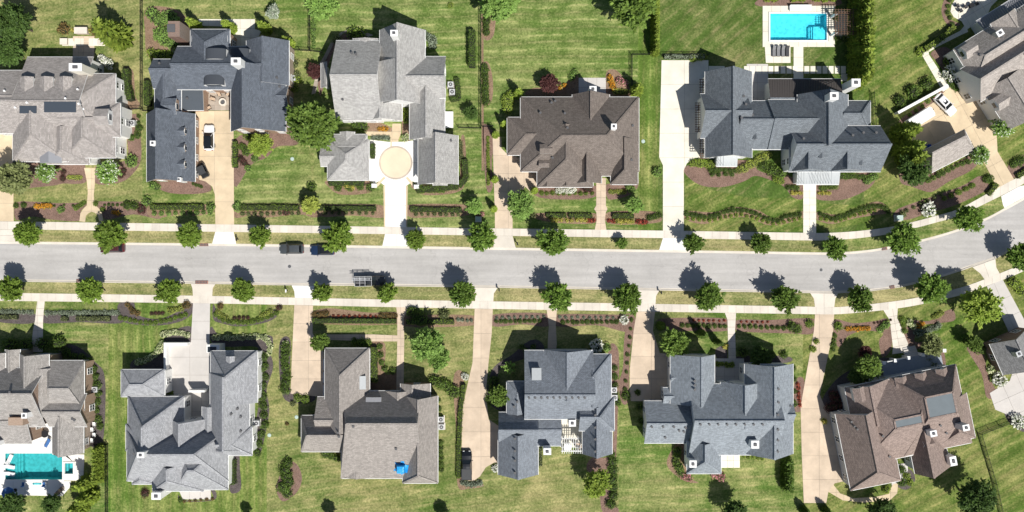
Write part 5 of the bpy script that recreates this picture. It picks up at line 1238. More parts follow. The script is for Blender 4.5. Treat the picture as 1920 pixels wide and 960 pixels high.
row([(590,590),(612,588)],4,6.5,'bronze','bronze shrub at left of the bed before the drab brown house','bronze shrubs, left end'); row([(716,592),(742,592)],4,6.0,'bronze','bronze shrub at right of the bed before the drab brown house','bronze shrubs, right end'); row([(625,592),(705,593)],9,3.0,'red','low reddish plant in the bed before the drab brown house','reddish plants before the drab brown house')
shrub(833,590,11,'olive','round olive shrub right of the drab brown house path'); row([(860,600),(884,601)],4,4.2,'silver','grey green ball left of the long driveway mouth','balls left of the long driveway mouth'); row([(772,584),(790,600)],3,11,'box','dark overgrown shrub beside the drab brown house path','dark shrubs beside the drab brown house path')
# hydrangea borders of the light grey house
row([(258,680),(280,672),(295,660),(305,645)],10,6.5,'cream','cream hydrangea in the border left of the paved front court','hydrangeas left of the court'); row([(306,628),(330,622),(352,628)],9,5.5,'cream','cream hydrangea at the top of the border left of the court','hydrangeas at the top left of the court'); row([(402,632),(440,634),(480,630),(500,634),(508,650),(505,662)],20,5.5,'cream','cream hydrangea in the border right of the grey court driveway','hydrangeas right of the court')
row([(495,670),(494,685),(498,705),(492,725),(494,770),(497,795),(490,815),(482,850)],11,8.5,'box','dark clipped shrub along the right wall of the light grey house','shrubs along the right wall'); row([(536,650),(534,680),(538,705),(534,730)],7,10,'box','dark round shrub left of the drab brown house driveway','shrubs left of the drab driveway'); shrub(536,646,7,'cream','cream flowering shrub at the head of the shrub row by the drab driveway')
row([(540,868),(532,885),(545,900),(530,915),(538,925)],6,11,'box','dark shrub in the island bed on the lawn between two houses','shrubs in the island bed'); row([(558,745),(572,748)],2,8,'boxlit','green shrub at the lower edge of the drab house driveway','shrubs at the drab driveway end'); shrub(549,757,6,'olive','low olive plant below the drab house driveway'); shrub(538,795,4,'bronze','small brown plant alone on the lawn left of the drab brown house')
row([(432,905),(338,938)],2,5,'box','small shrub at a rear corner of the light grey house','corner shrubs'); row([(345,940),(398,936)],6,3.6,'bronze','small brown plant along the rear terrace of the light grey house','terrace plants'); shrub(272,925,8,'purple','purple shrub behind the light grey house'); 
row([(822,750),(825,780),(826,800)],4,6,'box','dark shrub along the right wall of the drab brown house','right wall shrubs, drab house'); row([(826,830),(828,880)],6,6,'green','green shrub near the right rear corner of the drab brown house','right rear shrubs, drab house'); row([(815,715),(835,722),(850,735)],5,12,'green','green shrub at the right front corner of the drab brown house','front corner shrubs, drab house'); row([(610,852),(630,858)],3,8,'green','green shrub behind the left wing of the drab brown house','rear shrubs, drab house')
row([(712,650),(716,690),(736,695)],5,6,'green','small shrub in the front garden of the drab brown house','front garden shrubs, drab house'); row([(665,640),(690,642)],3,7,'boxlit','green shrub above the drab brown house front wing','shrubs above the front wing')
# slate house
row([(1152,690),(1153,720),(1155,745),(1158,755)],5,7,'box','dark shrub along the right wall of the blue grey slate house','right wall shrubs, slate house'); row([(1145,850),(1150,870),(1148,895),(1152,925),(1145,945)],7,10,'box','dark ball shrub behind the slate house near the leafy tree','ball shrubs behind the slate house'); shrub(1118,648,12,'hydrangea','white flowering shrub at the front right corner of the slate house'); shrub(1138,652,9,'light','pale green shrub beside the white flowering one, slate house'); shrub(1170,600,9,'hydrangea','white hydrangea at the end of the ball row by the driveway mouth')
row([(978,650),(985,660),(1000,650)],3,6,'green','small shrub left of the slate house front path','shrubs left of the slate front path'); row([(925,715),(920,745),(918,750)],3,10,'box','dark shrub at the bend of the long driveway','shrubs at the driveway bend'); shrub(916,750,5,'hydrangea','small white flowering plant at the driveway bend'); shrub(872,706,7,'hydrangea','white flowering shrub at the head of the narrow hedge'); row([(868,906),(885,909),(900,905)],5,6,'silver','grey green plant round the driveway end behind the pickup','plants behind the pickup'); shrub(930,878,7,'hydrangea','white flowering plant at the left corner of the slate garage')
# blue grey house
row([(1270,845),(1268,865),(1276,885)],5,9,'green','green shrub left of the rear wing of the blue grey house','rear left shrubs, blue grey house'); row([(1281,892),(1292,896)],3,7,'pink','pink flowering shrub at the left of the rear wing','pink shrubs, left'); row([(1340,890),(1354,895)],4,7,'pink','pink flowering shrub at the right of the rear wing','pink shrubs, right'); row([(1395,856),(1430,860)],5,4,'lime','low green plant behind the blue grey house','low plants behind the blue grey house')
row([(1392,660),(1408,665),(1470,665)],4,9,'box','dark shrub before the right front of the blue grey house','front shrubs, blue grey house'); row([(1345,682),(1372,684)],4,6,'lime','yellow green shrub in the front court of the blue grey house','court shrubs'); shrub(1360,650,6,'gold','yellow flower clump beside the blue grey house path'); row([(1496,720),(1500,760)],6,4,'red','reddish plant beside the long pinkish driveway','reddish plants by the long driveway'); row([(1488,690),(1490,740),(1488,755)],4,6,'box','dark shrub along the right gable of the blue grey house','right gable shrubs'); row([(1485,612),(1495,618)],2,9,'green','round shrub at the right end of the blue grey house bed','right end shrubs'); shrub(1518,607,8,'boxlit','low spreading green shrub at the mouth of the long driveway, left'); shrub(1572,612,9,'boxlit','low spreading green shrub at the mouth of the long driveway, right')
row([(1196,735),(1203,790)],3,7,'box','dark shrub at the left wall of the blue grey house','left wall shrubs')
# russet house
row([(1588,617),(1628,616)],7,5.2,'orange','orange flower clump in the long bed of the russet house','orange flowers, left bed'); row([(1720,612),(1730,608)],2,5.5,'orange','orange flower clump right of the russet house path','orange flowers, right of the path'); row([(1650,618),(1662,608)],3,7,'light','pale plant left of the russet house path','pale plants left of the path'); row([(1692,600),(1696,620)],3,6,'boxlit','green shrub edging the russet house path','path edging shrubs'); row([(1705,605),(1712,612)],3,6.5,'cream','cream flowering plant right of the russet house path','cream plants right of the path'); row([(1752,595),(1765,588)],3,6,'yellow','yellow green shrub in the right bed near the verge','yellow shrubs, right bed'); row([(1720,625),(1745,618),(1760,610)],6,7,'silver','grey green perennial in the right bed of the russet house','perennials, right bed'); row([(1640,606),(1670,600)],6,2.6,'purple','small dark plant in the bed left of the russet house path','dark plants left of the path')
row([(1735,665),(1745,680),(1755,690)],4,9,'olive','olive shrub in the circular bed by the porch','circular bed shrubs'); row([(1562,740),(1575,760),(1555,765)],5,10,'purple','dark purple shrub left of the russet house','purple shrubs, russet house'); row([(1568,780),(1545,790)],2,6,'gold','yellow plant at the garage corner of the russet house','yellow plants, russet garage'); row([(1700,893),(1706,905)],2,8,'lime','lime ball behind the russet house','lime balls behind the russet house'); shrub(1662,918,8,'lime','lime ball left of the russet house rear path'); row([(1690,880),(1692,905)],2,8,'box','dark shrub behind the russet house','dark shrubs behind the russet house'); row([(1815,640),(1840,655)],3,9,'green','green shrub left of the lower right garage','shrubs left of the garage'); shrub(1873,712,13,'hydrangea','large white hydrangea beside the lower right garage'); shrub(1858,693,8,'cream','smaller cream hydrangea beside the lower right garage'); shrub(1908,790,13,'hydrangea','large white hydrangea below the lower right driveway'); row([(1900,530),(1915,545)],3,10,'lime','yellow green shrub right of the lower right driveway','shrubs right of the lower right driveway'); row([(1530,640),(1525,655)],2,6,'lime','green plant on the left side of the long pinkish driveway','plants left of the long driveway'); row([(1566,630),(1562,655)],4,5,'green','green plant on the right side of the long pinkish driveway','plants right of the long driveway')
# north: warm grey house
row([(30,385),(44,385)],2,5.5,'box','dark ball beside the driveway at the left edge','dark balls, left edge'); row([(68,387),(95,386)],7,5,'orange','orange flower clump in the bed left of the warm grey house path','orange flowers, left'); row([(213,398),(222,400)],3,4.5,'orange','orange flower clump in the bed right of the warm grey house path','orange flowers, right'); row([(142,390),(158,380)],4,5,'boxlit','round shrub left of the curved path end','shrubs left of the curved path'); row([(180,382),(192,393)],2,5.5,'boxlit','round shrub right of the curved path end','shrubs right of the curved path'); row([(196,384),(228,384)],5,3,'box','small ball in a line right of the curved path','small balls, right of the path'); row([(48,385),(62,387),(120,385),(138,386)],6,2.8,'box','small ball in a line left of the curved path','small balls, left of the path'); row([(238,386),(252,386)],2,8,'box','dark block shrub right of the small balls','dark block shrubs'); row([(113,395),(116,392)],2,6,'light','pale green plant in the left front bed','pale plants, left bed')
shrub(276,378,10,'light','light green shrub at the left end of the hedge bed'); shrub(265,392,9,'purple','dark purple shrub at the left end of the hedge bed'); row([(290,400),(395,398)],9,5,'light','mixed low plant below the left clipped hedge','low plants below the left hedge'); row([(455,401),(560,400)],10,4.5,'olive','mixed low plant below the right clipped hedge','low plants below the right hedge'); shrub(395,389,9,'light','pale round shrub at the driveway end of the left hedge'); shrub(446,388,9,'light','pale round shrub at the driveway end of the right hedge'); shrub(537,398,7,'purple','purple shrub beside the yellow green tree'); shrub(570,380,10,'olive','olive round shrub beside the yellow green tree')
row([(610,399),(700,400)],8,4,'olive','mixed low plant below the dark hedge left of the white driveway','low plants left of the white driveway'); row([(780,401),(860,403)],8,4,'olive','mixed low plant below the dark hedge right of the white driveway','low plants right of the white driveway')
row([(108,315),(120,322),(118,335)],3,6,'purple','dark red shrub in the bed left of the warm grey house path','dark red shrubs, left'); row([(130,332),(150,334)],4,5,'yellow','yellow green plant in the bed left of the warm grey house path','yellow plants, left'); row([(226,330),(232,320)],3,6,'purple','dark red shrub in the bed right of the warm grey house path','dark red shrubs, right'); shrub(246,302,13,'light','light green shrub at the right corner of the warm grey house'); row([(246,258),(258,255),(260,240)],3,8,'box','dark ball beside the warm grey house air conditioner','dark balls by the air conditioner'); row([(260,218),(260,230)],2,4,'box','small dark ball near the fence, warm grey house','small dark balls by the fence'); row([(190,112),(205,120)],4,8,'hydrangea','white hydrangea at the rear right corner of the warm grey house','hydrangeas at the rear corner'); row([(120,55),(180,57)],2,12,'bronze','brown grass clump beside the rear patio of the warm grey house','brown grass clumps'); row([(138,57),(167,57)],2,5,'gold','yellow flower clump at the rear patio steps','yellow flowers at the patio')
# navy house
row([(285,25),(300,40),(320,30),(335,55),(295,65),(315,80),(340,78)],16,12,'light','loose green plant in the wild garden left of the navy house','wild garden plants'); row([(345,85),(330,95)],2,8,'cream','white flowering plant below the brick chimney','white plants by the chimney'); row([(285,100),(300,105),(320,103)],4,10,'lime','lime shrub left rear of the dark navy house','lime shrubs, left rear'); row([(552,120),(556,140)],2,9,'olive','olive shrub right of the dark navy house','olive shrubs, right'); row([(558,150),(552,165)],2,9,'lime','lime shrub near the navy house air conditioner','lime shrubs by the air conditioner'); row([(455,275),(462,285)],3,8,'green','green shrub in the bed beside the tan driveway','bed shrubs beside the tan driveway'); row([(452,298),(458,305)],2,7,'purple','purple shrub in the bed beside the tan driveway','purple shrubs beside the tan driveway'); row([(478,298),(465,315)],2,7,'light','pale green shrub at the lower end of the bed by the tan driveway','pale shrubs, lower end'); shrub(505,268,9,'yellow','yellow green shrub right of the bright small tree'); row([(362,345),(378,350)],4,3.5,'box','small dark plant in the pink mulch bed below the navy garage','plants below the navy garage'); row([(288,346),(294,350)],2,8,'light','light green shrub at the left end of the pink mulch bed','shrubs at the left end of the mulch bed'); shrub(465,256,8,'boxlit','green shrub at the front of the navy house right wing')
# pale grey house
row([(664,64),(672,66)],2,13,'boxlit','bright green shrub behind the pale grey house, by the curved path','rear shrubs, pale house'); shrub(632,75,11,'olive','olive shrub behind the pale grey house at the curved path'); row([(798,66),(810,75),(812,85)],4,9,'silver','grey green shrub at the right rear of the pale grey house','right rear shrubs, pale house'); row([(762,205),(764,215),(764,225)],3,9,'lime','lime shrub in the entry niche of the pale grey house','entry niche shrubs'); row([(670,235),(680,237)],2,11,'box','dark green shrub left of the white front gable','shrubs left of the front gable'); row([(712,242),(725,242)],3,5,'orange','orange flower clump at the front door of the pale grey house','orange flowers at the door'); row([(700,258),(728,259)],6,5,'silver','grey green plant beside the entry walk of the pale grey house','plants at the entry walk'); shrub(760,258,8,'cream','cream flowering shrub at the entry of the white court'); row([(650,348),(660,352)],3,7,'gold','golden shrub below the hipped pavilion','golden shrubs'); row([(635,352),(680,350),(695,352)],4,8,'green','green shrub below the hipped pavilion','green shrubs, pavilion'); row([(790,355),(830,355)],5,8,'green','green shrub below the gabled court garage','green shrubs, court garage'); row([(862,270),(864,300)],5,7,'olive','olive shrub right of the gabled court garage','olive shrubs, court garage'); shrub(584,350,9,'box','dark shrub on the lawn left of the hipped pavilion')
shrub(845,10,6,'lime','small lime shrub alone on the lawn behind the pale grey house'); row([(588,30),(588,88)],8,5,'light','light green plant in the strip along the rear fence','strip plants along the rear fence'); row([(909,125),(911,190)],8,8,'box','dark shrub in the row right of the fence','shrubs right of the fence'); row([(912,20),(912,60)],5,8,'box','dark shrub in the upper row right of the fence','upper shrubs right of the fence'); row([(915,258),(916,345)],18,3.6,'lime','tiny green plant in the line left of the pinkish driveway','tiny plants left of the pinkish driveway')
# brown house
row([(950,185),(952,205),(958,178)],6,9,'lime','lime shrub at the left wall of the brown house','lime shrubs, brown house'); row([(1050,165),(1058,160)],2,5,'orange','orange flower clump left of the brown house rear terrace','orange flowers, left of the terrace'); row([(1143,145),(1150,165)],5,6,'orange','orange flower clump right of the brown house rear terrace','orange flowers, right of the terrace'); row([(1072,145),(1078,135)],3,6,'light','pale plant left of the rear terrace of the brown house','pale plants left of the terrace'); row([(1160,150),(1172,155)],3,6,'pink','pinkish plant right of the rear terrace of the brown house','pinkish plants right of the terrace'); row([(1155,172),(1175,172)],4,6,'yellow','yellow green plant behind the brown house','yellow plants behind the brown house'); row([(1046,358),(1074,356)],7,6,'hydrangea','white hydrangea below the brown house front','hydrangeas, brown house'); row([(1015,362),(1110,363)],10,4.5,'boxlit','low clipped green plant below the brown house front','low plants, brown house'); row([(1095,352),(1105,354)],3,7,'purple','dark purple shrub left of the brown house steps','purple shrubs, brown house'); row([(1145,360),(1170,360)],6,5,'yellow','yellow green plant right of the brown house path','yellow plants right of the path'); row([(1178,350),(1185,355)],2,8,'light','light green shrub at the right front corner of the brown house','right corner shrubs'); row([(1035,412),(1100,413)],8,4.5,'gold','yellow low plant in the bed left of the brown house path','yellow plants, left bed'); row([(1103,414),(1114,414)],3,4.5,'red','red low plant left of the brown house path end','red plants, left'); row([(1142,414),(1150,415)],2,4.5,'red','red low plant right of the brown house path end','red plants, right'); row([(1158,415),(1185,415)],5,5.5,'gold','yellow low plant in the bed right of the brown house path','yellow plants, right bed'); row([(1195,416),(1212,417)],4,5,'red','bright red plant at the right end of the brown house bed','red plants, right end'); row([(1218,408),(1236,404)],4,6,'box','dark shrub at the right end of the brown house bed','dark shrubs, right end'); shrub(1232,322,11,'light','light green shrub on the lawn left of the cream driveway'); row([(895,400),(905,402)],3,5,'pink','pinkish plant at the foot of the pale small tree','pinkish plants'); shrub(1000,404,6,'olive','olive plant at the left end of the brown house bed')
# farmhouse
row([(1332,318),(1378,320)],6,5.5,'box','round ball below the small white porch roof','balls below the small porch roof, front line'); row([(1336,326),(1372,327)],4,5.5,'box','round ball in the second line below the small porch roof','balls below the small porch roof, second line'); row([(1300,306),(1335,308)],6,8,'lime','lime shrub at the left front corner of the farmhouse','lime shrubs, farmhouse left'); row([(1388,318),(1440,292)],9,8,'yellow','yellow green shrub along the farmhouse front','yellow shrubs along the farmhouse'); row([(1430,310),(1448,318),(1462,325)],5,11,'green','large green shrub left of the white porch','large shrubs left of the porch'); row([(1455,335),(1465,340)],3,8,'lime','lime shrub at the lower left of the white porch','lime shrubs, porch left'); row([(1580,330),(1618,332)],6,6,'box','dark ball right of the white porch','dark balls right of the porch'); row([(1625,338),(1640,330)],4,8,'light','light green shrub at the right front corner of the farmhouse','light shrubs, farmhouse right'); row([(1486,362),(1502,362)],4,4,'gold','yellow plant left of the farmhouse path','yellow plants left of the farmhouse path'); row([(1536,362),(1556,362)],4,4,'gold','yellow plant right of the farmhouse path','yellow plants right of the farmhouse path'); row([(1478,352),(1495,352)],3,6,'box','dark plant left of the porch steps','dark plants left of the steps'); row([(1540,352),(1565,350)],4,6,'boxlit','green plant right of the porch steps','green plants right of the steps')
row([(1570,72),(1582,72)],2,6,'box','dark shrub at the foot of the pool pergola','pergola shrubs, front'); row([(1567,25),(1567,34)],2,6,'box','dark shrub at the rear corner of the pool pergola','pergola shrubs, rear'); row([(1300,110),(1320,106)],4,7,'lime','lime plant at the rear right corner of the cream driveway','lime plants, cream driveway')
# angled house
row([(1688,190),(1712,172),(1738,158)],3,12,'box','dark round shrub along the white wall of the angled house','round shrubs along the white wall'); row([(1705,215),(1752,182)],5,5,'boxlit','small ball in the strip inside the white wall','balls inside the white wall'); shrub(1780,137,15,'hydrangea','big white hydrangea at the corner of the angled house'); shrub(1776,115,10,'green','green shrub above the big white hydrangea'); row([(1785,155),(1795,165)],3,8,'box','dark shrub below the big white hydrangea','dark shrubs below the hydrangea'); row([(1740,338),(1800,308),(1815,303)],9,6,'green','round shrub along the small taupe garage','round shrubs along the garage'); shrub(1740,393,14,'hydrangea','big white hydrangea in the bed near the road, right side'); row([(1770,372),(1830,345),(1800,360)],8,5,'boxlit','small shrub in the long bed near the road, right side','small shrubs in the long road bed'); row([(1700,395),(1730,380),(1765,365)],6,4,'olive','olive plant in the long bed near the road, right side','olive plants in the long road bed'); row([(1850,337),(1855,335)],2,8,'box','dark shrub left of the upper right driveway','dark shrubs left of the driveway'); row([(1900,308),(1915,300)],3,9,'box','dark shrub right of the upper right driveway','dark shrubs right of the driveway'); shrub(1725,97,9,'lime','lime shrub at the corner of the angled garden path'); row([(1785,45),(1775,20),(1780,0)],5,5,'box','dark shrub round the upper right patio','shrubs round the upper right patio'); shrub(1693,402,7,'olive','olive plant beside the utility box near the road')
row([(125,660),(135,668),(165,672),(175,690),(185,740),(180,775),(188,800)],12,8,'box','dark shrub in the curved bed right of the lower left house','shrubs in the curved bed'); row([(20,648),(110,642)],4,14,'box','dark clipped shrub before the lower left house','front shrubs, lower left house'); shrub(115,650,8,'olive','olive shrub at the right front of the lower left house')
# ------------------------------------------------------------------ pools
def cut_hole(o, x0, y0, x1, y1):
    bm = bmesh.new(); bm.from_mesh(o.data); a = G(x0, y1); b = G(x1, y0)
    for co, no in ((a,(1,0,0)),(a,(0,1,0)),(b,(1,0,0)),(b,(0,1,0))):
        bmesh.ops.bisect_plane(bm, geom=bm.verts[:]+bm.edges[:]+bm.faces[:], plane_co=co, plane_no=no)
    dead = [f for f in bm.faces if a.x < f.calc_center_median().x < b.x and a.y < f.calc_center_median().y < b.y]
    bmesh.ops.delete(bm, geom=dead, context='FACES'); bm.to_mesh(o.data); bm.free()
def watermat(name, tint):
    m, nt, b = newmat(name, 0.05, 0.5); nt.nodes.remove(b)
    tr = nd(nt, 'ShaderNodeBsdfTransparent'); tr.inputs[0].default_value = (*tint, 1)
    gl = nd(nt, 'ShaderNodeBsdfGlossy', Roughness=0.06); fr = nd(nt, 'ShaderNodeFresnel', IOR=1.33); p = position(nt)
    bp = nd(nt, 'ShaderNodeBump', Strength=0.5, Distance=0.05); nt.links.new(noise(nt, p, 3.5, 3), bp.inputs['Height'])
    nt.links.new(bp.outputs[0], gl.inputs['Normal']); nt.links.new(bp.outputs[0], fr.inputs['Normal'])
    mx = nt.nodes.new('ShaderNodeMixShader'); out = [n for n in nt.nodes if n.type == 'OUTPUT_MATERIAL'][0]
    nt.links.new(fr.outputs[0], mx.inputs[0]); nt.links.new(tr.outputs[0], mx.inputs[1]); nt.links.new(gl.outputs[0], mx.inputs[2]); nt.links.new(mx.outputs[0], out.inputs[0])
    return m
def plaster(name, c):
    m, nt, b = newmat(name, 0.8, 0.2); p = position(nt)
    v = nd(nt, 'ShaderNodeTexVoronoi', Scale=2.3, feature='SMOOTH_F1'); wob = nd(nt, 'ShaderNodeTexNoise', Scale=1.5, Detail=2.0); nt.links.new(p, wob.inputs['Vector'])
    mx = mixc(nt, 0.25, p, wob.outputs['Color']); nt.links.new(mx, v.inputs['Vector'])
    f = math_(nt, 'MULTIPLY', maprange(nt, v.outputs['Distance'], 0.1, 0.6, 0.82, 1.12), maprange(nt, noise(nt, p, 7, 3), 0.3, 0.7, 0.9, 1.1))
    nt.links.new(scalec(nt, c, f), b.inputs['Base Color']); return m
def pool(name, label, x0, y0, x1, y1, depth, wall, water, steps, coping='conc_white', zt=0.06):
    a = G(x0, y1); b = G(x1, y0); e = empty(name, ((a.x+b.x)/2, (a.y+b.y)/2, 0)); tag(e, label, 'pool')
    w = (b.x-a.x)/2; d = (b.y-a.y)/2; s = MB(); t = 0.2
    s.box(-w-t,-d-t,-depth-t, w+t, d+t,-depth)
    for q in ((-w-t,-d-t,-w,d+t),(w,-d-t,w+t,d+t),(-w,-d-t,w,-d),(-w,d,w,d+t)): s.box(q[0],q[1],-depth,q[2],q[3],-0.01)
    s.build('basin', wall, e)
    for q in ((-w-0.3,-d-0.3,-w,d+0.3),(w,-d-0.3,w+0.3,d+0.3),(-w,-d-0.3,w,-d),(-w,d,w,d+0.3)):
        c = MB(); c.box(q[0],q[1],-0.008,q[2],q[3],zt+0.02); c.build('coping', M[coping], e)
    for (sx0, sy0, sx1, sy1, z) in steps:
        p = G(sx0, sy1)-e.location; q = G(sx1, sy0)-e.location; c = MB(); c.box(p.x,p.y,-depth,q.x,q.y,z); c.build('pool_step', wall, e)
    pydata('water', [(-w,-d,-0.12),(w,-d,-0.12),(w,d,-0.12),(-w,d,-0.12)], [(0,1,2,3)], water, e)
    return e
grounds = [o for o in bpy.data.objects if o.name.split('.')[0] in ('ground', 'lawn', 'garden_bed')]
for hx in ((1443,24.5,1551,76.5), (9,849,118,900), (121,867,139,889)):
    for o in grounds:
        P = [o.matrix_world @ v.co for v in o.data.vertices]; a = G(hx[0],hx[3]); b = G(hx[2],hx[1])
        if min(p.x for p in P) < b.x and max(p.x for p in P) > a.x and min(p.y for p in P) < b.y and max(p.y for p in P) > a.y: cut_hole(o, *hx)
pl1 = plaster('pool_plaster_blue', (0.35,0.72,0.80)); pl2 = plaster('pool_plaster_teal', (0.22,0.52,0.53))
for q in ([(1430,11),(1565,11),(1565,22),(1430,22)], [(1430,78),(1565,78),(1565,88),(1430,88)], [(1430,22),(1440,22),(1440,78),(1430,78)], [(1554,22),(1565,22),(1565,78),(1554,78)]): paved('pool_deck', q, 'conc_cream', (1.7,1.7))
pool('swimming_pool', 'bright turquoise rectangular swimming pool on the lawn above the slate farmhouse', 1444, 25.5, 1550, 75.5, 1.5, pl1, watermat('pool_water', (0.42,0.90,0.95)), [(1526,49,1549.5,75,-0.35),(1523,49,1526,75,-0.65),(1519.5,49,1523,75,-0.95)])
for q in ([(-40,826),(60,800),(98,790),(100,847),(-40,847)], [(98,852),(158,852),(158,866),(141,866),(120,866),(120,847),(98,847)], [(141,866),(158,866),(156,901),(141,901)], [(120,891),(141,891),(141,901),(120,901)], [(-40,902),(133,902),(131,914),(117,930),(-40,927)], [(-40,847),(7,847),(7,902),(-40,902)]): paved('pool_deck', q, 'conc_white', (2.2,2.2))
pool('swimming_pool', 'teal rectangular swimming pool behind the lower left house', 10, 850, 117, 899, 1.6, pl2, watermat('pool_water_teal', (0.45,0.85,0.87)), [(10.5,850.5,31,898.5,-0.3),(31,850.5,34.5,898.5,-0.6),(34.5,850.5,38,898.5,-0.9)], zt=0.05)
pool('hot_tub', 'small square hot tub at the right end of the teal pool', 122, 868, 138, 888, 1.0, pl2, watermat('tub_water', (0.5,0.88,0.9)), [(122.5,868.5,126,887.5,-0.4)], zt=0.2)
# ------------------------------------------------------------------ vehicles
for k, c in dict(white=(0.80,0.80,0.79), grey=(0.075,0.085,0.09), blue=(0.016,0.036,0.085), maroon=(0.075,0.022,0.028), black=(0.012,0.014,0.018), charcoal=(0.03,0.032,0.035)).items(): M['car_'+k] = paint('car_paint_'+k, c, metal=0.25 if k != 'white' else 0.0)
M['car_glass'] = glassy('car_glass', (0.012,0.015,0.018), 0.06); M['tyre'] = plain('tyre', (0.018,0.018,0.018), 0.9, 0.1); M['rim'] = plain('wheel_rim', (0.42,0.43,0.44), 0.35, 0.05, metal=0.7); M['lamp_glass'] = glassy('headlight', (0.6,0.62,0.62), 0.1); M['tail'] = glassy('tail_lamp', (0.25,0.01,0.01), 0.2)
def loft(sections, cap=True):
    b = MB(); n = len(sections[0]); v = [p for s in sections for p in s]; f = []
    for i in range(len(sections)-1):
        for k in range(n): f.append((i*n+k, i*n+(k+1)%n, (i+1)*n+(k+1)%n, (i+1)*n+k))
    f += [tuple(range(n-1,-1,-1)), tuple(range((len(sections)-1)*n, len(sections)*n))]
    b.add(v, f); return b
def ring(x, w, z0, z1, crown=0.03):
    return [(x,-w*0.9,z0),(x,-w,z0+(z1-z0)*0.35),(x,-w*0.99,z0+(z1-z0)*0.75),(x,-w*0.86,z1-0.01),(x,-w*0.4,z1+crown*0.7),(x,0,z1+crown),(x,w*0.4,z1+crown*0.7),(x,w*0.86,z1-0.01),(x,w*0.99,z0+(z1-z0)*0.75),(x,w,z0+(z1-z0)*0.35),(x,w*0.9,z0),(x,0,z0-0.02)]
def wheels(e, L, W, r=0.36, fx=0.31, rx=0.30):
    for x in (L*fx, -L*rx):
        for s in (-1, 1):
            b = MB(); n = 16; v = []
            for y, q in ((-0.12,r*0.9),(-0.1,r),(0.1,r),(0.12,r*0.9)):
                for k in range(n): v.append((x+q*math.cos(2*math.pi*k/n), s*(W/2-0.12)+y, r+q*math.sin(2*math.pi*k/n)))
            f = [(j*n+k, j*n+(k+1)%n, (j+1)*n+(k+1)%n, (j+1)*n+k) for j in range(3) for k in range(n)] + [tuple(range(n-1,-1,-1)), tuple(range(3*n,4*n))]
            b.add(v, f); t = b.build('wheel', M['tyre'], e)
            c = MB(); yy = s*(W/2-0.12)+s*0.125; c.add([(x+r*0.62*math.cos(2*math.pi*k/12), yy, r+r*0.62*math.sin(2*math.pi*k/12)) for k in range(12)], [tuple(range(12))]); c.build('rim', M['rim'], t)
def car(name, label, px, py, head, L, W, Ht, pnt, cat='car', roofmat=None, cab=(0.20,-0.44), roof=(0.03,-0.34), belt=1.0, hood=0.92, group='vehicles on the street and driveways', z0=0.0, bed=None):
    p = G(px, py, 0.8); e = empty(name, (p.x, p.y, z0), math.radians(head)); tag(e, label, cat, group)
    h = W/2; st = [(0.50,0.70,0.62),(0.485,0.86,0.72),(0.44,0.95,0.82),(0.33,1.0,hood-0.02),(cab[0]+0.02,1.0,belt-0.04),(cab[0]-0.06,1.0,belt),(-0.30,1.0,belt),(-0.42,0.98,belt-0.01),(-0.475,0.92,belt-0.05),(-0.5,0.80,belt-0.3)]
    if bed is not None: st = [s for s in st if s[0] > bed+0.02] + [(bed, 1.0, belt)]
    o = loft([ring(x*L, w*h, 0.28, z) for x, w, z in st]).build('body', M[pnt], e, smooth=False)
    g0 = [(cab[0]*L,0.80*h),(cab[0]*L,-0.80*h),(cab[1]*L,-0.84*h),(cab[1]*L,0.84*h)]; g1 = [(roof[0]*L,0.68*h),(roof[0]*L,-0.68*h),(roof[1]*L,-0.68*h),(roof[1]*L,0.68*h)]
    zb, zt = belt-0.05, Ht-0.05
    lo = [Vector((x,y*1.1,zb)) for x,y in g0]; hi = [Vector((x,y,zt)) for x,y in g1]
    MBc = MB(); MBc.add([tuple(q) for q in lo+hi], [(4,5,6,7),(0,1,5,4),(1,2,6,5),(2,3,7,6),(3,0,4,7)]); MBc.build('cabin_glass', M['car_glass'], e)
    rf = MB(); sec = []
    for t, ws, dz in ((0.0,0.93,0.0),(0.08,1.0,0.035),(0.5,1.02,0.06),(0.92,1.0,0.035),(1.0,0.93,0.0)):
        x = roof[0]*L+0.05+(roof[1]*L-roof[0]*L-0.1)*t; w = 0.7*h*ws
        sec.append([(x,-w,zt-0.03),(x,-w*0.92,zt+dz),(x,0,zt+dz+0.02),(x,w*0.92,zt+dz),(x,w,zt-0.03)])
    loft(sec).build('roof', M[roofmat or pnt], e)
    for s in (-1, 1):
        for (xa, xb) in ((cab[0]*L, roof[0]*L), (cab[1]*L, roof[1]*L)):
            c = MB(); c.bar((xa, s*0.9*h, zb), (xb, s*0.69*h, zt), 0.07, 0.05); c.build('pillar', M[pnt], e)
        c = MB(); c.box(0.16*L, s*(h+0.02)-0.0, 0.95, 0.16*L+0.14, s*(h+0.2), 1.1); c.build('wing_mirror', M[pnt], e)
        c = MB(); c.box(0.462*L, s*0.55*h-0.16, 0.62, 0.492*L, s*0.55*h+0.16, 0.76); c.build('headlight', M['lamp_glass'], e)
        if bed is None: c = MB(); c.box(-0.505*L, s*0.68*h-0.14, 0.7, -0.488*L, s*0.68*h+0.14, 0.9); c.build('tail_light', M['tail'], e)
    wheels(e, L, W); return e
RZ = -0.12
car('parked_suv','dark grey estate car with a pale rear roof panel parked on the road', 546, 466.5, 180.6, 4.5, 1.9, 1.62, 'car_grey', z0=RZ)
car('parked_car','dark blue car half hidden under a street tree on the road', 604, 469, 180.6, 4.5, 1.88, 1.5, 'car_blue', z0=RZ, roofmat='car_black')
car('parked_car','maroon car mostly hidden under the second street tree, north kerb', 209, 464, 180.6, 4.6, 1.9, 1.6, 'car_maroon', z0=RZ)
car('parked_suv','white car with a black glass roof on the tan driveway', 391.5, 258, 90, 4.8, 1.95, 1.65, 'car_white', roofmat='car_glass')
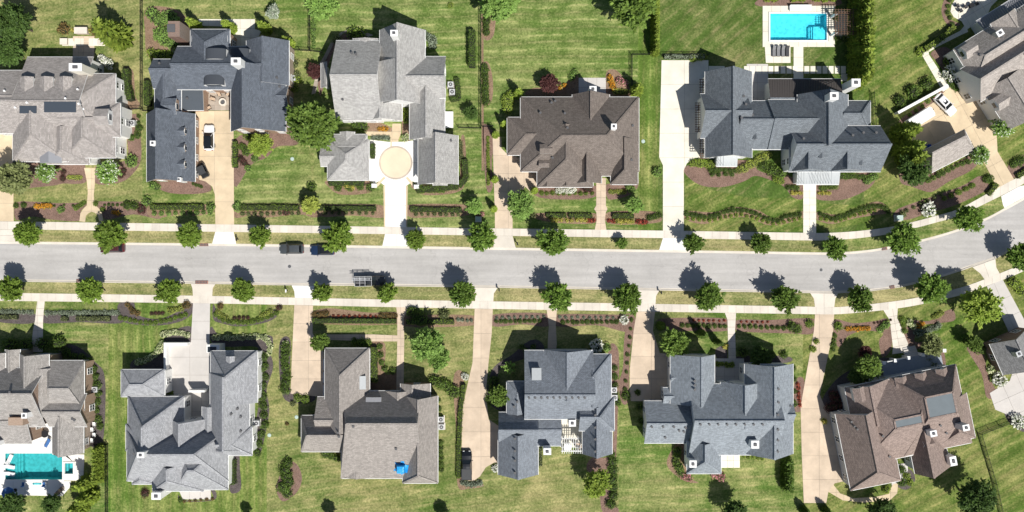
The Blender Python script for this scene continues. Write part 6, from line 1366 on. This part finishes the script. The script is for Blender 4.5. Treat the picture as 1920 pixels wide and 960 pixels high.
wc = car('parked_car','white saloon car with a sunroof on the upper right driveway', 1773, 196, -46, 4.8, 1.9, 1.48, 'car_white'); c = MB(); c.box(-0.9,-0.38,1.475,-0.1,0.38,1.50); c.build('sunroof', M['car_glass'], wc)
def truck(name, label, px, py, head, L, W, pnt, z0=0.0, rack=False, cover=False):
    e = car(name, label, px, py, head, L, W, 1.85, pnt, 'truck', cab=(0.20,-0.10), roof=(0.08,-0.085), belt=1.15, hood=1.12, z0=z0, bed=-0.11); h = W/2
    x0, x1 = -0.5*L, -0.115*L
    b = MB(); b.box(x0,-h*0.98,0.45,x1,h*0.98,0.62); b.build('bed_floor', M['vent'], e)
    for q in ((x0,-h,0.45,x1,-h+0.12),(x0,h-0.12,0.45,x1,h)):
        b = MB(); b.box(q[0],q[1],0.62,q[3],q[4],1.12); b.build('bed_side', M[pnt], e)
    b = MB(); b.box(x0-0.04,-h*0.98,0.5,x0+0.06,h*0.98,1.1); b.build('tailgate', M[pnt], e)
    if cover: b = MB(); b.box(x0+0.08,-h+0.13,1.08,x1-0.02,h-0.13,1.14); b.build('bed_cover', M['charcoal_cover'], e)
    if rack:
        rk = MB()
        for s in (-1,1):
            rk.bar((x0+0.1,s*h*0.92,2.05),(L*0.08,s*h*0.92,2.05),0.06,0.06)
            for x in (x0+0.15, x1-0.1): rk.bar((x,s*h*0.92,1.1),(x,s*h*0.92,2.05),0.06,0.06)
        for x in (x0+0.15, (x0+x1)/2, x1-0.1, L*0.08): rk.bar((x,-h*0.92,2.08),(x,h*0.92,2.08),0.06,0.06)
        rk.build('ladder_rack', M['plastic_grey'], e)
        lp = G(px, py, 0.8); ld = empty('ladder', (lp.x, lp.y, z0+2.16), math.radians(head)); tag(ld, 'pale aluminium ladder lying on the rack of the dark truck', 'ladder')
        for y in (0.18, 0.62): q = MB(); q.bar((x0-0.35,y,0),(x1+1.2,y,0),0.06,0.08); q.build('rail', M['ladder'], ld)
        n = 14
        for i in range(n): x = x0-0.2+(x1+1.2-x0)*i/n; q = MB(); q.bar((x,0.18,0),(x,0.62,0),0.07,0.05); q.build('rung', M['ladder'], ld)
    return e
M['charcoal_cover'] = plain('bed_cover', (0.05,0.052,0.055), 0.6, 0.1); M['ladder'] = plain('aluminium', (0.7,0.71,0.72), 0.35, 0.05, metal=0.4)
truck('pickup_truck','dark work truck with a ladder rack by the south kerb, under a street tree', 694, 527, 0.8, 5.6, 1.95, 'car_charcoal', RZ, True)
truck('pickup_truck','black pickup with a covered bed on the long curved driveway', 875, 872, 90, 5.4, 1.95, 'car_black', 0.05, False, True)
# enclosed trailer
p = G(1724,222,1.2); e = empty('box_trailer', (p.x,p.y,0.05), math.radians(32)); tag(e, 'white box trailer beside the white saloon car', 'trailer', 'vehicles on the street and driveways')
b = MB(); b.box(-2.4,-0.95,0.45,2.3,0.95,2.1); b.box(2.3,-0.7,0.6,2.6,0.7,1.9); b.build('body', M['plastic_white'], e); b = MB(); b.box(-2.42,-0.97,2.1,2.32,0.97,2.14); b.build('roof', M['plastic_white'], e); b = MB(); b.bar((2.5,-0.4,0.5),(3.5,0,0.5),0.1,0.1); b.bar((2.5,0.4,0.5),(3.5,0,0.5),0.1,0.1); b.build('drawbar', M['black'], e); wheels(e, 1.8, 2.0, 0.32)
# two seat cart
p = G(379,319,1.0); e = empty('utility_cart', (p.x,p.y,0.05), math.radians(115)); tag(e, 'dark utility cart with a flat roof beside the navy garage', 'cart', 'vehicles on the street and driveways')
loft([ring(x,w,0.3,z,0.02) for x,w,z in ((1.45,0.5,0.6),(1.3,0.66,0.8),(0.7,0.72,0.9),(0.6,0.72,0.55),(-0.5,0.72,0.55),(-0.6,0.72,0.85),(-1.4,0.7,0.85),(-1.45,0.6,0.6))]).build('body', M['car_charcoal'], e)
b = MB(); b.box(-0.95,-0.68,1.78,0.65,0.68,1.85); b.build('roof', M['charcoal_cover'], e)
for x in (-0.85,0.6):
    for y in (-0.62,0.62): b = MB(); b.bar((x*1.05,y,0.6),(x,y,1.8),0.05,0.05); b.build('post', M['black'], e)
for y in (-0.34,0.34): b = MB(); b.box(-0.5,y-0.26,0.55,-0.05,y+0.26,0.72); b.box(-0.62,y-0.26,0.7,-0.5,y+0.26,1.25); b.build('seat', M['black'], e)
wheels(e, 3.0, 1.45, 0.3)
# ------------------------------------------------------------------ fences
def fence(pts, label, h=1.35, mat='black', name='metal_fence', solid=False):
    P = [G(x,y) for x,y in pts]; e = empty(name, P[0]); tag(e, label, 'fence'); pk = MB(); o = P[0]
    for a, b in zip(P, P[1:]):
        a = a-o; b = b-o; L = (b-a).length; n = max(1, round(L/2.2)); u = (b-a)/L
        for z in (0.2, h-0.12): r_ = MB(); r_.bar(a+Vector((0,0,z)), b+Vector((0,0,z)), 0.05, 0.05); r_.build('rail', M[mat], e)
        for i in range(n+1):
            q = a+u*(L*i/n); s = MB(); s.box(q.x-0.04,q.y-0.04,0,q.x+0.04,q.y+0.04,h+0.08); s.build('post', M[mat], e)
        if solid: s = MB(); s.bar(a+Vector((0,0,h/2)), b+Vector((0,0,h/2)), 0.05, h-0.1); s.build('board_panel', M[mat], e)
        else:
            k = 0.11
            while k < L: q = a+u*k; pk.box(q.x-0.011,q.y-0.011,0.05,q.x+0.011,q.y+0.011,h); k += 0.11
    if pk.v: q = pk.build('pickets', M[mat], e); q['kind'] = 'stuff'
    return e
fence([(268,-20),(268,205),(232,205)],'black metal fence between the warm grey house and the dark navy house'); fence([(269,208),(290,209)],'short black metal fence left of the navy garage')
fence([(582,-20),(582,96),(545,94)],'black metal fence right of the dark navy house'); fence([(583,96),(605,99)],'short black metal fence at the curved flagstone path'); fence([(860,240),(902,241),(902,-20)],'black metal fence right of the pale grey house')
fence([(1225,103),(1184,103),(1184,178)],'black metal fence behind the brown house terrace'); fence([(1240,104),(1326,104)],'black metal fence behind the cream driveway'); fence([(1634,175),(1638,236)],'black metal fence right of the slate farmhouse')
fence([(1892,790),(1834,812),(1862,905),(1880,985)],'black metal fence right of the russet house'); fence([(168,834),(203,832),(203,985)],'black metal fence beside the pool terrace arborvitae'); fence([(905,238),(925,237)],'short black metal fence left of the brown house')
p = G(1677,214); q = G(1770,163)-p; e = empty('garden_wall', p); tag(e, 'long white wall along the upper right driveway', 'wall'); b = MB(); b.bar((0,0,0.7), (q.x,q.y,0.7), 0.4, 1.4); b.build('wall_body', M['wall_white'], e); b = MB(); b.bar((0,0,1.45), (q.x,q.y,1.45), 0.52, 0.1); b.build('coping', M['white_trim'], e)
sheet('edging_strip', [(902.6,20),(906.5,20),(907,320),(903,320)], 0.012, M['mulch_tan'])
# ------------------------------------------------------------------ pergolas
def pergola(label, x0, y0, x1, y1, h, nx, ny, mat, posts='white_trim'):
    a = G(x0,y1,h); b = G(x1,y0,h); e = empty('pergola', ((a.x+b.x)/2,(a.y+b.y)/2,0)); tag(e, label, 'pergola'); w = (b.x-a.x)/2; d = (b.y-a.y)/2
    for sx in (-1,1):
        for sy in (-1,1): q = MB(); q.box(sx*w*0.72-0.18,sy*d*0.72-0.18,0,sx*w*0.72+0.18,sy*d*0.72+0.18,h-0.25); q.build('post', M[posts], e)
    for sy in (-1,1): q = MB(); q.bar((-w,sy*d*0.72,h-0.13),(w,sy*d*0.72,h-0.13),0.14,0.24); q.build('beam', M[posts if mat == 'white_trim' else mat], e)
    for i in range(nx): x = -w+2*w*(i+0.5)/nx; q = MB(); q.bar((x,-d,h+0.1),(x,d,h+0.1),0.08,0.2); q.build('rafter', M[mat], e)
    for i in range(ny): y = -d+2*d*(i+0.5)/ny; q = MB(); q.bar((-w,y,h+0.24),(w,y,h+0.24),0.06,0.06); q.build('purlin', M[mat], e)
    return e
pergola('brown slatted pergola with white posts at the right end of the turquoise pool', 1563, 17, 1613, 66, 2.9, 9, 13, 'wood_brown'); paved('pergola_floor', [(1567,20),(1606,20),(1606,72),(1567,72)], 'conc_cream', (1.6,1.6))
pergola('small white pergola over the rear patio of the blue grey slate house', 1052, 818, 1090, 850, 2.6, 9, 4, 'white_trim')
# ------------------------------------------------------------------ pool and garden furniture
def lounger(px, py, ang, frame_, fabric, label, group=None, z=0.06):
    p = G(px,py); e = empty('sun_lounger', (p.x,p.y,z), math.radians(ang)); tag(e, label, 'sun lounger', group)
    f = MB(); f.bar((-0.95,-0.32,0.28),(0.95,-0.32,0.28),0.06,0.08); f.bar((-0.95,0.32,0.28),(0.95,0.32,0.28),0.06,0.08); f.bar((-0.95,-0.32,0.28),(-0.95,0.32,0.28),0.06,0.08); f.bar((0.95,-0.32,0.28),(0.95,0.32,0.28),0.06,0.08); f.build('frame', M[frame_], e)
    for x in (-0.8,0.8):
        for y in (-0.3,0.3): q = MB(); q.box(x-0.03,y-0.03,0,x+0.03,y+0.03,0.26); q.build('leg', M[frame_], e)
    q = MB(); q.box(-0.93,-0.29,0.32,0.3,0.29,0.42); q.build('seat_cushion', M[fabric], e); q = MB(); q.bar((0.3,0,0.38),(0.92,0,0.78),0.58,0.1); q.build('backrest', M[fabric], e)
    return e
M['fabric_dark'] = plain('charcoal_fabric', (0.06,0.06,0.065), 0.9, 0.1); M['fabric_grey'] = plain('grey_fabric', (0.2,0.2,0.205), 0.9, 0.1); M['fabric_blue'] = plain('blue_fabric', (0.06,0.15,0.36), 0.9, 0.12, 2)
M['fabric_tan'] = plain('tan_fabric', (0.5,0.38,0.28), 0.9, 0.1); M['tarp'] = plain('blue_tarpaulin', (0.02,0.32,0.72), 0.45, 0.15, 2.5); M['aqua'] = plain('aqua_foam', (0.10,0.55,0.60), 0.6, 0.05)
for x, fb, w in ((1450,'fabric_grey','first'),(1458,'fabric_grey','second'),(1467,'fabric_grey','third'),(1475,'fabric_dark','fourth, darker')): lounger(x, 97, 90, 'black', fb, 'grey sun lounger below the turquoise pool, %s from the left' % w, 'loungers below the turquoise pool')
for y, w in ((861,'upper'),(875,'middle'),(888,'lower')): lounger(18, y, 170 if w != 'upper' else 245, 'plastic_white', 'plastic_white', 'white lounger standing in the shallow end of the teal pool, %s of three' % w, 'white loungers in the teal pool', -0.28)
lounger(92, 829, 60, 'plastic_white', 'fabric_blue', 'blue and white lounger on the terrace by the stone grey house')
def seat(px, py, ang, mat, label, group=None, name='garden_chair', z=0.05, fr='black'):
    p = G(px,py); e = empty(name, (p.x,p.y,z), math.radians(ang)); tag(e, label, 'chair', group)
    q = MB(); q.box(-0.3,-0.3,0.38,0.3,0.3,0.5); q.build('seat', M[mat], e); q = MB(); q.bar((-0.3,0,0.5),(-0.42,0,0.95),0.6,0.08); q.build('backrest', M[mat], e)
    for y in (-0.32,0.32): q = MB(); q.box(-0.3,y-0.04,0.55,0.28,y+0.04,0.62); q.build('armrest', M[fr], e)
    for x in (-0.26,0.26):
        for y in (-0.26,0.26): q = MB(); q.box(x-0.03,y-0.03,0,x+0.03,y+0.03,0.38); q.build('leg', M[fr], e)
    return e
for i, (x, y, w) in enumerate(((413,178,'above'),(402,187,'left of'),(429,178,'upper right of'),(394,203,'lower left of'),(391,172,'far left of'))): seat(x, y, math.degrees(math.atan2(y-192, 419-x)), 'fabric_tan', 'tan garden chair %s the round fire pit' % w, 'chairs round the fire pit', z=0.05)
p = G(419,192); e = empty('fire_pit', (p.x,p.y,0.05)); tag(e, 'round stone fire pit in the courtyard of the dark navy house', 'fire pit')
b = MB(); n = 20; v = []
for z, r0 in ((0,0.72),(0.45,0.72),(0.45,0.45),(0.2,0.45)):
    for k in range(n): v.append((r0*math.cos(2*math.pi*k/n), r0*math.sin(2*math.pi*k/n), z))
b.add(v, [(j*n+k,j*n+(k+1)%n,(j+1)*n+(k+1)%n,(j+1)*n+k) for j in range(3) for k in range(n)]); b.build('stone_ring', M['conc'], e); b = MB(); b.cyl((0,0),0.45,0.45,0.02,0.2,16); b.build('ash_bed', M['vent'], e)
for x, y, w in ((1793,12,'leftmost'),(1808,14,'upper middle'),(1799,21,'lower middle'),(1829,8,'rightmost')): seat(x, y, 30, 'fabric_dark', 'dark patio chair on the upper right terrace, %s' % w, 'dark chairs on the upper right terrace')
for i in range(5): seat(175+(i%2)*4, 784+i*10, 180, 'plastic_white', 'white chair along the brick wall of the lower left house, %s from top' % ORD[i], 'white chairs along the brick wall', fr='plastic_white', z=0.02)
for x in (47, 86): seat(x, 906, 90, 'fabric_blue', 'blue deck chair below the teal pool, %s one' % ('left' if x == 47 else 'right'), 'blue deck chairs', fr='plastic_white')
for x, y, w in ((112,922,'left'),(119,915,'right')): seat(x, y, 40, 'fabric_tan', 'reddish folding chair at the lower corner of the pool terrace, %s one' % w, 'folding chairs')
for x, y, w in ((1083,832,'left'),(1088,838,'right')): seat(x, y, 200, 'fabric_tan', 'tan chair beside the small white pergola, %s one' % w, 'chairs by the white pergola')
def table(px, py, r, mat, label, z=0.05):
    p = G(px,py); e = empty('garden_table', (p.x,p.y,z)); tag(e, label, 'table'); b = MB(); b.cyl((0,0),r,r,0.68,0.74,18); b.build('table_top', M[mat], e); b = MB(); b.cyl((0,0),0.06,0.06,0.03,0.68,8); b.build('pedestal', M['black'], e); b = MB(); b.cyl((0,0),0.3,0.3,0,0.04,12); b.build('foot', M['black'], e)
table(1064,836,0.75,'plastic_white','round white table under the small white pergola'); table(88,812,0.7,'black','dark round table on the terrace behind the stone grey house'); table(1818,12,0.45,'black','small dark table on the upper right terrace'); table(1382,848,0.4,'black','small dark table on the rear patio of the blue grey house')
# umbrella
p = G(14,926,2.4); e = empty('garden_umbrella', (p.x,p.y,0.05)); tag(e, 'open blue umbrella at the lower left corner of the pool terrace', 'umbrella'); b = MB(); b.cyl((0,0),0.03,0.03,0,2.6,8); b.build('pole', M['wood_grey'], e); b = MB(); b.cyl((0,0),0.35,0.3,0,0.12,12); b.build('base', M['black'], e)
v = [(0,0,2.7)]; n = 8
for k in range(n): v.append((1.25*math.cos(2*math.pi*k/n), 1.25*math.sin(2*math.pi*k/n), 2.2))
for k in range(n): v.append((1.25*math.cos(2*math.pi*k/n), 1.25*math.sin(2*math.pi*k/n), 2.08))
pydata('canopy', v, [(0,1+k,1+(k+1)%n) for k in range(n)]+[(1+k,1+n+k,1+n+(k+1)%n,1+(k+1)%n) for k in range(n)], M['fabric_blue'], e)
p = G(70,907); b = MB(); b.box(-0.7,-0.14,0,0.7,0.14,0.12); b.cyl((0.7,0),0.14,0.14,0,0.12,10); b.cyl((-0.7,0),0.14,0.14,0,0.12,10); o = b.build('pool_float', M['aqua']); o.location = (p.x,p.y,0.05); tag(o, 'aqua pool float lying between the two blue deck chairs', 'pool float')
# poolside bench
p = G(1499,17); e = empty('poolside_bench', (p.x,p.y,0.06)); tag(e, 'long white bench on the far edge of the turquoise pool', 'bench')
for i in range(5): q = MB(); q.box(-2.0,-0.42+i*0.18,0.42,2.0,-0.28+i*0.18,0.48); q.build('slat', M['plastic_white'], e)
for x in (-1.8,0,1.8): q = MB(); q.box(x-0.06,-0.4,0,x+0.06,0.42,0.42); q.build('leg', M['plastic_white'], e)
q = MB(); q.box(-2.0,0.45,0.42,2.0,0.52,0.95); q.build('backrest', M['plastic_white'], e)
# ------------------------------------------------------------------ small street and garden things
def aircon(px, py, label, ang=0):
    p = G(px,py,0.5); e = empty('air_conditioner', (p.x,p.y,0), math.radians(ang)); tag(e, label, 'air conditioner', 'air conditioners'); b = MB(); b.box(-0.65,-0.65,0,0.65,0.65,0.1); b.build('pad', M['conc'], e)
    b = MB(); b.box(-0.5,-0.5,0.1,0.5,0.5,0.95); b.build('casing', M['plastic_grey'], e); b = MB(); b.cyl((0,0),0.36,0.36,0.95,0.985,16); b.build('fan_grille', M['vent'], e); b = MB(); b.cyl((0,0),0.12,0.12,0.985,1.01,10); b.build('hub', M['plastic_grey'], e)
for x, y, l in ((249,231,'beside the right wall of the warm grey house'),(550,147,'beside the right wall of the dark navy house'),(845,159,'upper of two beside the pale grey house'),(848,173,'lower of two beside the pale grey house'),(179,730,'beside the brick wall of the lower left house'),(482,793,'beside the right wall of the light grey house'),(827,786,'upper of two beside the drab brown house'),(828,800,'lower of two beside the drab brown house'),(1151,731,'upper of two beside the blue grey slate house'),(1152,745,'lower of two beside the blue grey slate house')): aircon(x, y, 'grey air conditioner '+l)
def mailbox(px, py, label, mat='black'):
    p = G(px,py); e = empty('mailbox', (p.x,p.y,0)); tag(e, label, 'mailbox', 'mailboxes'); b = MB(); b.box(-0.06,-0.06,0,0.06,0.06,1.1); b.build('post', M['black'], e)
    sec = [[(x,-0.12,1.05),(x,-0.12,1.2),(x,-0.08,1.28),(x,0,1.31),(x,0.08,1.28),(x,0.12,1.2),(x,0.12,1.05)] for x in (-0.28,0.28)]; q = loft(sec).build('box', M[mat], e); q.rotation_euler[2] = math.pi/2
for x, y, l, m in ((346,531,'black mailbox right of the third south street tree','black'),(447,449,'black mailbox right of the tan driveway apron','black'),(539,545,'white mailbox left of the fifth south street tree','plastic_white'),(970,457,'black mailbox right of the pinkish driveway apron','black'),(936,543,'black mailbox right of the long driveway apron','black'),(1238,548,'black mailbox right of the blue grey house driveway apron','black')): mailbox(x, y, l, m)
def ubox(px, py, label, mat, s=(1.1,0.9,0.9)):
    p = G(px,py); e = empty('utility_box', (p.x,p.y,0)); tag(e, label, 'utility box'); b = MB(); b.box(-s[0]/2-.15,-s[1]/2-.15,0,s[0]/2+.15,s[1]/2+.15,0.08); b.build('pad', M['conc'], e); b = MB(); b.box(-s[0]/2,-s[1]/2,0.08,s[0]/2,s[1]/2,s[2]); b.build('cabinet', M[mat], e); b = MB(); b.box(-s[0]/2-.04,-s[1]/2-.04,s[2],s[0]/2+.04,s[1]/2+.04,s[2]+.06); b.build('lid', M[mat], e)
M['pale_green'] = plain('pale_green_steel', (0.42,0.52,0.48), 0.5, 0.06); M['bin_blue'] = plain('blue_plastic', (0.03,0.08,0.4), 0.5, 0.06)
ubox(1683,409,'pale green utility box near the road, right of the wavy shrub row','pale_green'); ubox(897,411,'pale utility box at the foot of the seventh north street tree','pale_green',(0.9,0.8,0.8))
for x, y, l in ((703,349,'left of'),(782,351,'right of')):
    p = G(x,y); e = empty('gate_pier', (p.x,p.y,0)); tag(e, 'low white pier %s the mouth of the round court' % l, 'pier', 'gate piers of the round court'); b = MB(); b.box(-0.4,-0.3,0,0.4,0.3,0.9); b.build('shaft', M['wall_white'], e); b = MB(); b.box(-0.47,-0.37,0.9,0.47,0.37,1.0); b.build('cap', M['white_trim'], e)
p = G(1737,276); e = empty('wheelie_bin', (p.x,p.y,0.05)); tag(e, 'blue wheeled bin behind the small taupe garage', 'bin'); b = MB(); b.add([(-.25,-.28,0),(.25,-.28,0),(.25,.28,0),(-.25,.28,0),(-.32,-.36,1.0),(.32,-.36,1.0),(.32,.36,1.0),(-.32,.36,1.0)], [(3,2,1,0),(4,5,6,7),(0,1,5,4),(1,2,6,5),(2,3,7,6),(3,0,4,7)]); b.build('bin_body', M['bin_blue'], e); b = MB(); b.box(-.34,-.38,1.0,.34,.4,1.08); b.build('lid', M['bin_blue'], e)
# toys and bicycles along the navy garage
M['teal'] = plain('teal_paint', (0.05,0.35,0.36), 0.5, 0.05); M['pinkpaint'] = plain('pink_paint', (0.55,0.16,0.2), 0.5, 0.05)
for y, m, l in ((256,'teal','teal'),(268,'pinkpaint','pink'),(275,'pinkpaint','rose pink')):
    p = G(371,y); e = empty('bicycle', (p.x,p.y,0.05), math.radians(75+y%7)); tag(e, '%s bicycle leaning beside the navy garage' % l, 'bicycle', 'bicycles by the navy garage')
    for x in (-0.5,0.5):
        q = MB(); n = 16; v = []
        for k in range(n):
            t = 2*math.pi*k/n
            for r_, yy in ((0.33,-0.02),(0.33,0.02),(0.27,0.02),(0.27,-0.02)): v.append((x+r_*math.cos(t), yy, 0.33+r_*math.sin(t)))
        q.add(v, [(k*4+j,((k+1)%n)*4+j,((k+1)%n)*4+(j+1)%4,k*4+(j+1)%4) for k in range(n) for j in range(4)]); q.build('wheel', M['tyre'], e)
    q = MB()
    for a, c in (((-0.5,0,0.33),(-0.15,0,0.85)),((-0.5,0,0.33),(0,0,0.33)),((0,0,0.33),(-0.15,0,0.85)),((0,0,0.33),(0.38,0,0.82)),((-0.15,0,0.75),(0.38,0,0.82)),((0.5,0,0.33),(0.36,0,1.0))): q.bar(a, c, 0.05, 0.05)
    q.build('frame', M[m], e); q = MB(); q.bar((0.36,-0.3,1.0),(0.36,0.3,1.0),0.04,0.04); q.build('handlebar', M['black'], e); q = MB(); q.box(-0.28,-0.08,0.86,-0.02,0.08,0.92); q.build('saddle', M['black'], e)
# drains and covers in the road
def drain(px, py, w, label, ang=0):
    p = G(px,py); e = empty('storm_drain', (p.x,p.y,0.012), math.radians(ang)); tag(e, label, 'drain', 'storm drains'); b = MB(); b.box(-w/2,-0.28,-0.1,w/2,0.28,0.0); b.build('lintel', M['paver_red'], e)
    b = MB()
    for i in range(max(2,int(w/0.28))): x = -w/2+0.14+i*0.28; b = MB(); b.box(x-0.09,-0.2,0.0,x+0.09,0.2,0.02); b.build('bar', M['vent'], e)
drain(382,458.8,1.7,'storm drain in the north kerb left of the tan driveway'); drain(147.5,526.5,0.9,'small storm drain in the south kerb left of the second street tree'); drain(378,529.3,2.4,'long storm drain in the south kerb at the grey court driveway'); drain(1658.5,466,1.0,'storm drain in the north kerb at the bend', 10); drain(1673,538.5,0.9,'storm drain in the south kerb at the bend', 10)
for x, y, l in ((542.5,499.5,'round manhole cover in the road below the parked grey car'),(1540,506,'round manhole cover in the road before the bend')):
    p = G(x,y); e = empty('manhole_cover', (p.x,p.y,-0.125)); tag(e, l, 'manhole cover'); b = MB(); b.cyl((0,0),0.34,0.34,0.0,0.012,20); b.build('rim', M['steel'], e); b = MB(); b.cyl((0,0),0.29,0.29,0.012,0.018,20); b.build('lid', M['vent'], e)
for x, y, l in ((548,298,'on the lawn right of the tan driveway'),(505,816,'on the lawn right of the light grey house'),(1206,265,'on the lawn right of the brown house'),(556,782,'on the lawn left of the drab brown house')):
    p = G(x,y); e = empty('utility_cover', (p.x,p.y,0.005)); tag(e, 'round pale green utility cover '+l, 'utility cover', 'utility covers'); b = MB(); b.cyl((0,0),0.36,0.34,0,0.06,18); b.build('ring', M['pale_green'], e); b = MB(); b.cyl((0,0),0.26,0.24,0.06,0.08,18); b.build('lid', M['pale_green'], e)
# chimney of the drab brown house wrapped in a tarpaulin
H = TARP_HOUSE; H.chimney(753, 877, 1.1, 1.0, 1.3, 'wall_brick'); cq = H.at(753, 877); v = []; n = 16
for ringi, (q, z) in enumerate(((0.30,1.66),(0.62,1.62),(0.70,1.35),(0.74,0.5),(0.95,None),(1.2,None))):
    for k in range(n):
        t = 2*math.pi*k/n; sq = 1/max(abs(math.cos(t)), abs(math.sin(t))); qq = q*(sq if ringi < 4 else 1.0+0.35*math.sin(k*2.3)+R.uniform(-.1,.1)); x = cq.x+qq*math.cos(t); y = cq.y+qq*math.sin(t)
        if z is None: zz = (H.height(x, y) or cq.z)+(0.14 if ringi == 4 else 0.04)+R.uniform(0,0.06)
        else: zz = cq.z+z+R.uniform(-.03,.03)
        v.append((x-cq.x, y-cq.y, zz-cq.z))
o = pydata('tarpaulin', v, [tuple(range(n))]+[(j_*n+k,j_*n+(k+1)%n,(j_+1)*n+(k+1)%n,(j_+1)*n+k) for j_ in range(5) for k in range(n)], M['tarp']); o.location = cq; tag(o, 'bright blue tarpaulin wrapped round the rear chimney of the drab brown house', 'tarpaulin')
# rear patio wall of the warm grey house
p = G(157,60); e = empty('patio_fireplace', (p.x,p.y,0.05)); tag(e, 'low pale stone fireplace on the rear patio of the warm grey house', 'fireplace'); b = MB(); b.box(-1.1,-0.5,0,1.1,0.5,1.0); b.build('hearth', M['flag'], e); b = MB(); b.box(-1.2,-0.6,1.0,1.2,0.6,1.1); b.build('capstone', M['conc'], e)
for x in (117,187):
    p = G(x+5,79); e = empty('stone_bench', (p.x,p.y,0.05)); tag(e, 'pale stone bench wall on the %s of the rear patio' % ('left' if x == 117 else 'right'), 'bench', 'stone benches'); b = MB(); b.box(-0.6,-0.5,0,0.6,0.5,0.45); b.build('base', M['flag'], e); b = MB(); b.box(-0.68,-0.58,0.45,0.68,0.58,0.53); b.build('capstone', M['conc'], e)
